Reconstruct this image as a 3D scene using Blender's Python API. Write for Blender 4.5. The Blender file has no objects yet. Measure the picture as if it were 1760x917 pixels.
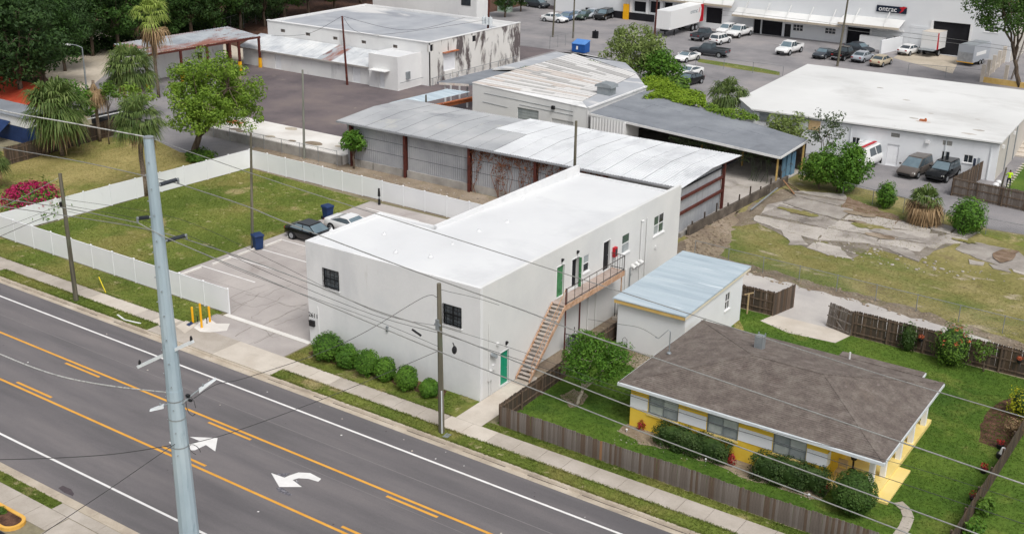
import bpy, math, random
from mathutils import Vector, Matrix
random.seed(11)
R = math.radians
SC = bpy.context.scene
COL = SC.collection

# ---------------------------------------------------------------- camera
CAM_H = 31.0
FPX = 1978.18            # focal length in pixels of a 1760 px wide picture
PITCH, ROLL, YAW = 0.366152, 0.013082, -0.598333
_cp, _sp = math.cos(PITCH), math.sin(PITCH)
FWD = Vector((math.sin(YAW) * _cp, math.cos(YAW) * _cp, -_sp))
_rt = Vector((math.cos(YAW), -math.sin(YAW), 0))
_up = _rt.cross(FWD)
RGT = math.cos(ROLL) * _rt + math.sin(ROLL) * _up
UPV = -math.sin(ROLL) * _rt + math.cos(ROLL) * _up
cam_data = bpy.data.cameras.new('camera')
cam_data.sensor_width = 36.0
cam_data.lens = 36.0 * FPX / 1760.0
cam_data.clip_start = 0.5
cam_data.clip_end = 6000
cam = bpy.data.objects.new('camera', cam_data)
cam.matrix_world = Matrix(((RGT.x, UPV.x, -FWD.x, 0), (RGT.y, UPV.y, -FWD.y, 0), (RGT.z, UPV.z, -FWD.z, CAM_H), (0, 0, 0, 1)))
COL.objects.link(cam)
SC.camera = cam

# ---------------------------------------------------------------- light: overcast, soft high sun from the right
SUN_ELEV, SUN_AZ = 56.0, 124.0          # azimuth clockwise from +Y
world = bpy.data.worlds.new('World')
SC.world = world
world.use_nodes = True
_nt = world.node_tree
_bg = _nt.nodes['Background']
_sky = _nt.nodes.new('ShaderNodeTexSky')
_sky.sky_type = 'NISHITA'
_sky.sun_disc = False
_sky.sun_elevation = R(SUN_ELEV)
_sky.sun_rotation = R(SUN_AZ)
_sky.air_density = 1.0
_sky.dust_density = 4.0
_sky.ozone_density = 0.6
_hsv = _nt.nodes.new('ShaderNodeHueSaturation')   # overcast: the blue of the sky is mostly gone
_hsv.inputs['Saturation'].default_value = 0.26
_nt.links.new(_sky.outputs[0], _hsv.inputs['Color'])
_nt.links.new(_hsv.outputs[0], _bg.inputs['Color'])
_bg.inputs['Strength'].default_value = 0.125
_sl = bpy.data.lights.new('sun', 'SUN')
_sl.energy = 1.5
_sl.angle = R(24)
_sl.color = (1.0, 0.98, 0.95)
sun = bpy.data.objects.new('sun', _sl)
_az, _el = R(SUN_AZ), R(SUN_ELEV)
_sd = Vector((math.sin(_az) * math.cos(_el), math.cos(_az) * math.cos(_el), math.sin(_el)))
sun.rotation_euler = (-_sd).to_track_quat('-Z', 'Y').to_euler()
sun.location = (0, 0, 80)
COL.objects.link(sun)
SC.view_settings.view_transform = 'Standard'
SC.view_settings.look = 'None'
SC.view_settings.gamma = 1.0
SC.view_settings.use_curve_mapping = False
SC.view_settings.exposure = 0.22

# ---------------------------------------------------------------- survey helpers: a sight line met with a plane of the place
def _ray(px, py):
    return FWD + (px - 880) / FPX * RGT - (py - 458.5) / FPX * UPV
def at(px, py, z=0.0):
    d = _ray(px, py)
    t = (z - CAM_H) / d.z
    return (d.x * t, d.y * t)
def at3(px, py, z=0.0):
    a = at(px, py, z)
    return Vector((a[0], a[1], z))
def onY(px, py, Y):
    d = _ray(px, py)
    t = Y / d.y
    return Vector((d.x * t, Y, CAM_H + d.z * t))
def onX(px, py, X):
    d = _ray(px, py)
    t = X / d.x
    return Vector((X, d.y * t, CAM_H + d.z * t))

# ---------------------------------------------------------------- scene helpers
WO = {}
def tag(o, label=None, cat=None, group=None, kind=None):
    if label: o['label'] = label
    if cat: o['category'] = cat
    if group: o['group'] = group
    if kind: o['kind'] = kind
    return o
def thing(name, loc=(0, 0, 0), label=None, cat=None, group=None, kind=None):
    o = bpy.data.objects.new(name, None)
    o.empty_display_size = 0.3
    COL.objects.link(o)
    o.location = loc
    WO[o] = Vector(loc)
    return tag(o, label, cat, group, kind)
def copy_tree(o, parent=None):
    c = o.copy()
    COL.objects.link(c)
    c.parent = parent
    for ch in o.children:
        copy_tree(ch, c)
    return c
def link_mesh(name, me, loc, parent=None, rot=None):
    """a new object that shares an existing mesh, placed at a world position"""
    o = bpy.data.objects.new(name, me)
    COL.objects.link(o)
    l = Vector(loc)
    WO[o] = l
    if parent is not None:
        o.parent = parent
        o.location = l - WO[parent]
    else:
        o.location = l
    if rot is not None:
        o.rotation_euler = rot
    return o

class MB:
    def __init__(s):
        s.v, s.f, s.mi = [], [], []
        s.cur = 0
    def face(s, pts):
        n = len(s.v)
        s.v.extend([tuple(p) for p in pts])
        s.f.append(tuple(range(n, n + len(pts))))
        s.mi.append(s.cur)
        return s
    def _faces(s, n, fs):
        for f in fs:
            s.f.append(tuple(n + i for i in f))
            s.mi.append(s.cur)
    def box(s, x0, x1, y0, y1, z0, z1):
        if x1 < x0: x0, x1 = x1, x0
        if y1 < y0: y0, y1 = y1, y0
        if z1 < z0: z0, z1 = z1, z0
        n = len(s.v)
        s.v.extend([(x0, y0, z0), (x1, y0, z0), (x1, y1, z0), (x0, y1, z0), (x0, y0, z1), (x1, y0, z1), (x1, y1, z1), (x0, y1, z1)])
        s._faces(n, ((0, 3, 2, 1), (4, 5, 6, 7), (0, 1, 5, 4), (1, 2, 6, 5), (2, 3, 7, 6), (3, 0, 4, 7)))
        return s
    def hexa(s, p):
        """eight corners: bottom four anticlockwise, top four"""
        n = len(s.v)
        s.v.extend([tuple(q) for q in p])
        s._faces(n, ((0, 3, 2, 1), (4, 5, 6, 7), (0, 1, 5, 4), (1, 2, 6, 5), (2, 3, 7, 6), (3, 0, 4, 7)))
        return s
    def beam(s, a, b, w, h, up=Vector((0, 0, 1))):
        a, b = Vector(a), Vector(b)
        d = (b - a).normalized()
        side = d.cross(up)
        if side.length < 1e-4: side = d.cross(Vector((0, 1, 0)))
        side.normalize()
        u = side.cross(d).normalized()
        sd, uu = side * w / 2, u * h / 2
        return s.hexa([a - sd - uu, a + sd - uu, b + sd - uu, b - sd - uu, a - sd + uu, a + sd + uu, b + sd + uu, b - sd + uu])
    def prism(s, poly, z0, z1, cap=True):
        a = 0
        for i in range(len(poly)):
            p, q = poly[i], poly[(i + 1) % len(poly)]
            a += p[0] * q[1] - q[0] * p[1]
        if a < 0: poly = poly[::-1]
        n, k = len(s.v), len(poly)
        s.v.extend([(p[0], p[1], z0) for p in poly])
        s.v.extend([(p[0], p[1], z1) for p in poly])
        fs = [(i, (i + 1) % k, k + (i + 1) % k, k + i) for i in range(k)]
        if cap:
            fs += [tuple(range(k, 2 * k)), tuple(range(k - 1, -1, -1))]
        s._faces(n, fs)
        return s
    def sheet(s, poly, z):
        a = 0
        for i in range(len(poly)):
            p, q = poly[i], poly[(i + 1) % len(poly)]
            a += p[0] * q[1] - q[0] * p[1]
        if a < 0: poly = poly[::-1]
        return s.face([(p[0], p[1], z) for p in poly])
    def cyl(s, a, b, r0, r1=None, n=10, cap=True):
        if r1 is None: r1 = r0
        a, b = Vector(a), Vector(b)
        d = (b - a).normalized()
        x = d.orthogonal().normalized()
        y = d.cross(x)
        k = len(s.v)
        for c, r in ((a, r0), (b, r1)):
            for i in range(n):
                t = 2 * math.pi * i / n
                s.v.append(tuple(c + x * r * math.cos(t) + y * r * math.sin(t)))
        fs = [(i, (i + 1) % n, n + (i + 1) % n, n + i) for i in range(n)]
        if cap:
            fs += [tuple(range(n, 2 * n)), tuple(range(n - 1, -1, -1))]
        s._faces(k, fs)
        return s
    def tube(s, pts, r, n=6, taper=None):
        pts = [Vector(p) for p in pts]
        k = len(s.v)
        ref = None
        for i, p in enumerate(pts):
            d = (pts[min(i + 1, len(pts) - 1)] - pts[max(i - 1, 0)]).normalized()
            x = d.orthogonal().normalized() if ref is None else (ref - d * ref.dot(d)).normalized()
            ref = x
            y = d.cross(x)
            rr = r if taper is None else r * (1 + (taper - 1) * i / (len(pts) - 1))
            for j in range(n):
                t = 2 * math.pi * j / n
                s.v.append(tuple(p + x * rr * math.cos(t) + y * rr * math.sin(t)))
        fs = []
        for i in range(len(pts) - 1):
            for j in range(n):
                fs.append((i * n + j, i * n + (j + 1) % n, (i + 1) * n + (j + 1) % n, (i + 1) * n + j))
        fs.append(tuple(range(n - 1, -1, -1)))
        fs.append(tuple((len(pts) - 1) * n + j for j in range(n)))
        s._faces(k, fs)
        return s
    def ball(s, c, rx, ry, rz, nu=10, nv=6, jit=0.0, rnd=random):
        k = len(s.v)
        c = Vector(c)
        s.v.append((c.x, c.y, c.z - rz))
        for i in range(1, nv):
            ph = -math.pi / 2 + math.pi * i / nv
            for j in range(nu):
                t = 2 * math.pi * j / nu
                q = 1 + rnd.uniform(-jit, jit)
                s.v.append((c.x + rx * q * math.cos(ph) * math.cos(t), c.y + ry * q * math.cos(ph) * math.sin(t), c.z + rz * q * math.sin(ph)))
        s.v.append((c.x, c.y, c.z + rz))
        top = 1 + (nv - 1) * nu
        fs = [(0, 1 + (j + 1) % nu, 1 + j) for j in range(nu)]
        for i in range(nv - 2):
            for j in range(nu):
                a, b = 1 + i * nu + j, 1 + i * nu + (j + 1) % nu
                fs.append((a, b, b + nu, a + nu))
        b0 = 1 + (nv - 2) * nu
        fs += [(b0 + j, b0 + (j + 1) % nu, top) for j in range(nu)]
        s._faces(k, fs)
        return s
    def mesh(s, name, mats, origin=(0, 0, 0), smooth=False):
        o = Vector(origin)
        me = bpy.data.meshes.new(name)
        me.from_pydata([(v[0] - o.x, v[1] - o.y, v[2] - o.z) for v in s.v], [], s.f)
        if not isinstance(mats, (list, tuple)): mats = [mats]
        for m in mats: me.materials.append(m)
        if len(mats) > 1: me.polygons.foreach_set('material_index', s.mi)
        if smooth: me.polygons.foreach_set('use_smooth', [True] * len(me.polygons))
        me.update()
        return me
    def build(s, name, mats, parent=None, smooth=False, origin=None):
        if origin is None:
            xs = [v[0] for v in s.v]; ys = [v[1] for v in s.v]; zs = [v[2] for v in s.v]
            origin = ((min(xs) + max(xs)) / 2, (min(ys) + max(ys)) / 2, min(zs))
        me = s.mesh(name, mats, origin, smooth)
        return link_mesh(name, me, origin, parent)

class Face:
    """a vertical plane to build on: u runs along it, d is how far in front of it, z is height"""
    def __init__(s, a, b, normal):
        s.a = Vector((a[0], a[1], 0))
        s.t = (Vector((b[0], b[1], 0)) - s.a)
        s.len = s.t.length
        s.t.normalize()
        s.n = Vector((normal[0], normal[1], 0)).normalized()
    def p(s, u, d, z):
        q = s.a + s.t * u + s.n * d
        return Vector((q.x, q.y, z))
    def box(s, m, u0, u1, d0, d1, z0, z1):
        pts = [s.p(u0, d1, z0), s.p(u1, d1, z0), s.p(u1, d0, z0), s.p(u0, d0, z0)]
        if (s.t.x * s.n.y - s.t.y * s.n.x) > 0: pts = pts[::-1]
        m.hexa(pts + [Vector((q.x, q.y, z1)) for q in pts])
        return m
    def wall(s, m, z0, z1, openings, t=0.25, u0=0.0, u1=None):
        """a wall of thickness t behind the plane, pierced by openings (u0,u1,z0,z1)"""
        if u1 is None: u1 = s.len
        us = sorted(set([u0, u1] + [o[0] for o in openings] + [o[1] for o in openings]))
        zs = sorted(set([z0, z1] + [o[2] for o in openings] + [o[3] for o in openings]))
        def hole(u, z):
            return any(o[0] < u < o[1] and o[2] < z < o[3] for o in openings)
        flip = (s.t.x * s.n.y - s.t.y * s.n.x) > 0
        def q(*pts):
            m.face(pts[::-1] if flip else pts)
        for i in range(len(us) - 1):
            for j in range(len(zs) - 1):
                a, b, c, d = us[i], us[i + 1], zs[j], zs[j + 1]
                if hole((a + b) / 2, (c + d) / 2): continue
                q(s.p(a, 0, c), s.p(b, 0, c), s.p(b, 0, d), s.p(a, 0, d))
                q(s.p(b, -t, c), s.p(a, -t, c), s.p(a, -t, d), s.p(b, -t, d))
        for (a, b, c, d) in openings:
            q(s.p(a, 0, c), s.p(a, 0, d), s.p(a, -t, d), s.p(a, -t, c))
            q(s.p(b, 0, d), s.p(b, 0, c), s.p(b, -t, c), s.p(b, -t, d))
            q(s.p(a, 0, d), s.p(b, 0, d), s.p(b, -t, d), s.p(a, -t, d))
            q(s.p(b, 0, c), s.p(a, 0, c), s.p(a, -t, c), s.p(b, -t, c))
        q(s.p(u0, 0, z1), s.p(u1, 0, z1), s.p(u1, -t, z1), s.p(u0, -t, z1))
        q(s.p(u0, 0, z0), s.p(u0, 0, z1), s.p(u0, -t, z1), s.p(u0, -t, z0))
        q(s.p(u1, 0, z1), s.p(u1, 0, z0), s.p(u1, -t, z0), s.p(u1, -t, z1))
        return m
    def window(s, parent, u0, u1, z0, z1, nx=1, nz=2, fmat=None, gmat=None, fw=0.06, depth=0.10, sill=True, bars=None, barmat=None, sillmat=None, label=None):
        m = MB()
        for a, b, c, d in ((u0, u0 + fw, z0, z1), (u1 - fw, u1, z0, z1), (u0 + fw, u1 - fw, z0, z0 + fw), (u0 + fw, u1 - fw, z1 - fw, z1)):
            s.box(m, a, b, -depth, -0.02, c, d)
        w, h = (u1 - u0 - 2 * fw), (z1 - z0 - 2 * fw)
        for i in range(1, nx):
            c = u0 + fw + w * i / nx
            s.box(m, c - fw * .35, c + fw * .35, -depth, -0.025, z0 + fw, z1 - fw)
        for j in range(1, nz):
            c = z0 + fw + h * j / nz
            for i in range(nx):
                a = u0 + fw + w * i / nx + (fw * .35 if i else 0)
                b = u0 + fw + w * (i + 1) / nx - (fw * .35 if i < nx - 1 else 0)
                s.box(m, a, b, -depth, -0.03, c - fw * .35, c + fw * .35)
        o = m.build('window', fmat, parent)
        if label: o['label'] = label
        for i in range(nx):
            for j in range(nz):
                m = MB()
                a, b = u0 + fw + w * i / nx + .01, u0 + fw + w * (i + 1) / nx - .01
                c, d = z0 + fw + h * j / nz + .01, z0 + fw + h * (j + 1) / nz - .01
                s.box(m, a, b, -depth - .012 - .02 * (j % 2 == 0), -depth + .012 - .02 * (j % 2 == 0), c, d)
                m.build('pane', gmat[(i + j) % len(gmat)] if isinstance(gmat, (list, tuple)) else gmat, o)
        if sill:
            m = MB()
            s.box(m, u0 - .06, u1 + .06, -.05, .07, z0 - .09, z0 - .003)
            m.build('sill', sillmat or fmat, o)
        if bars:
            bx, bz = bars
            m = MB()
            for i in range(bx + 1):
                c = u0 + (u1 - u0) * i / bx
                s.box(m, c - .012, c + .012, .035, .06, z0, z1)
            for j in range(bz + 1):
                c = z0 + (z1 - z0) * j / bz
                s.box(m, u0, u1, .032, .063, c - .014, c + .014)
            m.build('bars', barmat, o)
        return o

def jitter_poly(pts, step=0.8, amp=0.25, rnd=random):
    out = []
    for i in range(len(pts)):
        a, b = Vector(pts[i][:2]), Vector(pts[(i + 1) % len(pts)][:2])
        n = max(1, int((b - a).length / step))
        for k in range(n):
            p = a.lerp(b, k / n)
            out.append((p.x + rnd.uniform(-amp, amp), p.y + rnd.uniform(-amp, amp)))
    return out

# ---------------------------------------------------------------- materials
def lin(c):
    if isinstance(c, str):
        c = c.lstrip('#')
        c = [int(c[i:i + 2], 16) / 255 for i in (0, 2, 4)]
    return tuple((x / 12.92 if x <= .04045 else ((x + .055) / 1.055) ** 2.4) for x in c) + (1.0,)
MATS = {}
def mat(name, cols, scale=1.0, detail=6.0, rough=.85, bump=0.0, bscale=None, spec=.25, metal=0.0, coord='pos',
        lo=.35, hi=.65, stretch=None, fine=0.0, fscale=30.0, stains=(), trans=0.0, island=None, coat=0.0, alpha=None, dist=0.0):
    """procedural material: cols spread over a fractal noise, fine grain, optional stains (colour, scale, threshold, softness, stretch)"""
    m = bpy.data.materials.new(name)
    m.use_nodes = True
    nt = m.node_tree
    N, L = nt.nodes, nt.links
    bs = N['Principled BSDF']
    bs.inputs['Roughness'].default_value = rough
    bs.inputs['Specular IOR Level'].default_value = spec
    bs.inputs['Metallic'].default_value = metal
    if coat: bs.inputs['Coat Weight'].default_value = coat
    if coord == 'pos':
        src = N.new('ShaderNodeNewGeometry').outputs['Position']
    else:
        src = N.new('ShaderNodeTexCoord').outputs['Object']
    def noise(sc, det=6.0, st=None, di=0.0, off=0.0):
        v = src
        if st is not None or off:
            mp = N.new('ShaderNodeMapping')
            mp.inputs['Scale'].default_value = st or (1, 1, 1)
            mp.inputs['Location'].default_value = (off, off * 1.7, off * .6)
            L.new(v, mp.inputs['Vector'])
            v = mp.outputs[0]
        n = N.new('ShaderNodeTexNoise')
        n.inputs['Scale'].default_value = sc
        n.inputs['Detail'].default_value = det
        n.inputs['Roughness'].default_value = .6
        n.inputs['Distortion'].default_value = di
        L.new(v, n.inputs['Vector'])
        return n.outputs['Fac']
    def mix(kind, fac, a, b):
        x = N.new('ShaderNodeMix')
        x.data_type = 'RGBA'
        x.blend_type = kind
        for inp, val in ((x.inputs[0], fac), (x.inputs[6], a), (x.inputs[7], b)):
            if hasattr(val, 'is_linked') or hasattr(val, 'links'): L.new(val, inp)
            else: inp.default_value = val
        return x.outputs[2]
    cols = [lin(c) for c in cols]
    if len(cols) == 1:
        col = N.new('ShaderNodeRGB').outputs[0]
        col.default_value = cols[0]
    else:
        rp = N.new('ShaderNodeValToRGB')
        el = rp.color_ramp.elements
        while len(el) < len(cols): el.new(.5)
        for i, c in enumerate(cols):
            el[i].position = lo + (hi - lo) * i / (len(cols) - 1)
        for i, c in enumerate(cols): el[i].color = c
        L.new(noise(scale, detail, stretch, dist), rp.inputs[0])
        col = rp.outputs[0]
    if island:
        g = N.new('ShaderNodeNewGeometry')
        rp = N.new('ShaderNodeValToRGB')
        el = rp.color_ramp.elements
        ic = [lin(c) for c in island]
        while len(el) < len(ic): el.new(.5)
        for i in range(len(ic)):
            el[i].position = i / max(1, len(ic) - 1)
        for i in range(len(ic)): el[i].color = ic[i]
        L.new(g.outputs['Random Per Island'], rp.inputs[0])
        col = mix('MIX', .55, col, rp.outputs[0])
    for k, stn in enumerate(stains):
        sc_, th, so, stc = stn[1], stn[2], stn[3], (stn[4] if len(stn) > 4 else None)
        mr = N.new('ShaderNodeMapRange')
        mr.inputs[1].default_value = th
        mr.inputs[2].default_value = th + so
        mr.inputs[4].default_value = stn[5] if len(stn) > 5 else 1.0
        L.new(noise(sc_, 7, stc, 0.3, 13.7 * (k + 1)), mr.inputs[0])
        col = mix('MIX', mr.outputs[0], col, lin(stn[0]))
    if fine:
        mr = N.new('ShaderNodeMapRange')
        mr.inputs[1].default_value = .3
        mr.inputs[2].default_value = .7
        mr.inputs[3].default_value = 1 - fine
        mr.inputs[4].default_value = 1 + fine
        L.new(noise(fscale, 4), mr.inputs[0])
        cm = N.new('ShaderNodeCombineColor')
        for i in range(3): L.new(mr.outputs[0], cm.inputs[i])
        col = mix('MULTIPLY', 1.0, col, cm.outputs[0])
    L.new(col, bs.inputs['Base Color'])
    if bump:
        b = N.new('ShaderNodeBump')
        b.inputs['Strength'].default_value = min(1, bump)
        b.inputs['Distance'].default_value = .05 * max(1, bump)
        L.new(noise(bscale or scale * 6, 5), b.inputs['Height'])
        L.new(b.outputs[0], bs.inputs['Normal'])
    if alpha is not None: bs.inputs['Alpha'].default_value = alpha
    if trans:
        tr = N.new('ShaderNodeBsdfTranslucent')
        L.new(col, tr.inputs[0])
        ms = N.new('ShaderNodeMixShader')
        ms.inputs[0].default_value = trans
        L.new(bs.outputs[0], ms.inputs[1])
        L.new(tr.outputs[0], ms.inputs[2])
        L.new(ms.outputs[0], N['Material Output'].inputs[0])
    MATS[name] = m
    return m
# palette ------------------------------------------------------------------------------------------------
M_asphalt = mat('road_asphalt', ['#656263', '#6f6b6c', '#787373'], .35, 8, .9, .25, 60, fine=.10, fscale=22, stretch=(.25, 1.6, 1),
                stains=(('#535154', .10, .52, .14, (.06, 1.5, 1), .55), ('#85807c', 3.5, .68, .08, None, .4), ('#565356', 1.3, .70, .06, None, .5)))
M_asphalt_dark = mat('lot_asphalt', ['#5c5558', '#6d6465', '#7b706d'], .12, 9, .92, .3, 40, fine=.10, fscale=9,
                     stains=(('#8d8379', .3, .62, .12, None, .6), ('#4c4648', .5, .64, .1, None, .6), ('#a79c8e', 1.4, .70, .05, None, .5)))
M_asphalt_grey = mat('yard_asphalt', ['#7b797b', '#8b8889', '#979291'], .15, 9, .92, .3, 40, fine=.08, fscale=9,
                     stains=(('#6a6769', .35, .60, .14, None, .7), ('#a39d97', .9, .68, .08, None, .6)))
M_alley = mat('alley_paving', ['#aaa5a2', '#b6b1ac', '#beb9b3'], .25, 8, .92, .2, 30, fine=.06, fscale=12,
              stains=(('#8a8480', .5, .64, .1, (.4, 1, 1), .5), ('#c3bcb2', .6, .66, .1, None, .6)))
M_walk = mat('sidewalk_concrete', ['#a39a8f', '#aea59a', '#b8afa5'], .5, 7, .9, .15, 30, fine=.06, fscale=14,
             stains=(('#8d857d', .45, .60, .16, None, .6), ('#79736c', 2.6, .70, .06, None, .5)))
M_walk_new = mat('new_concrete', ['#bdb3a6', '#c4bbaf', '#ccc3b7'], .6, 6, .9, .1, 30, fine=.04, fscale=14, stains=(('#a79d91', .8, .64, .12, None, .5),))
M_kerb = mat('kerb_concrete', ['#a79b8c', '#b5a998', '#c0b5a6'], .8, 7, .9, .15, 30, fine=.08, fscale=14,
             stains=(('#8b8177', 1.2, .58, .14, (.3, 1, 1), .7),))
M_park = mat('parking_concrete', ['#a19a96', '#aca5a1', '#b6afaa'], .22, 8, .9, .15, 30, fine=.05, fscale=12,
             stains=(('#8d847f', .3, .60, .14, None, .7), ('#847d7a', 1.1, .69, .08, None, .5), ('#b9afa6', .5, .66, .1, None, .6)))
M_joint = mat('joint_dirt_and_shade', ['#625b54', '#7a7168'], 2, 5, .95)
M_crack = mat('crack_fill', ['#858079', '#938d87'], 3, 4, .95)
M_white_paint = mat('white_paint', ['#d9d7d4', '#e6e4e2'], 1.5, 6, .8, stains=(('#b5b0ac', 5, .66, .08, None, .5),))
M_yellow_paint = mat('yellow_paint', ['#d3983c', '#dca348'], 1.5, 6, .8, stains=(('#b58a4a', 6, .68, .08, None, .5),))
M_seam = mat('road_seam', ['#7c7878', '#868281'], 3, 4, .95)
M_patch = mat('road_patch', ['#4b4448', '#544c4f'], 3, 4, .95)
M_arrow_old = mat('worn_arrow', ['#6c6a6f', '#55535a', '#8c8b90'], 6, 4, .9)
LW = dict(scale=.16, detail=9, rough=.95, bump=.5, bscale=30, fine=.25, fscale=4)
def lawn_pair(n, cols, st, isl, sc=.16):
    return (mat(n + '_soil', cols, stains=st, **dict(LW, scale=sc)), mat(n + '_blades', cols, stains=st, trans=.15, scale=sc, rough=.85, fine=.3, fscale=3))
M_lawn, M_grass = lawn_pair('lawn', ['#536324', '#63702e', '#777d3c'], (('#857c48', .16, .50, .14, None, .7), ('#a3946c', .34, .585, .08, None, .75), ('#b8ab88', 1.3, .62, .06, None, .65), ('#4c6122', .16, .56, .12, None, .75), ('#5a5030', 1.2, .66, .08, None, .5)), None)
M_lawn_rich, M_grass_rich = lawn_pair('house_lawn', ['#3f5a1c', '#4c6621', '#5d722b'], (('#6d7836', .3, .54, .12, None, .7), ('#847c4e', .7, .67, .07, None, .6), ('#34511a', .25, .56, .12, None, .7)), None, .2)
M_lawn_dry, M_grass_dry = lawn_pair('dry_field', ['#7a7440', '#8d8350', '#a0935f'], (('#66702f', .2, .52, .14, None, .75), ('#b09c70', .5, .60, .1, None, .7), ('#6d5f40', .9, .65, .1, None, .6)), None, .18)
M_lot_grass, M_lot_blades = lawn_pair('lot', ['#74713f', '#837c4c', '#948a5e'], (('#5f6c32', .2, .50, .14, (.6, 1, 1), .85), ('#a89c86', .6, .60, .07, (.5, 1, 1), .85), ('#75664e', .4, .60, .1, (.6, 1, 1), .7), ('#bdb2a0', 1.5, .68, .05, None, .7)), None, .25)
M_dirt = mat('bare_dirt', ['#7d6f62', '#90826f', '#a09282'], .3, 9, .95, .8, 18, fine=.2, fscale=7,
             stains=(('#62503f', .45, .58, .12, None, .7), ('#bdb2a2', 1.4, .66, .06, None, .7), ('#6c6d40', .3, .66, .08, None, .6)))
M_rubble_dirt = mat('rubble_dirt', ['#6d6154', '#7e7263', '#8f8474'], .5, 9, .95, .9, 12, fine=.25, fscale=6, stains=(('#5d5f34', .5, .56, .12, None, .7), ('#b3a99b', 1.6, .64, .06, None, .7)))
M_mulch = mat('mulch', ['#3c2a22', '#553c30', '#6d5040'], 2.5, 8, .95, .9, 14, fine=.2)
M_mulch_dry = mat('dry_leaf_litter', ['#6b5848', '#7f6b59', '#928070'], 1.5, 8, .95, .9, 14, fine=.25, stains=(('#75703f', .8, .6, .1, None, .6),))
M_sand = mat('sand_yard', ['#a89d8b', '#b8ad9c', '#c8bdad'], .09, 9, .95, .4, 10, fine=.1, fscale=3,
             stains=(('#8d826f', .08, .56, .16, None, .7), ('#8f7d5b', .2, .66, .1, None, .7)))
M_white_slab = mat('white_slab', ['#cfcac3', '#dbd7d1', '#e3e0db'], .4, 8, .9, .3, 12,
                   stains=(('#b18f6c', .3, .68, .06, None, .8), ('#7b7268', .9, .69, .06, None, .7)))
M_broken = mat('broken_concrete', ['#a39c95', '#b1aaa2', '#bbb4ad'], .4, 9, .92, .4, 20, fine=.1, fscale=9,
               stains=(('#827b75', .3, .52, .12, None, .75), ('#86806a', .8, .6, .1, None, .6), ('#6b6b49', .7, .66, .08, None, .5), ('#c4baae', .8, .66, .08, None, .7)))
M_broken2 = mat('broken_concrete_grey', ['#88817a', '#98918a', '#a6a098'], .5, 9, .92, .4, 20, fine=.1, fscale=9, stains=(('#655e58', .4, .57, .12, None, .75), ('#b3a99d', .7, .64, .08, None, .7)))
M_ground = mat('open_ground', ['#6f6a50', '#7f7860', '#8e8672'], .06, 9, .95, .4, 10, fine=.15, fscale=4)

M_bwhite = mat('white_stucco', ['#d8d9da', '#dedede', '#e2e2e2'], .25, 7, .85, .12, 25, fine=.015, fscale=6,
               stains=(('#cbccce', .22, .54, .14, (1, 1, .5), .7), ('#c9c6c0', 1.2, .64, .08, (1, 1, .2), .5)))
M_bside = mat('white_painted_block', ['#d0d0cf', '#d6d6d4', '#dbdad8'], .25, 7, .85, .12, 25, fine=.015, fscale=6,
              stains=(('#c2c0bc', .25, .60, .14, (1, 1, .4), .6),))
M_roofwhite = mat('white_roof_coating', ['#d1d2d3', '#d7d8d9', '#dcdddd'], .12, 7, .7, .1, 8, stains=(('#c3c4c6', .16, .54, .16, None, .7), ('#c4c1bc', 1.1, .70, .06, None, .5), ('#b9b6b1', .35, .70, .05, None, .5)))
M_vinyl = mat('white_vinyl', ['#e2e3e5', '#e8e9ea'], .3, 4, .45, spec=.4, stains=(('#c9cbcd', .7, .62, .1, (1, 1, .3), .5),))
M_white_frame = mat('white_frame', ['#dedede', '#e6e6e6'], 2, 3, .5)
M_glass = mat('dark_glass', ['#20262b', '#2e363c'], 1.2, 3, .08, spec=.6)
M_glass_front = mat('dusty_glass', ['#4a5055', '#62696d', '#3b4146'], 2.5, 4, .15, spec=.5)
M_glass_green = mat('green_tint_glass', ['#3d4f48', '#52635b'], 1.2, 3, .08, spec=.6)
M_glass_pale = mat('curtained_glass', ['#8f9698', '#a8aeae'], 1.6, 3, .15, spec=.5)
M_glass_blind = mat('blind_glass', ['#aeb5b1', '#c3c8c3'], 2, 3, .15, spec=.5)
M_black = mat('black_metal', ['#1b1b1d', '#2a2a2c'], 3, 4, .5)
M_rail = mat('railing_iron', ['#3a3634', '#57504b'], 4, 4, .6, stains=(('#8b5a3a', 8, .66, .08),))
M_rustwood = mat('peeling_orange_wood', ['#a98468', '#bd987c', '#c9ac95'], 3, 7, .85, .2, 20, stains=(('#a9a19a', 4, .60, .1), ('#6d4631', 3, .64, .08)))
M_tread = mat('grey_tread', ['#a79d95', '#b7aea6', '#8b7f77'], 3, 6, .9, stains=(('#7a5d49', 5, .62, .1),))
M_deck = mat('balcony_deck', ['#a3938a', '#b1a299'], 2, 6, .9, stains=(('#8a7468', 2, .6, .1),))
M_green_door = mat('green_door', ['#0e8a68', '#129472'], 1, 3, .45, spec=.4)
M_green_door2 = mat('leaf_green_door', ['#43794f', '#4c8659', '#376a44'], 1.5, 5, .5, stains=(('#2f6d40', 2, .64, .08),))
M_red = mat('red_enamel', ['#b01a26', '#bd2430'], 2, 3, .45)
M_grey_metal = mat('grey_metal', ['#8e9498', '#9da3a6'], 2, 4, .45, metal=.4)
M_pole_steel = mat('galvanised_pole', ['#9aadb8', '#a8b9c3', '#b5c4cc'], .9, 7, .55, spec=.35, metal=.15, stretch=(1, 1, .25), stains=(('#7a919e', 2, .62, .1, (1, 1, .3), .6),))
M_wood_pole = mat('pole_timber', ['#4d4a40', '#646052', '#777164'], 4, 7, .9, .4, 20, stretch=(1, 1, .06), stains=(('#5f6a58', 1, .56, .14, None, .6),))
M_insul = mat('insulator_polymer', ['#34383f', '#3f444b'], 3, 3, .5)
M_wire = mat('wire_aluminium', ['#8d8d8b', '#9b9b98'], 3, 2, .5, metal=.3)
M_wire_dark = mat('wire_dark', ['#3a3a3b', '#464646'], 3, 2, .6)
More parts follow.
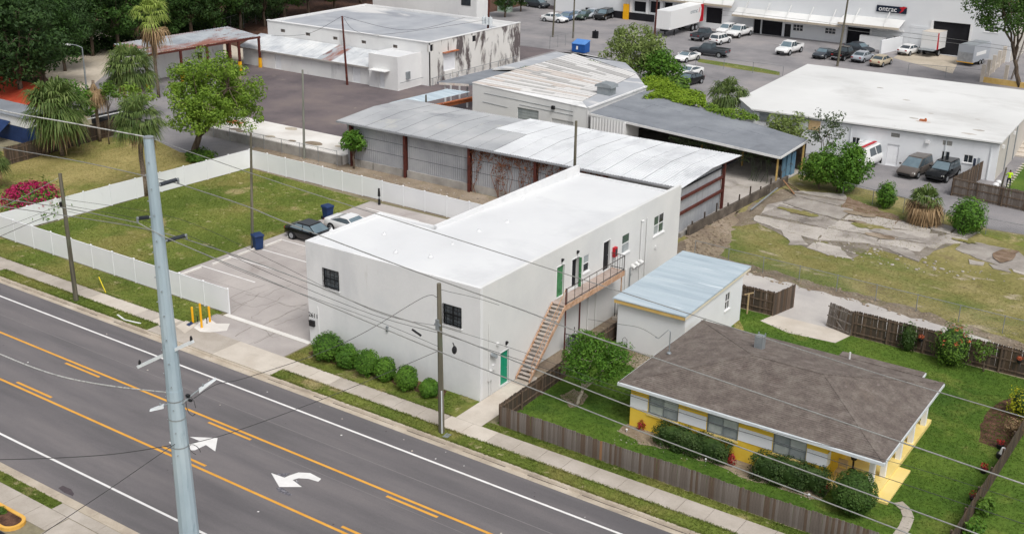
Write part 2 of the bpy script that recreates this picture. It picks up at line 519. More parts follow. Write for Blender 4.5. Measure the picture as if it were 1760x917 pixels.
M_wire_white = mat('cable_white', ['#a9a9a6', '#c4c4c0', '#8a8a88'], 4, 2, .6)
M_fence = mat('weathered_picket', ['#59514b', '#6e655e', '#857a72'], 6, 7, .9, .4, 25, stretch=(1, 1, .12), coord='obj', island=None,
              stains=(('#4c423b', 3, .60, .1, (1, 1, .2)),))
M_fence_b = mat('weathered_picket_brown', ['#51443b', '#65564a', '#796858'], 6, 7, .9, .4, 25, stretch=(1, 1, .12), coord='obj', stains=(('#453b33', 3, .60, .1, (1, 1, .2)),))
M_fence_c = mat('weathered_picket_grey', ['#5f5853', '#7a726c', '#918982'], 6, 7, .9, .4, 25, stretch=(1, 1, .12), coord='obj', stains=(('#544c46', 3, .60, .1, (1, 1, .2)),))
M_fence_d = mat('new_picket', ['#8e6a4d', '#9b775a'], 6, 6, .9, .3, 25, stretch=(1, 1, .12), coord='obj')
M_fence_dark = mat('dark_picket', ['#3d352f', '#4d443c', '#5d534a'], 6, 7, .9, .4, 25, stretch=(1, 1, .12), coord='obj')
M_fence_dark2 = mat('dark_picket_brown', ['#473a30', '#58493c', '#6a5848'], 6, 7, .9, .4, 25, stretch=(1, 1, .12), coord='obj')
M_yellow_wall = mat('yellow_paint_wall', ['#dfb836', '#e6c142', '#eac850'], .8, 5, .75, .15, 20, stains=(('#cf9f22', 1.2, .62, .1, (1, 1, .4), .5),))
M_yellow_pale = mat('pale_yellow_floor', ['#e3ca7c', '#e8d28c'], 1, 5, .7, stains=(('#c9a64e', 2, .64, .1, None, .5),))
M_house_white = mat('house_white', ['#e8e9ec', '#eeeff1'], .8, 5, .7)
M_shingle = mat('roof_shingle', ['#625954', '#6d645e', '#787069'], 1.6, 8, .95, .5, 14, fine=.2, fscale=8,
                stains=(('#776b60', .35, .60, .14, None, .45), ('#857b76', 2.2, .58, .1, (.35, 1, 4), .5), ('#594b47', .9, .62, .12, None, .5)))
M_gutter = mat('gutter_white', ['#c9cfd2', '#d6dadc'], 2, 4, .5)
M_shed_roof = mat('blue_roll_roof', ['#a1afb8', '#adbac2', '#b8c3c9'], .5, 7, .8, .15, 8, stretch=(.3, 2.4, 1), stains=(('#8d9ba7', .5, .57, .12, (.25, 2.5, 1), .7), ('#d5dce0', .6, .64, .06, (.3, 3, 1), .8)))
M_fascia_pale = mat('cream_fascia', ['#d6cdb8', '#ddd5c2'], 2, 5, .8)
M_fascia = mat('bare_fascia', ['#c7a560', '#d3b474'], 2, 5, .8)
M_wood_new = mat('raw_timber', ['#c2a77f', '#cfb68f'], 3, 5, .85)

M_corr = mat('corrugated_grey', ['#979a9f', '#a4a6ab', '#aeb0b3'], .4, 7, .6, .1, 8, metal=.25, stains=(('#7a7b80', .5, .60, .12, (1, 1, .3), .7), ('#72665f', 1.4, .66, .08, (1, 1, .3), .6)))
M_corr_roof = mat('corrugated_roof_grey', ['#9fa1a4', '#abadaf', '#b6b7b8'], .2, 7, .65, .1, 8, metal=.15, stains=(('#8a8d91', .25, .60, .12, None, .8), ('#bdbbb0', .3, .64, .1, None, .7)))
M_corr_white = mat('corrugated_roof_white', ['#c6c8ca', '#d0d2d4', '#d9dbdc'], .2, 7, .6, .1, 8, stains=(('#b4b6b9', .35, .54, .14, (1, .5, 1), .8), ('#9fa3a8', 1.6, .70, .06, None, .7)))
M_redsteel = mat('red_oxide_steel', ['#4d2722', '#5c3029', '#432420'], 1.5, 6, .75, stains=(('#8f8a86', 3, .68, .06), ('#a65a35', 2, .64, .08)))
M_rust = mat('rusty_sheet', ['#9b5a3a', '#b06c48', '#8a4c33'], 1, 7, .85, .2, 12, stains=(('#a9a19c', 1, .62, .1),))
M_rustroof = mat('rust_streaked_roof', ['#9aa0a6', '#a9aeb2', '#8f959b'], .3, 7, .75, .15, 10, stains=(('#8b4f38', .28, .48, .1, (1, .35, 1), .85), ('#6f3a2b', .8, .58, .08, (1, .4, 1), .8)))
M_roofpan_a = mat('white_roof_pan', ['#cfcdcb', '#dad8d5'], .5, 6, .65, coord='pos', stretch=(.2, 1, 1), stains=(('#b08f7b', .5, .66, .08, (.15, 4, 1), .6),))
M_roofpan_b = mat('grey_roof_pan', ['#acaaa8', '#b6b4b1'], .5, 6, .7, stretch=(.2, 1, 1), stains=(('#8a8480', .6, .62, .1),))
M_roofpan_c = mat('rusted_roof_pan', ['#cbc5c0', '#c4b9b0', '#d3cfcb'], .6, 7, .75, stretch=(.15, 3, 1), stains=(('#ab7b60', .8, .60, .1, (.15, 4, 1), .75),))
M_flatgrey = mat('grey_felt_roof', ['#767a80', '#80848a', '#8a8e93'], .3, 8, .9, .15, 12, fine=.05, fscale=4, stains=(('#6a6d73', .3, .58, .12, (1, .5, 1), .8), ('#9a9da0', .9, .68, .06, None, .7)))
M_flatpale = mat('pale_felt_roof', ['#9b9ea4', '#a6a9ae', '#b1b3b6'], .18, 8, .9, .15, 8, stains=(('#8d9096', .2, .58, .14, (.5, 1, 1), .8), ('#cfcecc', .12, .55, .05, (.4, 1.2, 1), .9), ('#a58b78', .8, .70, .06, None, .6)))
M_oldwhite = mat('old_white_wall', ['#d6d6d6', '#dddddc', '#e2e2e1'], .25, 7, .85, .15, 15, stains=(('#b0b1b2', .4, .60, .12, (1, 1, .3), .8), ('#8b8580', 1.5, .69, .06, (1, 1, .25), .6)))
M_stained = mat('stained_white_wall', ['#d9d7d2', '#e0deda'], .3, 7, .85, .2, 15, stains=(('#bcb6ad', .5, .55, .12, (1, 1, .35), .7), ('#4b3e40', .3, .51, .06, (1, 1, .5), .9), ('#554a49', 1.1, .585, .05, (1, 1, .25), .8), ('#dcdad6', 1.9, .58, .05, (1, 1, .3), .75), ('#73734f', .6, .66, .06, (1, 1, .3), .6)))
M_whiteroofB = mat('white_membrane_roof', ['#cececc', '#d5d5d3', '#dadad8'], .1, 7, .7, .1, 8, stains=(('#bfbebb', .14, .56, .14, (.6, 1, 1), .8), ('#b6b1aa', .5, .70, .06, None, .7)))
M_bluewhite = mat('bluish_white_wall', ['#dcdee1', '#e1e3e6', '#e5e7e9'], .3, 6, .8, .1, 15, stains=(('#d0d2d5', .4, .60, .12, (1, 1, .3), .6),))
M_beige = mat('beige_wall', ['#b9b4ac', '#c2bdb5'], .4, 6, .85, .1, 15)
M_distwall = mat('depot_wall', ['#d6d8db', '#dcdee0', '#e1e3e4'], .08, 6, .8, .1, 6, stains=(('#cbced2', .15, .60, .12, (1, 1, .4), .6),))
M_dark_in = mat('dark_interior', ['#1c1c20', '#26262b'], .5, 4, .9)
M_concrete_wall = mat('old_concrete_wall', ['#8f8b86', '#a09c97', '#aeaaa4'], .6, 8, .92, .3, 14, stains=(('#5f5b58', .9, .58, .1, (1, 1, .3), .8), ('#bdb9b3', .8, .66, .08)))
M_wall_dark = mat('moss_and_shade_wall', ['#4b443e', '#5d554d', '#726960'], .8, 8, .92, .3, 14, stains=(('#8d857b', 1, .62, .1),))
M_navy = mat('navy_plastic', ['#1d3157', '#243a63'], 2, 3, .5)
M_blue_skip = mat('blue_skip', ['#1f4f93', '#285ba1'], 1, 4, .6)
M_yellow_post = mat('safety_yellow', ['#e0a316', '#eaae20'], 2, 4, .6)
M_chain = mat('chain_link', ['#85888a', '#989b9c'], 3, 3, .5, metal=.4)
M_clump = mat('rubble', ['#8a8077', '#a0968b', '#b8aea3'], 1.2, 6, .95, .4, 12, stains=(('#5e564f', 1.5, .6, .1),))

# ground --------------------------------------------------------------------------------------------------
m = MB()
prof = [(-2500, 0), (27.50, 0), (27.55, -.2), (43.15, -.2), (43.2, 0), (3000, 0)]
for i in range(len(prof) - 1):
    (y0, z0), (y1, z1) = prof[i], prof[i + 1]
    m.face([(-3000, y0, z0), (2500, y0, z0), (2500, y1, z1), (-3000, y1, z1)])
tag(m.build('ground', M_ground, origin=(0, 0, 0)), kind='structure')

def sheet(name, poly, z, material, jit=0.0, step=0.8, parent=None):
    if jit: poly = jitter_poly(poly, step, jit)
    m = MB()
    m.sheet(poly, z)
    o = m.build(name, material, parent)
    if parent is None: tag(o, kind='structure')
    return o
def rect(x0, x1, y0, y1): return [(x0, y0), (x1, y0), (x1, y1), (x0, y1)]
def px(*pts): return [at(*p) for p in pts]

# road
XA, XB = -260, 120
road = sheet('road', rect(XA, XB, 28.08, 42.62), -.12, M_asphalt)
def mark(name, poly, material, z=-.116):
    m = MB(); m.sheet(poly, z)
    return m.build(name, material, road)
def line(y, x0, x1, w, material, name='lane_line'):
    return mark(name, rect(x0, x1, y - w / 2, y + w / 2), material)
line(41.17, XA, XB, .14, M_white_paint)
line(29.82, XA, XB, .14, M_white_paint)
line(37.60, XA, XB, .16, M_yellow_paint)
line(33.66, XA, XB, .16, M_yellow_paint)
line(39.30, XA, XB, .045, M_seam, 'road_seam')
line(36.9, -42, -20, .03, M_seam, 'road_seam')
def dash(y, pa, pb):
    a, b = at(*pa, -.12)[0], at(*pb, -.12)[0]
    mark('lane_dash', rect(a, b, y - .08, y + .08), M_yellow_paint)
    return a, b
da = dash(37.26, (113, 623), (172, 647))
db = dash(37.26, (360, 724), (433, 754))
dash(37.26, (665, 851), (752, 888))
ea = dash(34.0, (24, 658), (85, 684))
eb = dash(34.0, (275, 768), (350, 802))
dash(34.0, (584, 906), (650, 932))
for k in range(-9, 0):
    for (a, b), y in ((da, 37.26), (ea, 34.0)):
        s = (db[0] - da[0])
        mark('lane_dash', rect(a + k * s, b + k * s, y - .08, y + .08), M_yellow_paint)
def poly_px(pts, z=-.12): return [at(p[0], p[1], z) for p in pts]
mark('turn_arrow', poly_px([(466, 812), (480, 836), (519, 836), (503, 824), (513, 821), (530, 822), (547, 827), (552, 822), (533, 812), (513, 811), (498, 816), (489, 820)]), M_white_paint)
mark('turn_arrow', poly_px([(322, 764), (323, 773), (335, 773), (354, 764), (370, 775), (374, 752), (326, 750), (343, 757)]), M_white_paint)
mark('turn_arrow', poly_px([(290, 760), (297, 756), (304, 764), (302, 767)]), M_white_paint)
mark('worn_arrow', poly_px([(476, 813), (500, 812), (489, 819), (477, 815)]), M_arrow_old, -.1175)
mark('worn_arrow', poly_px([(474, 838), (484, 836), (503, 850), (496, 851), (486, 847), (479, 844)]), M_arrow_old, -.1175)
mark('worn_arrow', poly_px([(500, 829), (512, 824), (514, 834), (505, 834)]), M_arrow_old, -.1175)
mark('tar_patch', jitter_poly(poly_px([(100, 838), (107, 833), (122, 840), (128, 848), (124, 852), (112, 846)]), .4, .05), M_patch, -.1175)
rnd = random.Random(5)
for k in range(60):      # small scraps on the asphalt
    x, y = rnd.uniform(-75, -14), rnd.choice([rnd.uniform(41.4, 42.5), rnd.uniform(30, 41)])
    s = rnd.uniform(.03, .08)
    mark('scrap', [(x + s * rnd.uniform(.5, 1) * math.cos(t), y + s * rnd.uniform(.5, 1) * math.sin(t)) for t in (0, 1.2, 2.4, 3.7, 5)], rnd.choice([M_walk_new, M_patch, M_white_paint]), -.1165)

# kerbs and gutters: gutter pans and kerb stones in three-metre lengths
def kerb_run(y_road, y_back, x0, x1, lowered=()):
    s = 1 if y_back > y_road else -1
    gm, km = MB(), MB()
    L = 3.0
    root = thing('kerb', ((x0 + x1) / 2, y_back, 0), kind='structure')
    def prof_mesh(top):
        m = MB()
        ys = [y_road, y_road + s * .42, y_road + s * .46, y_back]
        zs = [-.118, -.135, top, top + .002]
        for i in range(3):
            p = [(0.01, ys[i], zs[i]), (L - .01, ys[i], zs[i]), (L - .01, ys[i + 1], zs[i + 1]), (.01, ys[i + 1], zs[i + 1])]
            m.face(p if s > 0 else p[::-1])
        for x in (.01, L - .01):
            m.face([(x, ys[0], zs[0]), (x, ys[1], zs[1]), (x, ys[2], zs[2]), (x, ys[3], zs[3]), (x, ys[3], -.25), (x, ys[0], -.25)])
        return m.mesh('kerb_length', M_kerb, (0, y_back, 0))
    hi, low = prof_mesh(.006), prof_mesh(-.015)
    x = x0
    while x < x1:
        c = x + L / 2
        link_mesh('kerb_length', low if any(a < c < b for a, b in lowered) else hi, (x, y_back, 0), root)
        x += L
    # bed under the joints
    m = MB(); m.sheet(rect(x0, x1, min(y_road, y_back), max(y_road, y_back)), -.14); m.build('kerb_bed', M_joint, root)
kerb_run(42.62, 43.22, -136, 26, lowered=[(-58.3, -46.9), (-83.5, -75.6)])
kerb_run(28.08, 27.48, -88, -19, lowered=[(-44.9, -30)])
sheet('kerb_apron_far', rect(-260, -136.02, 42.62, 43.22), -.1, M_kerb)
sheet('kerb_apron_near', rect(-260, -88.02, 27.48, 28.08), -.1, M_kerb)

m = MB(); rnd = random.Random(12); x = -90.0
while x < 0:      # dark crease painted at the kerb foot, standing in for the step's shade
    w = rnd.uniform(.5, 1.6)
    if not (-58.3 < x < -47.5) and rnd.random() < .85: m.sheet(rect(x, x + w, 43.035 - rnd.uniform(.02, .09), 43.05), -.131)
    x += w
o = m.build('kerb_crease_shade', M_joint, road); o['kind'] = 'stuff'
# pavements of separate slabs
def slab_row(name, x0, x1, y0, y1, step, z, material, skip=(), odd=None, seed=1):
    rnd = random.Random(seed)
    root = thing(name, ((x0 + x1) / 2, (y0 + y1) / 2, 0), kind='structure')
    m = MB(); m.sheet(rect(x0, x1, y0, y1), .003); m.build('slab_bed', M_joint, root)
    x = x0
    while x < x1 - .2:
        w = min(step * rnd.uniform(.94, 1.06), x1 - x)
        c = x + w / 2
        if not any(a < c < b for a, b in skip):
            mm = MB(); mm.box(x + .012, x + w - .012, y0 + .004, y1 - .004, .0, z + rnd.uniform(-.004, .004))
            mm.build('slab', odd[1] if odd and any(a < c < b for a, b in odd[0]) else material, root)
        x += w
slab_row('pavement', -128, 20, 44.22, 45.52, 1.62, .03, M_walk, skip=[(-58.2, -47.4)], odd=([(-65.2, -61.5), (-58.6, -57.5), (-47.5, -44), (-34.6, -31)], M_walk_new), seed=3)
slab_row('pavement', -90, -43.6, 25.55, 26.82, 1.7, .03, M_walk, seed=4)
slab_row('pavement', -44.95, -30, 26.84, 27.46, 3.4, .026, M_walk, seed=7)
slab_row('pavement', -43.55, -30, 24.4, 26.8, 3.4, .026, M_walk, seed=6)
# driveway in front of the car park
drv = thing('driveway', (-52.5, 45.5, 0), kind='structure')
def slabp(parent, name, poly, z, material, base=0.0):
    m = MB(); m.prism(poly, base, z)
    return m.build(name, material, parent)
slabp(drv, 'slab', rect(-58.2, -52.0, 43.21, 45.53), .02, M_walk)
slabp(drv, 'slab', rect(-51.985, -46.95, 43.21, 45.53), .022, M_walk_new)
slabp(drv, 'slab', rect(-56.6, -51.2, 45.54, 47.72), .016, M_park)
slabp(drv, 'slab', rect(-51.17, -48.15, 45.54, 47.72), .018, M_park)
slabp(drv, 'edge_beam', rect(-56.0, -48.2, 47.76, 48.16), .03, M_white_slab)
slabp(drv, 'meter_pad', [at(333, 563), at(345, 552), at(358, 546), at(372, 556), at(395, 556), at(390, 568), at(360, 571), at(344, 570)], .024, M_white_slab)
slabp(drv, 'meter_pad', [at(302, 561), at(320, 551), at(338, 558), at(318, 573)], .028, M_walk_new)

# car park of cast bays with cracks and paint
park = thing('car_park', (-54, 60, 0), kind='structure')
m = MB(); m.sheet(rect(-64.7, -43.4, 48.18, 72.7), .004); m.build('bay_bed', M_crack, park)
xs = [-64.7, -61.2, -57.4, -52.8, -48.1, -43.42]
ys = [48.19, 51.6, 55.3, 59.2, 63.0, 67.0, 70.4, 72.7]
rnd = random.Random(8)
for i in range(len(xs) - 1):
    for j in range(len(ys) - 1):
        if i == 4 and j < 2: continue
        x0 = xs[i] + (.5 * (j % 2) if 0 < i else 0); x1 = xs[i + 1] + (.5 * (j % 2) if i < 4 else 0)
        slabp(park, 'bay', rect(x0 + .012, x1 - .012, ys[j] + .012, ys[j + 1] - .012), .02 + rnd.uniform(-.002, .002), M_park, .002)
def crack(pts, w=.035, z=.0245, parent=None, seed=0):
    rnd = random.Random(seed)
    P = []
    for i in range(len(pts) - 1):
        a, b = Vector(pts[i]), Vector(pts[i + 1])
        n = max(2, int((b - a).length / .35))
        for k in range(n):
            p = a.lerp(b, k / n); P.append(p + Vector((rnd.uniform(-.09, .09), rnd.uniform(-.09, .09))))
    P.append(Vector(pts[-1]))
    m = MB()
    for i in range(len(P) - 1):
        d = (P[i + 1] - P[i]); s = Vector((-d.y, d.x)).normalized() * w * rnd.uniform(.3, .7)
        m.face([(P[i].x - s.x, P[i].y - s.y, z), (P[i + 1].x - s.x, P[i + 1].y - s.y, z), (P[i + 1].x + s.x, P[i + 1].y + s.y, z), (P[i].x + s.x, P[i].y + s.y, z)])
    return m.build('crack', M_crack, parent)
for k, c in enumerate([[(395, 512), (420, 500), (455, 490)], [(395, 513), (410, 522), (440, 528), (470, 520), (488, 508)], [(430, 548), (452, 532), (478, 520), (500, 527), (527, 524)],
                       [(400, 528), (430, 517), (446, 504)], [(455, 558), (490, 540), (528, 522)], [(470, 560), (520, 542)], [(420, 505), (452, 512), (476, 497), (500, 490)], [(395, 540), (425, 520)]]):
    crack([at(*p) for p in c], .05, parent=park, seed=k)
for k, c in enumerate([[(405, 578), (432, 562)], [(440, 590), (472, 574), (485, 566)], [(452, 565), (468, 580), (490, 574)]]):
    crack([at(*p) for p in c], .05, parent=drv, seed=30 + k)
def bay_line(a, b, w=.12):
    p, q = Vector(at(*a)), Vector(at(*b))
    q.y = p.y + (q.y - p.y) * .35; p.y = q.y
    m = MB(); m.sheet(rect(p.x, q.x, p.y - w / 2, p.y + w / 2), .0262); m.build('bay_line', M_white_paint, park)
for a, b in (((346, 456), (437, 486)), ((394, 440), (476, 466)), ((450, 428), (528, 452)), ((482, 411), (528, 425)), ((560, 381), (640, 400)), ((598, 366), (660, 385)), ((631, 357), (716, 382))):
    bay_line(a, b)
for a, b in (((314, 473), (348, 461)), ((367, 456), (397, 444)), ((410, 440), (440, 428)), ((456, 425), (484, 413)), ((496, 409), (520, 399)), ((530, 395), (555, 385))):   # wheel stops
    p, q = at(*a), at(*b)
    m = MB(); m.beam((p[0] - .1, p[1], .075), (p[0] - .1 + .15 * (q[0] - p[0]), q[1], .075), .16, .11); 
    o = m.build('wheel_stop', M_white_slab); tag(o, 'x', 'wheel stop', 'concrete wheel stops along the lawn edge of the car park')
    WHEEL_STOPS = globals().setdefault('WHEEL_STOPS', []); WHEEL_STOPS.append(o)
for o, w in zip(WHEEL_STOPS, ('nearest the white fence end', 'second from the front fence', 'just in front of the near blue bin', 'between the near blue bin and the black car', 'at the black car', 'at the white car')):
    o['label'] = 'pale concrete wheel stop ' + w

# lawns and yards
lawn_in = [(-82.0, 48.2), (-64.75, 48.2), (-64.75, 72.4), (-63.6, 72.6), (-81.0, 73.6)]
sheet('lawn', lawn_in, .008, M_lawn)
sheet('lawn', rect(-128, -56.4, 45.54, 48.1), .008, M_lawn)
sheet('verge', rect(-75.4, -58.2, 43.24, 44.2), .008, M_lawn)
sheet('verge', rect(-128, -83.6, 43.24, 44.2), .008, M_lawn)
sheet('verge', rect(-46.95, 20, 43.24, 44.2), .008, M_lawn)
sheet('driveway', rect(-83.5, -75.5, 43.24, 44.2), .012, M_walk)
sheet('lawn', rect(-48.0, -34.74, 45.54, 47.89), .008, M_lawn)
sheet('shrub_bed', jitter_poly(rect(-47.2, -37.0, 46.75, 47.85), .5, .16), .013, M_mulch)
sheet('lawn', rect(-32.9, 40, 45.54, 46.2), .008, M_lawn)
sheet('path', rect(-34.72, -32.95, 45.54, 50.9), .022, M_walk_new)
sheet('path', rect(-34.72, -33.3, 50.9, 52.4), .021, M_walk)
sheet('side_yard', rect(-34.72, -32.6, 52.4, 69.5), .006, M_dirt)
sheet('verge', rect(-90, -44.95, 26.84, 27.46), .008, M_lawn)
HX0, HX1, HY0, HY1 = -32.5, -8.4, 46.35, 69.6
sheet('house_lawn', [(HX0, HY0), (HX1, HY0), (HX1, HY1), (HX0, HY1)], .008, M_lawn_rich)
sheet('house_lawn', rect(HX1, 40, HY0, HY1), .007, M_lawn_rich)
sheet('flower_bed', jitter_poly([(-26.5, 49.5), (-24.8, 49.0), (-23.2, 49.4), (-20.4, 49.3), (-18.6, 48.95), (-17.6, 49.2), (-14.9, 49.3), (-14.9, 50.5), (-26.5, 50.5)], .5, .16), .014, M_dirt)
sheet('tree_bed', jitter_poly([at(964, 680), at(985, 668), at(1010, 676), at(1004, 694), at(980, 700)], .3, .1), .015, M_dirt)
sheet('dirt_strip', jitter_poly([(-31.9, 57.2), (-27.3, 56.8), (-27.3, 59.4), (-31.9, 59.4)], .5, .2), .013, M_dirt)
sheet('dirt_strip', jitter_poly([(-27.5, 61), (-24.6, 62.5), (-25.2, 64.5), (-27.4, 67.5)], .5, .3), .013, M_lawn_dry)
sheet('shrub_bed', jitter_poly([(-10.2, 60.0), (-8.5, 60.0), (-8.5, 68.2), (-9.2, 68.2), (-10.5, 64.0)], .6, .2), .013, M_mulch)
# garden path winding from the porch
gp = [(-11.75, 51.35), (-11.25, 50.95), (-10.9, 50.3), (-10.8, 49.3), (-10.85, 48.0), (-10.9, 46.4)]
pth = thing('garden_path', (-10.9, 48.5, 0), kind='structure')
for i in range(len(gp) - 1):
    a, b = Vector(gp[i]), Vector(gp[i + 1]); d = (b - a).normalized(); n = Vector((-d.y, d.x)) * .26
    a2, b2 = a + d * .015, b - d * .015
    slabp(pth, 'slab', [tuple(a2 - n), tuple(b2 - n), tuple(b2 + n), tuple(a2 + n)], .045, M_walk, .005)
# alley and its crossing
sheet('alley', [(-31.5, 69.95), (40, 69.95), (40, 72.4), (-10.57, 73.9), (-21.0, 75.9), (-24, 76.1), (-32.5, 76.4), (-33.2, 70.2)], .012, M_alley)
sheet('gate_apron', [(-26.3, 68.4), (-24.0, 67.6), (-20.9, 67.9), (-20.4, 69.97), (-25.9, 69.97)], .016, M_walk_new)
sheet('rubble_verge', jitter_poly([(-36.8, 73), (-31.8, 76.3), (-24, 75.9), (-16, 74.9), (-10.4, 73.7), (0, 72.7), (0, 73.7), (-10, 75.0), (-18, 76.6), (-25, 77.3), (-33, 78.0), (-38, 80)], .7, .3), .017, M_rubble_dirt)
sheet('vacant_lot', [(-38.4, 76), (40, 72.5), (40, 99), (-14, 98), (-19, 97.5), (-27, 102), (-37.5, 104.5)], .006, M_lot_grass)
sheet('dirt_strip', jitter_poly([at(1175, 470), at(1180, 405), at(1240, 375), at(1270, 360), at(1255, 420), at(1215, 452)], .6, .3), .02, M_dirt)
sheet('dirt_strip', jitter_poly([at(1440, 345), at(1460, 340), at(1545, 372), at(1560, 390), at(1500, 384), at(1448, 360)], .6, .25), .03, M_mulch_dry)
sheet('dirt_strip', jitter_poly([at(1272, 366), at(1340, 324), at(1378, 328), at(1345, 350), at(1296, 384), at(1262, 388)], .6, .25), .0185, M_rubble_dirt)
# cracked slabs of a vanished building
vac = thing('concrete_floor', (-27, 93, 0), kind='structure')
m = MB(); m.sheet(jitter_poly(px((1290, 376), (1345, 345), (1375, 328), (1470, 352), (1548, 378), (1604, 380), (1684, 400), (1662, 414), (1600, 432), (1580, 452), (1545, 438), (1500, 424), (1462, 446), (1392, 428), (1345, 404)), 1, .2), .02); m.build('floor_base', mat('slab_dirt', ['#6d665d', '#7d756b', '#8c847a'], .6, 8, .95, .5, 14, stains=(('#6a6b3d', .5, .6, .1),)), vac)
def bslab(pts, seed, z=.07):
    rnd = random.Random(seed)
    P = [Vector(at(*p)) for p in pts]; c = sum(P, Vector((0, 0))) / len(P); P = [tuple(q + (q - c).normalized() * .1) for q in P]
    slabp(vac, 'slab', jitter_poly(P, .55, .13, rnd), z + rnd.uniform(-.025, .03), rnd.choice((M_broken, M_broken, M_broken2)), .004)
bslab([(1365, 334), (1452, 348), (1438, 354), (1372, 338)], 1)
bslab([(1380, 330), (1450, 335), (1452, 345), (1366, 330)], 2)
bslab([(1372, 340), (1464, 362), (1440, 378), (1345, 350)], 3)
bslab([(1343, 352), (1438, 380), (1421, 393), (1312, 368)], 4)
bslab([(1300, 372), (1370, 386), (1420, 395), (1402, 414), (1345, 396), (1296, 380)], 5)
bslab([(1318, 352), (1340, 347), (1362, 356), (1310, 367)], 15, .05)
bslab([(1465, 366), (1540, 380), (1530, 392), (1448, 378)], 6)
bslab([(1446, 380), (1528, 394), (1515, 407), (1425, 392)], 7)
bslab([(1424, 394), (1512, 409), (1500, 420), (1407, 412)], 8)
bslab([(1546, 381), (1600, 395), (1592, 402), (1535, 392)], 9)
bslab([(1602, 383), (1640, 393), (1630, 402), (1600, 394)], 10)
bslab([(1533, 395), (1612, 404), (1600, 420), (1518, 408)], 11)
bslab([(1516, 410), (1598, 422), (1580, 432), (1500, 421)], 12)
bslab([(1600, 410), (1632, 404), (1662, 412), (1650, 418), (1618, 420), (1605, 428), (1590, 424)], 13)
bslab([(1648, 392), (1681, 400), (1660, 408), (1634, 403)], 14)
bslab([(1500, 418), (1560, 428), (1580, 450), (1545, 436)], 16, .05)
bslab([(1660, 414), (1740, 430), (1760, 442), (1760, 470), (1690, 448), (1645, 430)], 17, .06)
bslab([(1668, 448), (1690, 452), (1688, 456), (1670, 454)], 18)
bslab([(1700, 455), (1730, 460), (1738, 468), (1712, 462)], 19)
bslab([(1740, 462), (1760, 466), (1760, 472), (1744, 468)], 29)
bslab([(1402, 416), (1440, 425), (1462, 444), (1418, 436), (1392, 426)], 20, .05)
bslab([(1345, 398), (1370, 402), (1388, 420), (1358, 420)], 21, .05)
sheet('dirt_strip', jitter_poly([at(1700, 440), at(1720, 430), at(1748, 434), at(1740, 450), at(1715, 454)], .5, .25), .12, M_mulch_dry)
# yards behind
sheet('back_strip', [(-86, 73.7), (-45, 72.8), (-36.5, 72.8), (-36.5, 80.2), (-86, 80.2)], .005, M_dirt)
sheet('field', [at(0, 260), at(165, 235), at(310, 240), at(430, 262), (-81.5, 73.5), (-82.3, 48.1), (-110, 48.1)], .006, M_lawn_dry)
STREET = [at(175, 205), at(290, 192), at(395, 232), at(440, 252), at(400, 275), at(310, 262), at(250, 232), at(190, 228)]
sheet('side_street', STREET, .010, M_asphalt_grey)
sheet('grey_yard', [at(110, 190), at(190, 120), at(190, 85), at(300, 95), at(420, 108), at(330, 205), at(290, 192), at(175, 205)], .0095, M_asphalt_grey)
sheet('asphalt_yard', [at(395, 232), (-74.5, 79.4), (-74.5, 99), (-58, 99), (-58, 125), (-89, 135), (-92, 190), (-117.5, 190), (-117.5, 109.2), at(420, 110)], .0075, M_asphalt_dark)
sheet('sand_yard', [(-240, 70), (-122, 78), (-119, 109), (-128, 118), (-240, 112)], .0065, M_sand)
sheet('wood_floor', jitter_poly([(-240, 108), (-128, 118), (-119.5, 113), (-119.5, 134), (-118, 240), (-300, 240)], 2, .6), .011, M_mulch)
sheet('wood_floor', [at(-60, 130), at(60, 112), at(95, 150), at(90, 200), at(20, 205), at(-80, 200)], .013, M_mulch)
sheet('yard_floor', [(-58.0, 88.2), (-37.9, 88.2), (-37.6, 106), (-58.0, 112)], .012, M_broken)
sheet('asphalt_yard', [(-58, 112), (-47, 106), (-36.9, 103.5), (-26.5, 102.2), (-18.5, 97.8), (-13.5, 98.2), (60, 92), (60, 240), (-91, 240), (-91, 134.5), (-58, 120)], .008, M_asphalt_grey)
sheet('depot_apron', [(-120, 143), (-49, 146.5), (-24, 146.5), (-24, 178), (-120, 178)], .016, M_asphalt_grey)
sheet('verge', [at(1195, 100), at(1300, 116), at(1340, 124), at(1340, 130), at(1280, 121), at(1200, 107)], .02, M_lawn)
sheet('concrete_ramp', [at(1535, 100), at(1560, 84), at(1650, 100), at(1637, 127)], .02, M_sand)
sheet('lawn', [at(1722, 330), at(1760, 280), at(1800, 300), at(1780, 345)], .02, M_lawn_rich)
sheet('lawn', [at(1690, 405), at(1760, 425), at(1790, 430), at(1760, 408), at(1680, 396)], .019, M_lawn)
# yellow kerbed planter on the near pavement
pl = thing('kerbed_planter', (-46.2, 25.1, 0), 'yellow painted concrete kerb planter with dark mulch at the near pavement', 'planter')
def capsule(x0, x1, y, r, n=8):
    out = []
    for i in range(n + 1):
        t = -math.pi / 2 + math.pi * i / n; out.append((x1 + r * math.cos(t), y + r * math.sin(t)))
    for i in range(n + 1):
        t = math.pi / 2 + math.pi * i / n; out.append((x0 + r * math.cos(t), y + r * math.sin(t)))
    return out
ou, inn = capsule(-52, -45.35, 25.0, .62), capsule(-52, -45.35, 25.0, .45)
m = MB()
for i in range(len(ou)):
    j = (i + 1) % len(ou)
    a, b, c, d = ou[i], ou[j], inn[j], inn[i]
    m.face([(a[0], a[1], 0), (b[0], b[1], 0), (b[0], b[1], .17), (a[0], a[1], .17)])
    m.face([(a[0], a[1], .17), (b[0], b[1], .17), (c[0], c[1], .17), (d[0], d[1], .17)])
    m.face([(d[0], d[1], .17), (c[0], c[1], .17), (c[0], c[1], .05), (d[0], d[1], .05)])
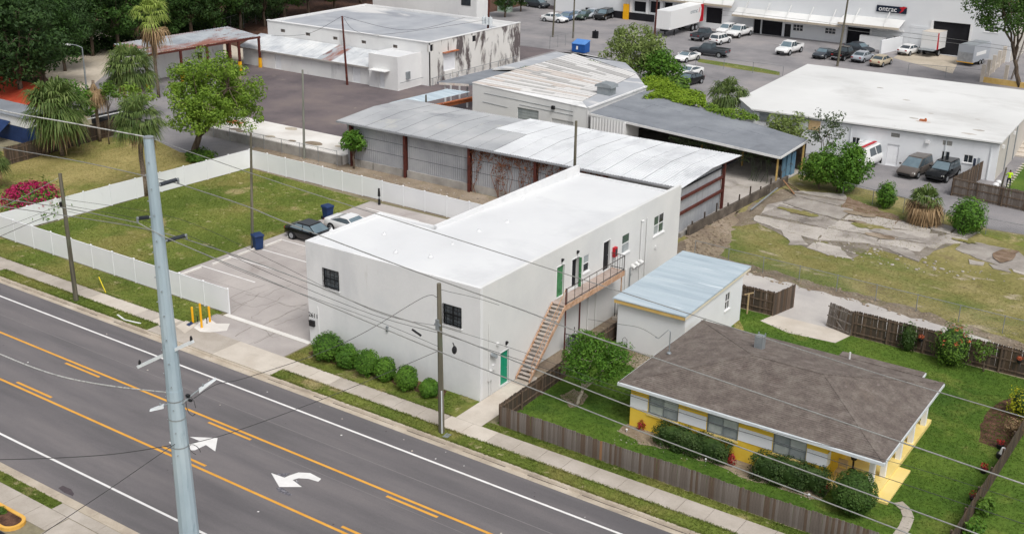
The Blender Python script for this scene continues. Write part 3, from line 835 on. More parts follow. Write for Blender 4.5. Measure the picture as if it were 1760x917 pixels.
m.build('kerb', mat('yellow_kerb', ['#d8a44a', '#e2b25c'], 1, 5, .8, stains=(('#b9893e', 3, .64, .08),)), pl)
m = MB(); m.sheet(inn, .12); m.build('mulch', M_mulch, pl)
sheet('car_park', rect(-60, -44.6, 20, 24.35), .010, mat('blue_black_asphalt', ['#23272f', '#2c313a'], 1, 5, .9))

# grass growing on the lawns
def inside(p, poly):
    c = False; j = len(poly) - 1
    for i in range(len(poly)):
        a, b = poly[i], poly[j]
        if (a[1] > p[1]) != (b[1] > p[1]) and p[0] < (b[0] - a[0]) * (p[1] - a[1]) / (b[1] - a[1]) + a[0]: c = not c
        j = i
    return c
def tufts(label, poly, n, h, material, z=.008, seed=1, avoid=()):
    rnd = random.Random(seed)
    x0, x1 = min(p[0] for p in poly), max(p[0] for p in poly); y0, y1 = min(p[1] for p in poly), max(p[1] for p in poly)
    V, Fc = [], []
    k = 0
    while k < n:
        x, y = rnd.uniform(x0, x1), rnd.uniform(y0, y1); k += 1
        if not inside((x, y), poly) or any(inside((x, y), a) for a in avoid): continue
        for b in range(3):
            t = rnd.uniform(0, 6.283); w = rnd.uniform(.012, .022); hh = h * rnd.uniform(.5, 1.2); le = rnd.uniform(.2, .9) * h
            dx, dy = math.cos(t), math.sin(t); i = len(V)
            ox, oy = x + rnd.uniform(-.05, .05), y + rnd.uniform(-.05, .05)
            V += [(ox - dy * w, oy + dx * w, z), (ox + dy * w, oy - dx * w, z), (ox + dx * le, oy + dy * le, z + hh)]
            Fc.append((i, i + 1, i + 2))
    me = bpy.data.meshes.new('grass'); me.from_pydata(V, [], Fc); me.materials.append(material); me.update()
    o = bpy.data.objects.new('grass', me); COL.objects.link(o); tag(o, label, 'grass', kind='stuff')
tufts('mown grass of the lawn inside the white fence', lawn_in, 30000, .06, M_grass, seed=1)
tufts('short grass between the white fence and the pavement', rect(-90, -56.4, 45.54, 48.1), 7000, .06, M_grass, seed=2)
tufts('narrow grass strip between kerb and pavement', rect(-46.95, -10, 43.24, 44.2), 5000, .06, M_grass, seed=3)
tufts('grass strip by the kerb left of the driveway', rect(-75.4, -58.2, 43.24, 44.2), 2600, .06, M_grass, seed=4)
tufts('grass around the clipped shrubs', rect(-48.0, -35.3, 45.54, 47.9), 3500, .06, M_grass, seed=5)
tufts('lush green grass around the yellow house', rect(HX0, HX1, HY0, HY1), 42000, .06, M_grass_rich, seed=6, avoid=[[(-26.3, 68.3), (-20.6, 67.6), (-20.4, 69.97), (-25.9, 69.97)], [(-26.9, 49.3), (-14.9, 49.4), (-14.9, 50.5), (-26.9, 50.5)], rect(-26.8, -12.7, 50.5, 60.3), rect(-32.2, -27.5, 59.2, 67.7)])
tufts('lush grass beyond the dark garden fence', rect(HX1, -2, HY0, 66), 6000, .075, M_grass_rich, seed=7)
tufts('dry tufted grass of the field behind the palms', [at(0, 260), at(165, 235), at(310, 240), at(430, 262), (-81.5, 73.5), (-82.3, 48.1), (-100, 48.1)], 16000, .07, M_grass_dry, seed=8, avoid=[STREET])
tufts('patchy weeds of the vacant lot', [(-36, 77.5), (-8, 74.5), (-8, 84), (-30, 88), (-36, 90)], 12000, .05, M_lot_blades, seed=9)
tufts('narrow grass strip on the near side of the road', rect(-60, -44.95, 26.84, 27.46), 2500, .06, M_grass, seed=10)
tufts('thin grass in front of the picket fence', rect(-32.9, -10, 45.54, 46.1), 2500, .07, M_grass, seed=11)
for k, (y, x0, x1) in enumerate(((44.2, -75.3, -58.3), (44.2, -46.9, -8), (45.54, -90, -58.4), (45.54, -47.2, -35), (43.26, -46.9, -8), (43.26, -75.3, -58.3), (46.12, -32, -10))):
    tufts('ragged grass edge ' + ('left part of the kerb strip by the pavement', 'right part of the kerb strip by the pavement', 'of the lawn before the white fence', 'of the shrub lawn', 'along the right kerb', 'along the left kerb', 'at the foot of the picket fence')[k], rect(x0, x1, y - .07, y + .07), int(55 * (x1 - x0)), .07, M_grass, .02, seed=40 + k)
tufts('weeds growing in the joints of the cracked slabs', [at(1300, 378), at(1380, 332), at(1470, 356), at(1600, 386), at(1680, 402), at(1600, 430), at(1500, 424), at(1400, 418)], 2600, .1, M_lot_blades, .03, seed=50)
rnd = random.Random(61)
for k in range(11):
    u = rnd.random(); c = Vector(at(1330 + 340 * u, 362 + 48 * u + rnd.uniform(-14, 22))); s_ = rnd.uniform(.4, 1.3)
    sheet('dirt_patch', jitter_poly([(c.x + s_ * 1.6 * math.cos(t * .7), c.y + s_ * .6 * math.sin(t * .7)) for t in range(9)], .3, .16, rnd), .106 + .002 * k, (M_lot_grass, M_dirt, M_broken2)[k % 3], parent=vac)
# white vinyl fence -----------------------------------------------------------------------------------------
def vinyl_fence(a, b, label, n, h=1.83, first=True, last=True):
    a, b = Vector(a), Vector(b)
    root = thing('vinyl_fence', ((a.x + b.x) / 2, (a.y + b.y) / 2, 0), label, 'fence', 'white vinyl fences around the lawn')
    d = (b - a); L = d.length / n; d.normalize(); nrm = Vector((-d.y, d.x)); ang = math.atan2(d.y, d.x)
    pm = MB(); pm.box(-.05, .05, -.05, .05, 0, h + .03)
    k = len(pm.v); pm.v += [(-.08, -.08, h + .03), (.08, -.08, h + .03), (.08, .08, h + .03), (-.08, .08, h + .03), (0, 0, h + .1)]
    pm._faces(k, ((0, 3, 2, 1), (0, 1, 4), (1, 2, 4), (2, 3, 4), (3, 0, 4)))
    pme = pm.mesh('post', M_vinyl)
    q = MB(); w = (L - .127)
    nb = 14; w += .02
    q.box(-w / 2, w / 2, -.03, .03, .16, h - .11)
    qme = q.mesh('panel', M_vinyl)
    r = MB(); r.box(-w / 2, w / 2, -.034, .034, .06, .17); rme = r.mesh('bottom_rail', M_vinyl)
    r = MB(); r.box(-w / 2, w / 2, -.034, .034, h - .12, h); tme = r.mesh('top_rail', M_vinyl)
    rnd = random.Random(int(abs(a.x) * 10))
    for i in range(n + 1):
        p = a + d * L * i
        if (i or first) and (i < n or last): link_mesh('post', pme, (p.x, p.y, 0), root, (0, 0, ang))
        if i < n:
            c = a + d * L * (i + .5)
            o = link_mesh('panel', qme, (c.x, c.y, rnd.uniform(-.02, .02)), root, (0, 0, ang))
            for me, nm in ((rme, 'bottom_rail'), (tme, 'top_rail')):
                s = link_mesh(nm, me, (c.x, c.y, 0), o, (0, 0, 0))
                s.location = (0, 0, 0)
vinyl_fence((-94.5, 48.18), (-55.85, 48.18), 'long white vinyl fence running along the pavement in front of the lawn', 16)
vinyl_fence((-82.3, 48.35), (-80.75, 73.75), 'white vinyl fence on the left side of the lawn by the palms', 10, first=False)
vinyl_fence((-80.75, 73.75), (-44.6, 72.92), 'white vinyl fence behind the lawn and car park, in front of the grey warehouse', 15, first=False)

# picket fences -----------------------------------------------------------------------------------------------
def picket_mesh(w, h, t, material, seed):
    r = random.Random(seed)
    m = MB()
    c = w * .22
    pts = [(-w / 2, 0), (w / 2, 0), (w / 2, h - c + r.uniform(-.01, .01)), (w / 2 - c, h), (-w / 2 + c, h), (-w / 2, h - c)]
    n = len(m.v)
    m.v += [(p[0], -t / 2, p[1]) for p in pts] + [(p[0], t / 2, p[1]) for p in pts]
    k = len(pts)
    m._faces(n, [tuple(range(k)), tuple(range(2 * k - 1, k - 1, -1))] + [((i + 1) % k, i, k + i, k + (i + 1) % k) for i in range(k)])
    return m.mesh('picket', material)
PICK = [picket_mesh(.146, 1.0, .018, mm, i) for i, mm in enumerate([M_fence, M_fence_b, M_fence_c, M_fence, M_fence_c])]
PICK_DARK = [picket_mesh(.146, 1.0, .018, mm, i) for i, mm in enumerate([M_fence_dark, M_fence_dark2, M_fence_dark, M_fence_b])]
PICK_NEW = picket_mesh(.146, 1.0, .018, M_fence_d, 3)
def picket_fence(a, b, h, label, kind='fence', set_=PICK, rails=(.25, .82), side=1, lean=0.0, seed=1, post_step=2.4, wav=.04, group=None, gaps=0.0, brace=None, posts=True, name='picket_fence', railmat=None, zs=0.0):
    a, b = Vector(a), Vector(b)
    root = thing(name, ((a.x + b.x) / 2, (a.y + b.y) / 2, 0), label, kind, group)
    rnd = random.Random(seed)
    d = b - a; L = d.length; d.normalize(); nrm = Vector((-d.y, d.x)) * side; ang = math.atan2(d.y, d.x)
    n = int(L / .144); ph = rnd.uniform(0, 6)
    for i in range(n):
        if rnd.random() < gaps: continue
        p = a + d * (L * (i + .5) / n)
        hh = h + wav * math.sin(i * .11 + ph) + rnd.uniform(-.025, .025)
        me = PICK_NEW if (set_ is PICK and rnd.random() < .006) else rnd.choice(set_)
        o = link_mesh('picket', me, (p.x + rnd.uniform(-.004, .004), p.y + rnd.uniform(-.004, .004), zs), root, (lean + rnd.uniform(-.012, .012), rnd.uniform(-.012, .012), ang))
        o.scale = (1, 1, hh)
    rm = railmat or M_fence_b
    segs = max(1, round(L / post_step))
    for f in rails:
        for i in range(segs):
            p, q = a + d * L * i / segs + nrm * .032, a + d * L * (i + 1) / segs + nrm * .032
            m = MB(); m.beam((p.x, p.y, h * f), (q.x, q.y, h * f + rnd.uniform(-.02, .02)), .038, .085); m.build('rail', rm, root)
    if posts:
        for i in range(segs + 1):
            p = a + d * L * i / segs + nrm * .1
            m = MB(); m.box(p.x - .045, p.x + .045, p.y - .045, p.y + .045, 0, h * .96); m.build('post', rm, root)
    if brace:
        m = MB()
        for (u0, z0, u1, z1) in brace:
            p, q = a + d * L * u0 + nrm * .03, a + d * L * u1 + nrm * .03
            m.beam((p.x, p.y, z0), (q.x, q.y, z1), .03, .09)
        m.build('brace', M_fence_c, root)
    return root
picket_fence((-32.2, 46.22), (-8.3, 46.3), 1.22, 'weathered grey picket fence between the pavement and the yellow house', seed=2, side=1)
picket_fence((-32.3, 46.3), (-32.55, 57.2), 1.25, 'dark brown picket fence beside the outdoor stair and concrete path', set_=PICK_DARK, seed=3, side=-1, wav=.02)
picket_fence((-32.6, 57.3), (-32.65, 62.5), 1.3, 'dark picket fence squeezed between the white building and the shed', set_=PICK_DARK, seed=4, side=-1)
picket_fence((-28.9, 69.75), (-25.95, 69.75), 1.75, 'short dark picket fence between the shed and the open gate', set_=PICK_DARK, seed=5, side=-1, rails=(.2, .55, .9))
g = picket_fence((-25.9, 69.65), (-25.35, 71.95), 1.75, 'dark timber gate leaf swung out into the alley, left of the opening', 'gate', set_=PICK_DARK, seed=6, side=1, rails=(.3, .62, .92), posts=False, name='gate_leaf')
picket_fence((-22.35, 70.2), (-20.55, 69.6), 1.65, 'sagging timber gate leaf with pale diagonal braces, right of the opening', 'gate', set_=PICK, seed=7, side=-1, rails=(.12, .5, .9), posts=False, brace=((.1, 1.5, .45, .9), (.35, .75, .8, .1)), name='gate_leaf', railmat=M_fence_c, lean=-.12)
picket_fence((-20.45, 69.7), (-2, 69.85), 1.75, 'long weathered picket fence along the alley behind the yellow house', set_=PICK_DARK, seed=8, side=-1, rails=(.15, .52, .9))
picket_fence((-8.55, 46.4), (-8.2, 62.5), 1.15, 'dark picket fence on the right side of the yellow house garden', set_=PICK_DARK, seed=9, side=1)
f1, f2 = at(1636, 336), at(1765, 364)
picket_fence(f1, f2, 1.75, 'brown picket fence with a diagonal brace near the worker in the yellow shirt', seed=10, side=-1, set_=PICK, rails=(.15, .55, .92), brace=((.28, .2, .42, 1.4),))
f3 = at(1700, 300)
picket_fence(f1, f3, 1.8, 'short brown picket fence running from the black jeep to the white wall', seed=11, side=1, set_=PICK_DARK)
f4, f5 = at(10, 285), at(212, 228)
picket_fence(f4, f5, 1.8, 'brown picket fence behind the dry field and the palms', seed=12, side=-1, set_=PICK_DARK)

# the white two-storey building -----------------------------------------------------------------------------------
X0, X1, XM, Y0, YM, Y1, BH = -48.1, -34.75, -43.55, 47.9, 54.9, 72.5, 7.0
wb = thing('white_building', ((X0 + X1) / 2, 58, 0), 'white two-storey flat-roofed building with an outside stair and green doors', 'building')
fF, fR = Face((X0, Y0), (X1, Y0), (0, -1)), Face((X1, Y0), (X1, Y1), (1, 0))
ow1, ow2 = (1.40, 2.70, 4.28, 5.54), (10.72, 12.03, 4.24, 5.50)
m = MB(); fF.wall(m, 0, BH, [ow1, ow2], .25); m.build('front_wall', M_bwhite, wb)
rd = lambda y0, y1, z0, z1: (y0 - Y0, y1 - Y0, z0, z1)
FLZ = 3.72
d_ground, d_green, d_open, w_small, d_black, w_mid, w_far = rd(49.88, 50.76, .12, 2.3), rd(55.85, 56.72, FLZ, 5.78), rd(57.62, 58.5, FLZ, 5.74), rd(59.02, 59.78, 4.42, 5.6), rd(61.5, 62.38, FLZ, 5.76), rd(63.98, 65.1, 4.18, 5.56), rd(68.5, 70.08, 4.2, 5.66)
m = MB(); fR.wall(m, 0, BH, [d_ground, d_green, d_open, w_small, d_black, w_mid, w_far], .25, .25); m.build('side_wall', M_bside, wb)
m = MB()
m.box(X0, X0 + .25, Y0 + .25, YM, 0, BH)                 # wing, left
m.box(X0 + .25, XM, YM - .25, YM, 0, BH)                 # wing, back
m.box(XM, XM + .25, YM, Y1, 0, BH)                       # long left wall
m.box(XM + .25, X1 - .25, Y1 - .25, Y1, 0, BH - .72)     # back wall
m.build('rear_walls', M_bwhite, wb)
zr = lambda y: BH - .06 - .62 * max(0, (y - 50.0)) / (Y1 - 50.0)
m = MB()
a = [(X0 + .25, Y0 + .25), (X1 - .25, Y0 + .25), (X1 - .25, YM - .25), (X0 + .25, YM - .25)]
m.face([(p[0], p[1], zr(p[1])) for p in a])
a = [(XM + .25, YM - .25), (X1 - .25, YM - .25), (X1 - .25, Y1 - .25), (XM + .25, Y1 - .25)]
m.face([(p[0], p[1], zr(p[1])) for p in a])
rf = m.build('roof', M_roofwhite, wb)
m = MB(); m.box(XM + .25, X1 - .25, Y1 - .25, Y1 + .06, BH - .70, BH - .6); m.build('roof_edge', M_roofwhite, rf)
for p in ((800, 365), (778, 420), (823, 395), (570, 398), (680, 436), (898, 335), (660, 404), (872, 378), (740, 444)):  # low vents and drains under the coating
    q = at(p[0], p[1], 6.85); z = zr(q[1])
    m = MB(); m.cyl((q[0], q[1], z), (q[0], q[1], z + .10), .17, .07, 10); m.cyl((q[0], q[1], z + .10), (q[0], q[1], z + .2), .05, .05, 8)
    m.build('roof_vent', M_roofwhite, rf)
# interior shade behind openings
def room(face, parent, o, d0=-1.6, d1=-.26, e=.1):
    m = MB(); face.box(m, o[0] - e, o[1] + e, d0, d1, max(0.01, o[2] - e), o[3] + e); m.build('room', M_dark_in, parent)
for o in (ow1, ow2): room(fF, wb, o)
for o in (d_open, d_black, w_small, w_mid, w_far): room(fR, wb, o)
fF.window(wb, *ow1, 1, 2, M_black, M_glass_front, .04, .12, bars=(4, 3), barmat=M_black, sillmat=M_bwhite, label='barred dark window on the front wall near the car park')
fF.window(wb, *ow2, 2, 2, M_black, M_glass_front, .04, .12, bars=(5, 5), barmat=M_black, sillmat=M_bwhite, label='barred dark window on the front wall near the corner')
fR.window(wb, *w_small, 1, 2, M_white_frame, [M_glass, M_glass_pale], .06, .07)
fR.window(wb, *w_mid, 1, 2, M_white_frame, [M_glass_pale, M_glass_green], .07, .07)
fR.window(wb, *w_far, 2, 2, M_white_frame, [M_glass_pale, M_glass_green, M_glass], .07, .07)
def door(face, parent, o, material, d0=-.16, d1=-.10, label=None, knob=True):
    m = MB(); face.box(m, o[0] + .02, o[1] - .02, d0, d1, o[2] + .01, o[3] - .02)
    dr = m.build('door', material, parent)
    if label: dr['label'] = label
    m = MB()
    for (za, zb) in ((.14, .46), (.54, .90)):
        for (ua, ub) in ((.14, .46), (.54, .86)):
            h, w = o[3] - o[2], o[1] - o[0]
            face.box(m, o[0] + w * ua, o[0] + w * ub, d1, d1 + .014, o[2] + h * za, o[2] + h * zb)
    m.build('panels', material, dr)
    if knob:
        m = MB(); face.box(m, o[1] - .14, o[1] - .09, d1, d1 + .05, o[2] + .95, o[2] + 1.0); m.build('handle', M_grey_metal, dr)
    return dr
door(fR, wb, d_ground, M_green_door, label='bright green ground floor door')
door(fR, wb, d_green, M_green_door2, label='leaf green door at the top of the stair')
door(fR, wb, d_black, M_black, label='black door on the balcony')
# the leaf of the open door stands out from the wall
m = MB(); m.beam((X1 + .03, Y0 + d_open[1] - .04, FLZ + 1.0), (X1 + .19, Y0 + d_open[1] - .02, FLZ + 1.0), .04, 1.96); o = m.build('door', M_green_door2, wb); o['label'] = 'green door leaf standing open'
m = MB(); m.box(X1 + .12, X1 + .16, Y0 + d_open[1] - .12, Y0 + d_open[1] - .06, FLZ + .95, FLZ + 1.0); m.build('handle', M_grey_metal, o)
for o in (d_ground, d_green, d_open, d_black):    # frames
    m = MB()
    fR.box(m, o[0] - .05, o[0], -.02, .025, o[2], o[3] + .05); fR.box(m, o[1], o[1] + .05, -.02, .025, o[2], o[3] + .05); fR.box(m, o[0], o[1], -.02, .025, o[3], o[3] + .05)
    m.build('door_frame', M_white_frame, wb)
def text_mesh(txt, size, material, name, loc, rot, parent, depth=.012):
    cu = bpy.data.curves.new(name, 'FONT'); cu.body = txt; cu.size = size; cu.extrude = depth; cu.align_x = 'CENTER'
    ob = bpy.data.objects.new('tmp', cu); COL.objects.link(ob)
    me = bpy.data.meshes.new_from_object(ob.evaluated_get(bpy.context.evaluated_depsgraph_get()))
    bpy.data.objects.remove(ob)
    me.materials.clear(); me.materials.append(material)
    o = link_mesh(name, me, loc, parent, rot)
    return o
text_mesh('2611', .42, M_black, 'street_number', (-47.72, Y0 - .012, 1.95), (R(90), 0, 0), wb)
m = MB(); fF.box(m, .1, .5, .005, .16, 1.36, 1.72); fF.box(m, .08, .52, .005, .18, 1.70, 1.74); m.build('letter_box', M_black, wb)
m = MB(); fF.box(m, .78, .84, .003, .05, .1, 2.8); m.build('downpipe', M_bwhite, wb)
m = MB(); fF.box(m, 6.42, 6.56, .003, .09, 2.62, 2.95); m.build('wall_light', M_grey_metal, wb)
m = MB(); fF.box(m, 6.44, 6.54, .09, .12, 2.66, 2.78); m.build('wall_light_lens', M_glass, wb)
def wall_lamp(y, z):
    m = MB(); fR.box(m, y - Y0 - .06, y - Y0 + .06, .003, .08, z - .1, z + .12); fR.box(m, y - Y0 - .05, y - Y0 + .05, .08, .15, z + .02, z + .12)
    o = m.build('wall_lamp', M_black, wb)
    m = MB(); fR.box(m, y - Y0 - .05, y - Y0 + .05, .02, .13, z - .15, z - .101); m.build('lens', M_white_frame, o)
wall_lamp(56.4, 6.1); wall_lamp(58.2, 6.1); wall_lamp(50.45, 2.75)
m = MB(); fR.box(m, 62.72 - Y0, 63.08 - Y0, .004, .2, 4.42, 5.08); o = m.build('extinguisher_box', M_red, wb)
m = MB(); fR.box(m, 62.78 - Y0, 63.02 - Y0, .2, .21, 4.5, 4.98); m.build('box_window', M_glass, o)
# pipes, conduits and meters on the side wall
def wpipe(y, z0, z1, r=.05, d=.08, name='pipe', mt=M_bside):
    m = MB(); m.cyl((X1 + d, y, z0), (X1 + d, y, z1), r, r, 8); return m.build(name, mt, wb)
wpipe(66.6, .1, 5.85, .07); wpipe(67.35, .1, 5.9, .045); wpipe(65.2, .1, 2.9, .04, name='conduit', mt=M_grey_metal); wpipe(64.6, .1, 3.0, .05); wpipe(60.7, .1, 3.2, .05); wpipe(59.7, .1, 3.2, .05); wpipe(58.6, .2, 2.6, .03, mt=M_grey_metal)
m = MB(); m.ball((X1 + .12, 66.6, 5.9), .12, .12, .1, 8, 6); m.build('pipe_cap', M_bside, wb)
for y in (65.5, 66.05, 66.6):
    m = MB(); m.cyl((X1, y, 3.0), (X1 + .32, y, 2.85), .13, .17, 10); m.build('vent_hood', M_bside, wb)
m = MB(); fR.box(m, 68.8 - Y0, 69.0 - Y0, .003, .1, 3.2, 3.4); m.build('socket_box', M_bside, wb)
for (y, z, w, h) in ((48.75, 1.35, .36, .6), (49.1, 1.75, .2, .3), (65.45, 2.6, .2, .4), (49.55, 3.05, .2, .12)):
    m = MB(); fR.box(m, y - Y0 - w / 2, y - Y0 + w / 2, .004, .14, z - h / 2, z + h / 2); m.build('meter_box', M_bside, wb)
m = MB(); m.cyl((X1 + .05, 48.7, .1), (X1 + .05, 48.7, 4.6), .03, .03, 8); m.build('conduit', M_bside, wb)
m = MB(); m.cyl((X1 + .05, 48.95, 0), (X1 + .05, 48.95, 1.1), .025, .025, 8); m.build('conduit', M_bside, wb)
m = MB()
for k in range(3): m.cyl((X1 + .16 + k * .02, 48.9 + k * .14, 2.65 - k * .1), (X1 + .18 + k * .02, 48.9 + k * .14, 2.66 - k * .1), .14, .1, 12)
m.build('satellite_dish', M_grey_metal, wb)
for y in (57.0, 63.4):      # air conditioning condensers on pads
    t = thing('air_conditioner', (-33.95, y, 0), None, 'air conditioner', 'air conditioning units beside the white building')
    t['label'] = 'caged air conditioning unit on a pad beside the ' + ('foot of the balcony posts' if y < 60 else 'shed roof corner')
    m = MB(); m.box(-34.5, -33.4, y - .75, y + .75, .0, .22); m.build('pad', M_walk, t)
    m = MB(); m.box(-34.3, -33.6, y - .4, y + .4, .22, 1.0); b = m.build('casing', M_grey_metal, t)
    m = MB()
    for k in range(9): m.box(-33.6, -33.585, y - .34, y + .34, .3 + k * .075, .33 + k * .075)
    m.build('louvres', M_black, b)
    m = MB(); m.cyl((-33.95, y, 1.0), (-33.95, y, 1.03), .27, .27, 14); m.build('fan_guard', M_black, b)
    m = MB()
    for (xx, yy) in ((-34.4, -.6), (-33.45, -.6), (-34.4, .6), (-33.45, .6)): m.box(xx - .02, xx + .02, y + yy - .02, y + yy + .02, .22, 1.3)
    for k in range(9): m.box(-33.46, -33.44, y - .6 + .15 * k - .008, y - .6 + .15 * k + .008, .25, 1.28)
    for k in range(7): m.box(-34.4 + k * .158 - .008, -34.4 + k * .158 + .008, y - .61, y - .59, .25, 1.28)
    m.box(-34.42, -33.43, y - .62, y - .58, 1.28, 1.31); m.box(-33.47, -33.43, y - .62, y + .62, 1.28, 1.31); m.build('cage', M_black, t)
# outside stair and balcony (fixed to the building)
BX0, BX1, BY0, BY1 = X1 + .02, -33.7, 55.3, 62.65
m = MB(); m.box(BX0, BX1 - .05, BY0, BY1 - .05, FLZ - .09, FLZ - .02); m.build('balcony_deck', M_deck, wb)
m = MB(); m.box(BX1 - .05, BX1, BY0 - .02, BY1, FLZ - .34, FLZ); m.box(BX0, BX1 - .05, BY1 - .05, BY1, FLZ - .34, FLZ); m.build('balcony_beam', M_rustwood, wb)
for y in (55.45, 57.15, 62.4):
    m = MB(); m.box(BX1 - .12, BX1 - .055, y - .035, y + .035, 0, FLZ - .34 if y > 56 else FLZ + 1.05); m.build('balcony_post', M_redsteel if y < 62 else M_rustwood, wb)
rl = MB()
for z in (FLZ + 1.05, FLZ + .12):
    rl.beam((BX1 - .03, BY0 + .1, z), (BX1 - .03, BY1 - .03, z), .03, .04); rl.beam((BX0, BY1 - .03, z), (BX1 - .03, BY1 - .03, z), .03, .04)
ro = rl.build('balcony_rail', M_rail, wb)
for k in range(9):
    y = BY0 + .2 + k * .88
    if y > BY1: break
    m = MB(); m.box(BX1 - .045, BX1 - .02, y - .012, y + .012, FLZ, FLZ + 1.05); m.build('baluster', M_rail, ro)
for k in range(6):
    x = BX0 + .1 + k * .18; m = MB(); m.box(x - .01, x + .01, BY1 - .04, BY1 - .02, FLZ, FLZ + 1.05); m.build('baluster', M_rail, ro)
SY0, SY1 = 51.55, 55.3
for xx in (BX0 + .03, BX1 - .06):
    m = MB(); m.hexa([(xx, SY0 - .1, 0), (xx + .05, SY0 - .1, 0), (xx + .05, SY1, FLZ - .32), (xx, SY1, FLZ - .32), (xx, SY0 - .1, .22), (xx + .05, SY0 - .1, .22), (xx + .05, SY1, FLZ + .04), (xx, SY1, FLZ + .04)])
    m.build('stringer', M_rustwood, wb)
NS = 19
for k in range(NS):
    y = SY0 + (SY1 - SY0) * k / NS; z = FLZ * (k + 1) / (NS + 1)
    m = MB(); m.box(BX0 + .085, BX1 - .065, y - .02, y + .23, z - .045, z); m.build('tread', M_tread, wb)
m = MB()
m.beam((BX1 - .03, SY0 + .1, 1.1), (BX1 - .03, SY1, FLZ + 1.05), .03, .05); m.beam((BX1 - .3, SY0 + .3, .32), (BX1 - .3, SY1 - .3, FLZ - .3), .03, .05)
m.beam((BX1 - .03, SY0 + .12, .1), (BX1 - .03, SY0 + .12, 1.1), .03, .03, Vector((0, 1, 0)))
m.build('stair_rail', M_rustwood, wb)

# shed ---------------------------------------------------------------------------------------------------------
sh = thing('shed', (-29.85, 63.4, 0), 'white block shed with a flat pale blue roof beside the white building', 'shed')
SX0, SX1, SYa, SYb = -32.2, -27.5, 59.2, 67.7
sF, sR = Face((SX0, SYa), (SX1, SYa), (0, -1)), Face((SX1, SYa), (SX1, SYb), (1, 0))
def z_s(y): return 3.22 + .3 * (y - 58.8) / 10
m = MB(); sF.wall(m, 0, 3.2, [], .2); m.build('front_wall', M_bluewhite, sh)
sd1, sd2 = (2.2, 3.0, .05, 2.1), (5.85, 6.6, 1.55, 2.75)
m = MB(); sR.wall(m, 0, 3.2, [sd1, sd2], .2, .2); m.build('side_wall', M_bluewhite, sh)
m = MB(); m.box(SX0, SX0 + .2, SYa + .2, SYb, 0, 3.2); m.box(SX0 + .2, SX1 - .2, SYb - .2, SYb, 0, 3.2); m.build('rear_walls', M_bluewhite, sh)
m = MB(); m.hexa([(SX1, SYa, 3.2), (SX1 - .2, SYa, 3.2), (SX1 - .2, SYb, 3.2), (SX1, SYb, 3.2)][::-1] + [(SX1, SYa, 3.21), (SX1 - .2, SYa, 3.21), (SX1 - .2, SYb, 3.40), (SX1, SYb, 3.40)][::-1]); m.build('wall_top', M_bluewhite, sh)
room(sR, sh, sd1, -1.2, -.21); room(sR, sh, sd2, -1.2, -.21)
sR.window(sh, *sd2, 2, 2, M_white_frame, M_glass, .05, .07)
door(sR, sh, sd1, M_glass_pale)
RX0, RX1, RY0, RY1 = -32.45, -27.36, 58.9, 68.6
m = MB(); P = [(RX0, RY0), (RX1, RY0), (RX1, RY1), (RX0, RY1)]
m.hexa([(p[0], p[1], z_s(p[1]) + .06) for p in P] + [(p[0], p[1], z_s(p[1]) + .13) for p in P]); r2 = m.build('roof', M_shed_roof, sh)
for k in range(9):     # overlapping rolls of felt
    y = RY0 + .05 + k * 1.1; y1 = min(y + 1.16, RY1 - .01)
    m = MB(); m.hexa([(RX0 + .01, y, z_s(y) + .131), (RX1 - .01, y, z_s(y) + .131), (RX1 - .01, y1, z_s(y1) + .131), (RX0 + .01, y1, z_s(y1) + .131), (RX0 + .01, y, z_s(y) + .145), (RX1 - .01, y, z_s(y) + .145), (RX1 - .01, y1, z_s(y1) + .136), (RX0 + .01, y1, z_s(y1) + .136)])
    m.build('felt_roll', M_shed_roof, r2)
m = MB(); m.box(RX0 + .1, RX1 - .05, RY0 + .02, RY0 + .07, 3.05, 3.26); m.build('fascia', M_fascia, sh); m = MB(); m.hexa([(RX1 - .07, RY0 + .02, 3.07), (RX1 - .02, RY0 + .02, 3.07), (RX1 - .02, RY1, 3.37), (RX1 - .07, RY1, 3.37), (RX1 - .07, RY0 + .02, 3.27), (RX1 - .02, RY0 + .02, 3.27), (RX1 - .02, RY1, 3.57), (RX1 - .07, RY1, 3.57)])
m.build('fascia', M_fascia_pale, sh)
t = thing('timber_post', (*at(1284, 539), 0), 'raw timber post with a crooked crossbar in front of the dark picket fence', 'post')
q = at3(1284, 539); m = MB(); m.box(q.x - .04, q.x + .04, q.y - .04, q.y + .04, 0, 1.5); m.build('post', M_wood_new, t)
m = MB(); m.beam(q + Vector((-.3, 0, 1.35)), q + Vector((.3, .05, 1.62)), .05, .07); m.build('crossbar', M_wood_new, t)
m = MB(); q = at3(1073, 600); m.tube([q + Vector((-.15, 0, .3)), q + Vector((-.16, 0, .7)), q + Vector((0, 0, .85)), q + Vector((.16, 0, .7)), q + Vector((.15, 0, .3))], .015, 5); m.ball(q + Vector((0, 0, .22)), .16, .16, .12, 10, 6)
tag(m.build('hanging_basket', M_black), 'small black hanging basket on a hook in front of the shed', 'basket')

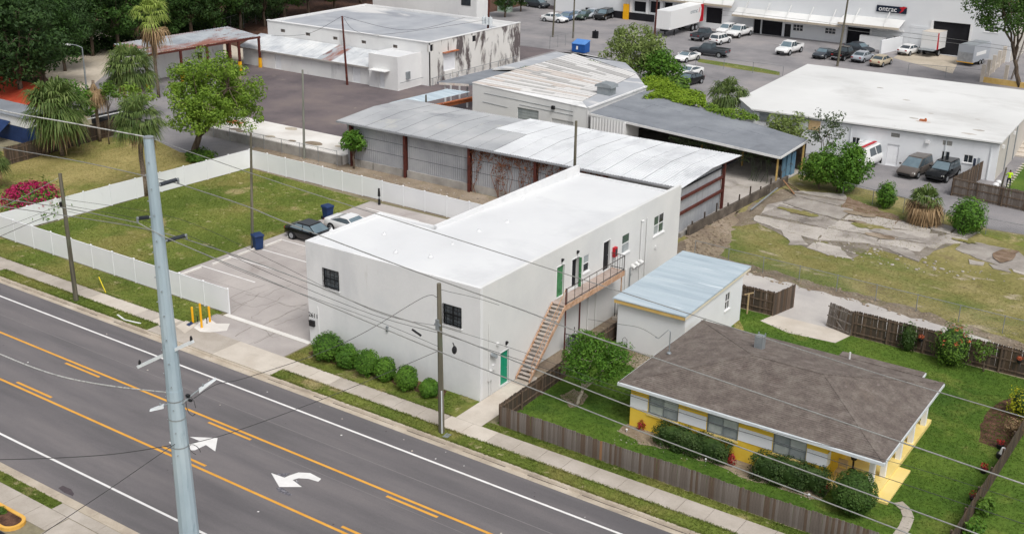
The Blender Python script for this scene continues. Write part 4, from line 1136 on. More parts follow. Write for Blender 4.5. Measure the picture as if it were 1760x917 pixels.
# yellow house --------------------------------------------------------------------------------------------------
hs = thing('yellow_house', (-19.6, 55.4, 0), 'single-storey yellow and white house with a brown shingle hip roof and corner porch', 'house')
WX0, WX1, WXP, WY0, WY1 = -26.4, -13.1, -15.25, 50.5, 60.1
EZ = 2.58
hF = Face((WX0, WY0), (WXP, WY0), (0, -1))
wins = [(-25.3, -23.5), (-21.8, -20.03), (-18.1, -16.32)]
ops = [(a - WX0, b - WX0, 1.08, 2.2) for a, b in wins]
m = MB(); hF.wall(m, 0, EZ, ops, .2); m.build('front_wall', M_yellow_wall, hs)
m = MB(); m.box(WX0, WX0 + .2, WY0 + .2, WY1, 0, EZ); m.box(WX0 + .2, WX1 - 2.2, WY1 - .2, WY1, 0, EZ); m.box(WXP - .2, WXP, WY0 + .2, WY1 - .2, 0, EZ); m.build('other_walls', M_yellow_wall, hs)
for o in ops: room(hF, hs, o, -1.5, -.21)
edges = [WX0] + [v for w in wins for v in w] + [WXP]
for i in range(0, len(edges), 2):
    m = MB(); hF.box(m, edges[i] - WX0 + (.0 if i == 0 else .03), edges[i + 1] - WX0 - .03 + (.03 if i == 6 else 0), .004, .035, 1.2, 1.95); m.build('white_band', M_house_white, hs)
m = MB(); m.box(WXP + .004, WXP + .035, WY0 - .03, WY0 + .5, 1.2, 1.95); m.build('white_band', M_house_white, hs)
for o in ops:
    hF.window(hs, *o, 2, 2, M_grey_metal, [M_glass_blind, M_glass_pale], .05, .08, sillmat=M_yellow_pale)
# porch
m = MB(); m.box(WXP, WX1 + .1, WY0 + .1, WY1, 0, .26); m.box(WX1 + .1, WX1 + .38, WY0 + .6, WY1 + .45, 0, .255); m.build('porch_floor', M_yellow_pale, hs)
m = MB(); m.box(-12.95, -12.1, 50.8, 54.6, 0, .13); m.build('porch_step', M_yellow_pale, hs)
for (x, y) in ((-13.25, 51.6), (-13.05, 52.95), (-12.95, 55.2), (-12.95, 57.3), (-12.95, 59.7)):
    m = MB(); m.box(x - .13, x + .13, y - .13, y + .13, .26, EZ - .02); o = m.build('porch_column', M_house_white, hs)
m = MB(); m.box(-14.2, -13.96, 54.6, 54.75, .26, 2.3); m.build('porch_doorpost', M_rustwood, hs)
# roof
EX0, EX1, EY0, EY1, RZ = -26.95, -12.35, 50.08, 60.45, 3.86
ry = (EY0 + EY1) / 2; rl_, rr_ = EX0 + 5.5, EX1 - 5.0
A, B, C, D, Rl, Rr = (EX0, EY0, EZ + .1), (EX1, EY0, EZ + .1), (EX1, EY1, EZ + .1), (EX0, EY1, EZ + .1), (rl_, ry, RZ), (rr_, ry, RZ)
m = MB(); m.face([A, B, Rr, Rl]); m.face([B, C, Rr]); m.face([C, D, Rl, Rr]); m.face([D, A, Rl])
hr = m.build('roof', M_shingle, hs)
m = MB(); zz = lambda y: EZ + .1 + (RZ - EZ - .1) * (EY1 + .55 - y) / (EY1 + .55 - ry)
m.hexa([(-18.2, 56.2, zz(56.2) - .1), (-13.6, 56.2, zz(56.2) - .1), (-13.6, 61.05, zz(61.05) - .02), (-18.2, 61.05, zz(61.05) - .02), (-18.2, 56.2, zz(56.2) - .09), (-13.6, 56.2, zz(56.2) - .09), (-13.6, 61.05, zz(61.05) + .06), (-18.2, 61.05, zz(61.05) + .06)])
# shingle courses: thin overlapping strips laid up each slope
def courses(P0, P1, Q0, Q1, n, z=.006):
    """rows from eave P0-P1 up to ridge Q0-Q1"""
    P0, P1, Q0, Q1 = (Vector(v) for v in (P0, P1, Q0, Q1))
    m = MB()
    nrm = (P1 - P0).cross(Q0 - P0).normalized()
    if nrm.z < 0: nrm = -nrm
    for i in range(n):
        a0, a1 = P0.lerp(Q0, i / n), P1.lerp(Q1, i / n)
        b0, b1 = P0.lerp(Q0, (i + 1.06) / n), P1.lerp(Q1, (i + 1.06) / n)
        lo, hi = nrm * (z + .012), nrm * z * .4
        m.face([a0 + lo, a1 + lo, b1 + hi, b0 + hi]); m.face([a0, a1, a1 + lo, a0 + lo])
    return m.build('shingle_courses', M_shingle, hr)
courses(A, B, Rl, Rr, 34); courses(B, C, Rr, Rr, 34); courses(C, D, Rr, Rl, 34); courses(D, A, Rl, Rl, 34)
M_ridge = M_shingle
m = MB()
for p, q in ((A, Rl), (D, Rl), (B, Rr), (C, Rr), (Rl, Rr)):
    p, q = Vector(p), Vector(q); n = int((q - p).length / .3)
    for k in range(n):
        m.beam(p.lerp(q, k / n) + Vector((0, 0, .012)), p.lerp(q, (k + .97) / n) + Vector((0, 0, .016)), .2, .012)
m.build('ridge_caps', M_ridge, hr)
m = MB(); m.box(-18.3, -13.55, 60.46, 61.1, EZ + .04, EZ + .15); m.build('porch_canopy', M_shingle, hr)
m = MB(); m.box(EX0 - .04, EX1 + .04, EY0 - .12, EY0, EZ - .07, EZ + .09); m.build('gutter', M_gutter, hr)
m = MB(); m.box(EX1, EX1 + .05, EY0, EY1, EZ - .07, EZ + .09); m.build('fascia', M_gutter, hr); m = MB(); m.box(EX0 - .05, EX0, EY0, EY1, EZ - .07, EZ + .09); m.build('fascia', M_gutter, hr); m = MB(); m.box(-13.55, -13.5, 60.46, 61.1, EZ - .04, EZ + .12); m.build('fascia', M_gutter, hr)
m = MB(); m.box(EX0 + .02, EX1 - .02, EY0 + .02, EY1 - .02, EZ + .0, EZ + .04); m.build('soffit', M_house_white, hs)
q = at3(1305, 600, 3.35); m = MB(); m.box(q.x - .24, q.x + .24, q.y - .24, q.y + .24, 3.2, 4.2); c = m.build('chimney_flue', M_grey_metal, hs)
m = MB()
for (dx, dy) in ((-.2, -.2), (.2, -.2), (.2, .2), (-.2, .2)): m.box(q.x + dx - .03, q.x + dx + .03, q.y + dy - .03, q.y + dy + .03, 4.2, 4.32)
m.box(q.x - .3, q.x + .3, q.y - .3, q.y + .3, 3.2, 3.26); m.build('flue_cap', M_grey_metal, c)
mast = at3(1150, 605, 2.95)
m = MB(); m.cyl(mast + Vector((0, 0, -.2)), mast + Vector((0, 0, 1.3)), .035, .035, 8); m.tube([mast + Vector((0, 0, 1.3)), mast + Vector((-.12, -.05, 1.38)), mast + Vector((-.35, -.15, 1.1)), mast + Vector((-.62, -.2, .78)), mast + Vector((-.85, -.2, .8))], .022, 6); m.cyl(mast + Vector((0, 0, -.05)), mast + Vector((0, 0, .02)), .14, .1, 10)
m.build('service_mast', M_grey_metal, hs)
q = at3(1460, 616, 3.0); m = MB(); m.cyl(q, q + Vector((0, 0, .4)), .05, .05, 8); m.build('roof_pipe', M_white_frame, hs)
# porch furniture
ct = at3(1442, 815)
t = thing('garden_chair', (-14.85, 51.35, .26), 'tan wooden chair standing on the yellow porch', 'chair')
x, y, z = -14.75, 51.45, .26
m = MB(); m.box(x - .24, x + .24, y - .24, y + .24, z + .42, z + .47); m.build('seat', M_wood_new, t)
m = MB(); m.box(x - .24, x + .24, y + .2, y + .25, z + .6, z + 1.0); m.build('backrest', M_wood_new, t)
for dx in (-.21, .21):
    for dy in (-.21, .21):
        m = MB(); m.box(x + dx - .025, x + dx + .025, y + dy - .025, y + dy + .025, z, z + (.42 if dy < 0 else 1.0)); m.build('leg', M_wood_new, t)
t = thing('plant_stand', (-14.5, 52.6, .26), 'dark potted plant on a stand at the back of the porch', 'plant')
m = MB(); m.cyl((-14.5, 52.6, .26), (-14.5, 52.6, .9), .05, .05, 8); m.cyl((-14.5, 52.6, .26), (-14.5, 52.6, .3), .2, .2, 10); m.build('stand', M_black, t)
m = MB(); m.cyl((-14.5, 52.6, .9), (-14.5, 52.6, 1.15), .14, .2, 10); m.build('pot', M_black, t)
def hit(face, px_, py_):
    d = _ray(px_, py_); n = face.n
    t = (face.a.x * n.x + face.a.y * n.y) / (d.x * n.x + d.y * n.y)
    p = Vector((d.x * t, d.y * t, CAM_H + d.z * t))
    return (p - face.a).dot(face.t), p.z
def hrect(face, x0, y0, x1, y1):
    """opening seen between two corners of the picture"""
    u0, z1 = hit(face, x0, y0); u1, z0 = hit(face, x1, y1)
    if u1 < u0: u0, u1 = u1, u0
    return (u0, u1, min(z0, z1), max(z0, z1))
def corr(m, p, q, z0, z1, nrm, pitch=.24, amp=.03):
    """corrugated sheet between p and q (plan points), ribs upright"""
    p, q = Vector((p[0], p[1], 0)), Vector((q[0], q[1], 0)); nrm = Vector((nrm[0], nrm[1], 0))
    n = max(2, int((q - p).length / pitch * 4)); prev = None
    for i in range(n + 1):
        off = (0, 1, 1, 0)[i % 4] * amp
        c = p.lerp(q, i / n) + nrm * off
        if prev is not None: m.face([(prev.x, prev.y, z0), (c.x, c.y, z0), (c.x, c.y, z1), (prev.x, prev.y, z1)])
        prev = c
    return m
def corr_roof(m, a, b, c, d, pitch=.25, amp=.03):
    """sheet a-b along the eave, d-c along the ridge, ribs from eave to ridge"""
    a, b, c, d = (Vector(v) for v in (a, b, c, d))
    n = max(2, int((b - a).length / pitch * 4)); prev = None
    for i in range(n + 1):
        off = Vector((0, 0, (0, 1, 1, 0)[i % 4] * amp))
        e, r = a.lerp(b, i / n) + off, d.lerp(c, i / n) + off
        if prev: m.face([prev[0], e, r, prev[1]])
        prev = (e, r)
    return m

# grey corrugated warehouse ------------------------------------------------------------------------------------
gw = thing('grey_warehouse', (-56.5, 85, 0), 'long grey corrugated metal warehouse with rust-red columns behind the white building', 'warehouse')
GY, GX0, GX1, GYB = 80.35, -74.2, -38.6, 88.2
cols = [-73.5, -66.85, -59.4, -52.3, -45.4, -38.75]
fg = Face((GX0, GY), (GX1, GY), (0, -1))
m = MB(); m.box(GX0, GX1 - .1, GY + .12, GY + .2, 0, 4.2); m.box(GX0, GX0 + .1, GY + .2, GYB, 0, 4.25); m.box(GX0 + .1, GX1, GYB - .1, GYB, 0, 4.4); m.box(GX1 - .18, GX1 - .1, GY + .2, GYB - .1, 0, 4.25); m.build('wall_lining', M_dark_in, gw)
for i in range(5):
    xa, xb = cols[i] + .14, cols[i + 1] - .14
    for j, (z0, z1) in enumerate(((.72, 1.875), (1.91, 3.015), (3.05, 4.22))):
        m = MB(); corr(m, (xa, GY), (xb, GY), z0, z1, (0, -1)); m.build('wall_panel', M_corr, gw)
    m = MB(); m.box(xa, xb, GY - .16 if i < 2 else GY - .04, GY + .1, 0, .71); m.build('plinth', M_concrete_wall, gw)
m = MB(); m.box(GX0, cols[0] - .16, GY, GY + .1, 0, 4.2); m.build('wall_panel', M_corr, gw)
for x in cols:
    m = MB(); m.box(x - .13, x + .13, GY - .36, GY - .32, 0, 4.25); m.box(x - .13, x + .13, GY - .06, GY - .02, 0, 4.25); m.box(x - .02, x + .02, GY - .32, GY - .06, 0, 4.25); m.build('column', M_redsteel, gw)
# right end wall
m = MB()
n = 60; zt = lambda y: 4.27 + (.37 * min(1, (y - 79.9) / 5.4)) - (.04 * max(0, (y - 85.3)) )
for i in range(n):
    y0, y1 = GY + (GYB - GY) * i / n, GY + (GYB - GY) * (i + 1) / n
    o0, o1 = (0, .03, .03, 0)[i % 4], (0, .03, .03, 0)[(i + 1) % 4]
    m.face([(GX1 + o0, y0, .35), (GX1 + o1, y1, .35), (GX1 + o1, y1, zt(y1)), (GX1 + o0, y0, zt(y0))])
m.build('end_wall', M_corr, gw)
for z in (2.0, 3.25):
    m = MB(); m.box(GX1 + .05, GX1 + .22, GY - .3, GYB, z - .1, z + .1); m.build('girt', M_redsteel, gw)
m = MB(); m.box(GX1 + .04, GX1 + .26, GYB, GYB + .22, 0, 4.46); m.build('column', M_redsteel, gw)
m = MB(); m.beam((GX1 + .1, GYB + .1, 4.44), (GX1 + .1, 91.2, 4.34), .12, .16); m.build('rafter', M_redsteel, gw)
m = MB(); m.box(GX1 - .1, GX1 + .3, GY, GYB + .2, 0, .34); m.build('plinth', M_concrete_wall, gw)
# roof in sheets
RX = [-75.1 + i * 36.9 / 20 for i in range(21)]
for i in range(20):
    a, b = RX[i], RX[i + 1] + .03; zo = .006 * (i % 2)
    mt = M_corr_white if a > -58.2 else M_corr_roof
    m = MB(); corr_roof(m, (a, 79.85, 4.3 + zo), (b, 79.85, 4.3 + zo), (b, 85.3, 4.68 + zo), (a, 85.3, 4.68 + zo)); m.build('roof_sheet', mt, gw)
    mt = M_corr_white if a > -61 else M_corr_roof
    m = MB(); corr_roof(m, (a, 85.29, 4.682 + zo), (b, 85.29, 4.682 + zo), (b, 91.3 if a > -61 else 90.6, 4.45 + zo), (a, 91.3 if a > -61 else 90.6, 4.45 + zo)); m.build('roof_sheet', mt, gw)
m = MB(); m.box(-75.1, -38.2, 79.78, 79.86, 4.14, 4.3); m.build('eave_trim', M_corr, gw)
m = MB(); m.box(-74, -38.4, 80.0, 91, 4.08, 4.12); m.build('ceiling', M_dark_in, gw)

# concrete retaining wall and white sandy slab
rw = thing('retaining_wall', (-81, 79.8, 0), 'stained pale concrete retaining wall holding a white sandy slab left of the grey warehouse', 'wall')
m = MB(); m.box(-96, -74.4, 79.5, 79.75, 0, .95); m.build('wall_face', M_concrete_wall, rw)
m = MB(); m.box(-96, -74.4, 79.75, 85.2, 0, .9); m.build('slab', M_white_slab, rw)
rnd = random.Random(4)
for k in range(12):
    x, y = rnd.uniform(-95, -75.5), rnd.uniform(80.5, 84.5); r_ = rnd.uniform(.3, .9)
    m = MB(); m.sheet([(x + r_ * 1.5 * rnd.uniform(.7, 1.1) * math.cos(t * .628), y + r_ * rnd.uniform(.7, 1.1) * math.sin(t * .628)) for t in range(10)], .905 + k * .001); m.build('stain_patch', rnd.choice([M_rust, M_sand, M_dirt, M_mulch]) if k % 3 == 0 else rnd.choice([M_sand, M_dirt]), rw)
# low dark wall beside the vacant lot
lw = thing('low_wall', (-38, 92, 0), 'low dark mossy concrete wall with posts on the left edge of the vacant lot', 'wall')
wa, wb_ = at3(1182, 405), at3(1352, 316)
m = MB(); m.beam(wa + Vector((0, 0, .4)), wb_ + Vector((0, 0, .4)), .22, .8); m.build('wall_face', M_wall_dark, lw)
for k in range(9):
    p = wa.lerp(wb_, (k + .3) / 9)
    m = MB(); m.box(p.x - .05, p.x + .05, p.y - .05, p.y + .05, .3, 1.1 + .25 * (k % 3)); m.build('post', M_fence_dark, lw)
m = MB(); p, q = at3(1290, 365), at3(1335, 334); m.cyl(p + Vector((.0, 0, .25)), q + Vector((0, 0, .6)), .07, .07, 8); tag(m.build('loose_pipe', M_grey_metal), 'pale loose pipe leaning along the low mossy wall', 'pipe')
for k, (p, q) in enumerate((((1345, 322), (1365, 335)), ((1352, 325), (1362, 333)), ((1350, 318), (1375, 330)))):
    a, b = at3(*p), at3(*q); m = MB(); m.beam(a + Vector((0, 0, .7 - .2 * k)), b + Vector((0, 0, .1)), .12, .05); tag(m.build('loose_plank', M_fence_b if k else M_fence_d), ('top', 'middle', 'lowest')[k] + ' loose plank leaning at the end of the low mossy wall', 'plank', 'loose planks by the carport')

# second warehouse with striped roof ----------------------------------------------------------------------------
sw = thing('striped_roof_warehouse', (-66, 108, 0), 'white warehouse with a white and rust striped metal roof and a roof ventilator', 'warehouse')
FL, FR, RRr, RLr = at3(811, 142, 5.0), at3(1001, 174, 4.55), at3(1094, 127, 4.55), at3(985, 92, 5.0)
def bil(u, v, dz=0.0):
    p = FL.lerp(FR, u).lerp(RLr.lerp(RRr, u), v); return Vector((p.x, p.y, p.z + dz))
rnd = random.Random(21)
NP = 26
for i in range(NP):
    cuts = sorted([0, 1] + [rnd.uniform(.15, .85) for _ in range(rnd.choice((1, 2, 3)))])
    for k in range(len(cuts) - 1):
        v0, v1 = i / NP + .002, (i + 1) / NP - .002
        r_ = rnd.random(); f = i / NP
        mt = M_roofpan_b if r_ < .2 else (M_roofpan_c if (r_ < .5 and (f < .6)) else M_roofpan_a)
        h = rnd.uniform(.02, .05)
        u0, u1 = cuts[k] + .001, cuts[k + 1] - .001
        m = MB(); m.hexa([bil(u0, v0, -.02), bil(u1, v0, -.02), bil(u1, v1, -.02), bil(u0, v1, -.02), bil(u0, v0, h), bil(u1, v0, h), bil(u1, v1, h - .012), bil(u0, v1, h - .012)])
        m.build('roof_pan', mt, sw)
G1, G2 = at3(1010, 186, 4.45), at3(1110, 149, 4.45)
m = MB(); m.hexa([FR + Vector((.02, 0, -.2)), G1 + Vector((0, 0, -.2)), G2 + Vector((0, 0, -.2)), RRr + Vector((.02, 0, -.2)), FR + Vector((.02, 0, -.02)), G1, G2, RRr + Vector((.02, 0, -.02))]); m.build('side_roof', M_flatpale, sw)
m = MB(); m.beam(G1 + Vector((.08, 0, .03)), G2 + Vector((.08, 0, .03)), .22, .16); m.build('roof_cap', M_oldwhite, sw)
FLg = Vector((FL.x + .05, FL.y + .05, 0)); G1g = Vector((G1.x - .02, FL.y + .0, 0))
sf = Face((FLg.x, FLg.y), (G1.x, G1.y + .06), (0, -1))
sf.n = Vector((sf.t.y, -sf.t.x, 0))
od1, od2 = hrect(sf, 889, 184, 925, 222), hrect(sf, 948, 203, 985, 222)
m = MB(); sf.wall(m, 0, 4.4, [od1, od2], .2); m.build('front_wall', M_oldwhite, sw)
m = MB(); m.hexa([sf.p(0, -.2, 4.4), sf.p(0, 0, 4.4), sf.p(sf.len, 0, 4.4), sf.p(sf.len, -.2, 4.4)][::-1] + [sf.p(0, -.2, 4.99), sf.p(0, 0, 4.99), sf.p(sf.len, 0, 4.44), sf.p(sf.len, -.2, 4.44)][::-1]); m.build('gable', M_oldwhite, sw)
for o, mt in ((od1, M_glass_pale), (od2, M_oldwhite)):
    m = MB()
    nn = 12
    for k in range(nn):
        z0 = o[2] + (o[3] - o[2]) * k / nn; sf.box(m, o[0], o[1], -.18, -.12 + (.02 if k % 2 else 0), z0 + .005, o[2] + (o[3] - o[2]) * (k + 1) / nn)
    m.build('roller_door', mt, sw)
m = MB(); m.hexa([(G1.x - .05, G1.y, 0), (G1.x + .05, G1.y, 0), (G2.x + .05, G2.y, 0), (G2.x - .05, G2.y, 0), (G1.x - .05, G1.y, 4.3), (G1.x + .05, G1.y, 4.3), (G2.x + .05, G2.y, 4.3), (G2.x - .05, G2.y, 4.3)]); m.build('side_wall', M_oldwhite, sw); m = MB(); m.box(FL.x, FL.x + .2, FL.y + .3, RLr.y, 0, 4.8); m.build('side_wall', M_oldwhite, sw)
for (a, b) in (((830, 175), (872, 185)), ((893, 180), (985, 199)), ((832, 160), (985, 192))):
    p, q = hit(sf, *a), hit(sf, *b); m = MB(); m.beam(sf.p(p[0], .02, p[1]), sf.p(q[0], .02, q[1]), .03, .04); m.build('conduit', M_grey_metal, sw)
p = hit(sf, 952, 184); m = MB(); sf.box(m, p[0] - .15, p[0] + .15, .01, .3, p[1] - .2, p[1] + .15); m.build('flood_lamp', M_black, sw)
V = at3(1042, 160, 4.6)
m = MB(); m.box(V.x - .8, V.x + .8, V.y - .6, V.y + .6, 4.5, 5.25); vo = m.build('ventilator', M_grey_metal, sw)
m = MB(); pts = [(-1.05, 0), (-.95, .25), (-.5, .42), (.5, .42), (.95, .25), (1.05, 0)]
for i in range(5):
    a, b = pts[i], pts[i + 1]; m.face([(V.x + a[0], V.y - .75, 5.3 + a[1]), (V.x + a[0], V.y + .75, 5.3 + a[1]), (V.x + b[0], V.y + .75, 5.3 + b[1]), (V.x + b[0], V.y - .75, 5.3 + b[1])])
m.face([(V.x + p[0], V.y - .75, 5.3 + p[1]) for p in pts]); m.face([(V.x + p[0], V.y + .75, 5.3 + p[1]) for p in pts[::-1]]); m.build('hood', M_grey_metal, vo)
m = MB(); m.face([sf.p(0, 0, 4.985), sf.p(sf.len, 0, 4.435), G1 + Vector((0, 0, -.01)), FR + Vector((0, 0, -.03)), FL + Vector((0, 0, -.03))]); m.face([sf.p(0, .03, 4.9), sf.p(sf.len, .03, 4.35), sf.p(sf.len, .03, 4.47), sf.p(0, .03, 5.02)]); m.build('eave_flashing', M_oldwhite, sw)
# low flat roofs beyond it
ln = thing('felt_roof_annex', (*at(850, 130, 3.5), 0), 'low grey felt-roofed annex between the striped warehouse and the stained white building', 'building')
pa = [at3(751, 141, 3.5), at3(811, 144, 3.5), at3(905, 117, 3.5), at3(846, 118, 3.5)]
pb = [at3(846, 118, 3.8), at3(905, 116, 3.8), at3(988, 91, 3.8), at3(1050, 112, 3.8), at3(1096, 127, 3.8), at3(1075, 108, 3.8), at3(1010, 94, 3.8), at3(956, 89, 3.8)]
for P, mt in ((pa, M_flatgrey), (pb, M_flatpale)):
    z = P[0].z; m = MB(); m.prism([(p.x, p.y) for p in P], z - .22, z); m.build('roof', mt, ln)
m = MB(); c_ = pa; m.box(pa[0].x + .6, pa[0].x + .75, pa[0].y + .6, pa[0].y + .75, 0, 3.3); m.build('post', M_oldwhite, ln)
q = at3(846, 140, 0); m = MB(); m.prism([(p.x * .97 + sum(v.x for v in pb) / 8 * .03, p.y * .97 + sum(v.y for v in pb) / 8 * .03) for p in pb], 0, 3.57); m.build('walls', M_oldwhite, ln)
m = MB(); a, b = at3(755, 142, 3.5), at3(806, 145, 3.5); m.beam(a + Vector((0, -.05, -.1)), b + Vector((0, -.05, -.1)), .08, .25); m.build('fascia', M_roofpan_c, ln)
bc = thing('metal_canopy', (*at(740, 168, 3.2), 0), 'narrow bluish corrugated canopy roof leading to the striped warehouse', 'canopy')
for k in range(4):
    f0, f1 = k / 4, (k + 1) / 4
    a, d_ = at3(668, 177, 3.2).lerp(at3(725, 177, 3.0), f0), at3(768, 153, 3.2).lerp(at3(808, 158, 3.0), f0)
    b, c_ = at3(668, 177, 3.2).lerp(at3(725, 177, 3.0), f1), at3(768, 153, 3.2).lerp(at3(808, 158, 3.0), f1)
    m = MB(); corr_roof(m, a, b, c_, d_, .3, .04); m.build('roof_sheet', M_shed_roof, bc)
for p in ((790, 170), (775, 175), (803, 185)):
    q = at3(*p); m = MB(); m.box(q.x - .08, q.x + .08, q.y - .08, q.y + .08, 0, 3.0); m.build('post', M_oldwhite, bc)
m = MB(); m.beam(at3(735, 186, 2.6), at3(812, 170, 2.6), .2, .5); m.beam(at3(735, 183, 2.9), at3(812, 167, 2.9), .3, .08); tag(m.build('rusty_girder', M_rust), 'rusty orange girder along the yard behind the grey warehouse roof', 'girder')

# open carport with grey felt roof --------------------------------------------------------------------------------
cp = thing('carport', (-47.5, 104, 0), 'open-fronted carport with a large grey felt roof and vines', 'carport')
C1, C2, C3, C4 = at3(1014, 194, 4.05), at3(1341, 269, 3.05), at3(1388, 240, 3.05), at3(1109, 156, 4.05)
nseg = 6
for i in range(nseg):
    for j in range(3):
        def cb(u, v, dz=0): 
            p = C1.lerp(C2, u).lerp(C4.lerp(C3, u), v); return Vector((p.x, p.y, p.z + dz))
        u0, u1, v0, v1 = i / nseg - .001, (i + 1) / nseg, j / 3 - .001, (j + 1) / 3
        h = .008 * ((i + 2 * j) % 3) + .01
        m = MB(); m.hexa([cb(u0, v0, -.1), cb(u1, v0, -.1), cb(u1, v1, -.1), cb(u0, v1, -.1), cb(u0, v0, h), cb(u1, v0, h), cb(u1, v1, h), cb(u0, v1, h)]); m.build('felt_sheet', M_flatgrey, cp)
m = MB(); m.beam(C1 + Vector((0, -.05, -.12)), C2 + Vector((0, -.05, -.12)), .08, .22); m.build('front_fascia', M_oldwhite, cp)
m = MB(); m.beam(C2 + Vector((.05, 0, -.12)), C3 + Vector((.05, 0, -.12)), .06, .22); m.build('end_fascia', M_oldwhite, cp)
m = MB(); a, b = C4, C3; m.hexa([(a.x, a.y - .3, 0), (b.x, b.y - .3, 0), (b.x, b.y - .15, 0), (a.x, a.y - .15, 0), (a.x, a.y - .3, 3.8), (b.x, b.y - .3, 2.9), (b.x, b.y - .15, 2.9), (a.x, a.y - .15, 3.8)]); m.build('darkening_wall', M_wall_dark, cp)  # dark wall added at the rear to deepen the shade under the roof
W1, W2 = at3(1015, 195, 4.0), at3(1073, 209, 3.85)
m = MB(); corr(m, (W1.x, W1.y), (W2.x, W2.y), 0, 3.75, (0, -1), .35, .05); m.build('side_panel', M_oldwhite, cp)
m = MB(); m.box(W2.x - .05, W2.x + .05, W2.y, W2.y + 3.0, 0, 3.7); m.build('side_panel', M_oldwhite, cp)
for p in ((1333, 318, 3.0), (1377, 295, 3.0), (1206, 262, 3.3), (1275, 285, 3.2)):
    q = at3(p[0], p[1]); m = MB(); m.box(q.x - .07, q.x + .07, q.y - .07, q.y + .07, 0, p[2] - .15); m.build('post', M_fascia, cp)
for k, p in enumerate(((1346, 305), (1354, 302), (1362, 299))):
    q = at3(*p); m = MB(); m.box(q.x - .06, q.x + .02, q.y - .5, q.y + .4, 0, 2.2); m.build('end_panel', mat('blue_board%d' % k, ['#4f7590', '#6f8fa3'], 1, 5, .8, stains=(('#53432f', 1, .6, .1),)), cp)

# white-roofed building on the right ------------------------------------------------------------------------------
rb = thing('white_roof_building', (-35, 124, 0), 'low white building with a broad flat white roof at the right', 'building')
K1, K2, K3, K4, K5 = at3(1291, 187, 3.9), at3(1722, 245, 3.9), at3(1800, 160, 3.9), at3(1388, 110, 3.9), at3(1270, 169, 3.9)
m = MB(); m.prism([(p.x, p.y) for p in (K1, K2, K3, K4, K5)], 3.75, 3.9); m.build('roof', M_whiteroofB, rb)
fb = Face((K1.x + .25, K1.y + .35), (K2.x - .2, K2.y + .35), (0, -1)); fb.n = Vector((fb.t.y, -fb.t.x, 0))
wn = [hrect(fb, 1465, 235, 1477, 250), hrect(fb, 1619, 259, 1631, 275), hrect(fb, 1657, 265, 1671, 281)]
gb = [hrect(fb, 1532, 228, 1546, 237), hrect(fb, 1621, 241, 1636, 251)]
dr_ = hrect(fb, 1526, 247, 1542, 279); dr_ = (dr_[0], dr_[1], .05, dr_[3])
m = MB(); fb.wall(m, 0, 3.75, wn + gb + [dr_], .2); m.build('front_wall', M_bluewhite, rb)
fe = Face((K2.x - .2, K2.y + .35), (K3.x - .2, K3.y), (1, 0)); fe.n = Vector((fe.t.y, -fe.t.x, 0))
m = MB(); fe.wall(m, 0, 3.75, [], .2, .2); m.build('end_wall', M_beige, rb)
m = MB(); m.prism([(p.x, p.y) for p in (Vector((K1.x + .25, K1.y + .36, 0)), Vector((K1.x + .45, K1.y + .4, 0)), Vector((K4.x + .3, K4.y - .3, 0)), Vector((K5.x + .25, K5.y, 0)))], 0, 3.75); m.build('left_wall', M_bluewhite, rb)
for o in wn + gb: room(fb, rb, o, -1.2, -.21, .08)
for o in wn: fb.window(rb, *o, 2, 1, M_white_frame, M_glass, .05, .08)
for o in gb: fb.window(rb, *o, 5, 3, M_concrete_wall, M_glass_pale, .05, .08, sill=False)
door(fb, rb, dr_, M_house_white)
for (x0, y0, x1, y1, mt) in ((1391, 206, 1409, 225, M_wood_new), (1306, 194, 1323, 209, M_grey_metal)):
    o = hrect(fb, x0, y0, x1, y1); m = MB(); fb.box(m, o[0], o[1], .01, .08, o[2], o[3]); po = m.build('shutter', mt, rb)
    m = MB()
    for k in range(8): fb.box(m, o[0] + .04, o[1] - .04, .08, .1, o[2] + (o[3] - o[2]) * (k + .15) / 8, o[2] + (o[3] - o[2]) * (k + .7) / 8)
    m.build('slats', mt, po)
for p in ((1595, 243), (1480, 244)):
    u, z = hit(fb, *p); m = MB(); fb.box(m, u - .2, u + .2, .01, .25, z - .15, z + .15); m.build('flood_lamp', M_white_frame, rb)
m = MB(); fb.box(m, 0, fb.len, .02, .12, 3.6, 3.74); m.build('gutter', M_grey_metal, rb)
for f in (.42, .80, .97):
    m = MB(); fb.box(m, fb.len * f, fb.len * f + .08, .01, .1, .1, 3.6); m.build('downpipe', M_gutter, rb)
for (u, z) in ((1.5, 2.9), (7, 3.1)):
    m = MB(); fe.box(m, u, u + .3, .01, .22, z, z + .3); m.build('flood_lamp', M_white_frame, rb)
for (u0, w) in ((4.5, .08), (9, .1)):
    m = MB(); fe.box(m, u0, u0 + w, .01, .1, .1, 3.6); m.build('downpipe', M_grey_metal, rb)
rnd = random.Random(9)
for p in ((1586, 209, .5), (1682, 224, .35), (1665, 230, .4), (1570, 203, .3), (1558, 172, .25), (1512, 151, .25), (1600, 195, .2), (1680, 205, .15)):
    q = at3(p[0], p[1], 3.9); s = p[2]
    m = MB(); m.sheet([(q.x + 2 * s * rnd.uniform(.6, 1.1) * math.cos(t * .7), q.y + s * rnd.uniform(.6, 1.1) * math.sin(t * .7)) for t in range(9)], 3.904); m.build('roof_patch', M_broken if s < .45 else M_roofpan_c, rb)
m = MB(); q = at3(1587, 208, 3.9); m.box(q.x - .35, q.x + .3, q.y - .2, q.y + .2, 3.9, 4.05); m.cyl((q.x + .2, q.y, 3.9), (q.x + .2, q.y, 4.2), .1, .1, 8); m.build('roof_vent', M_rust, rb)

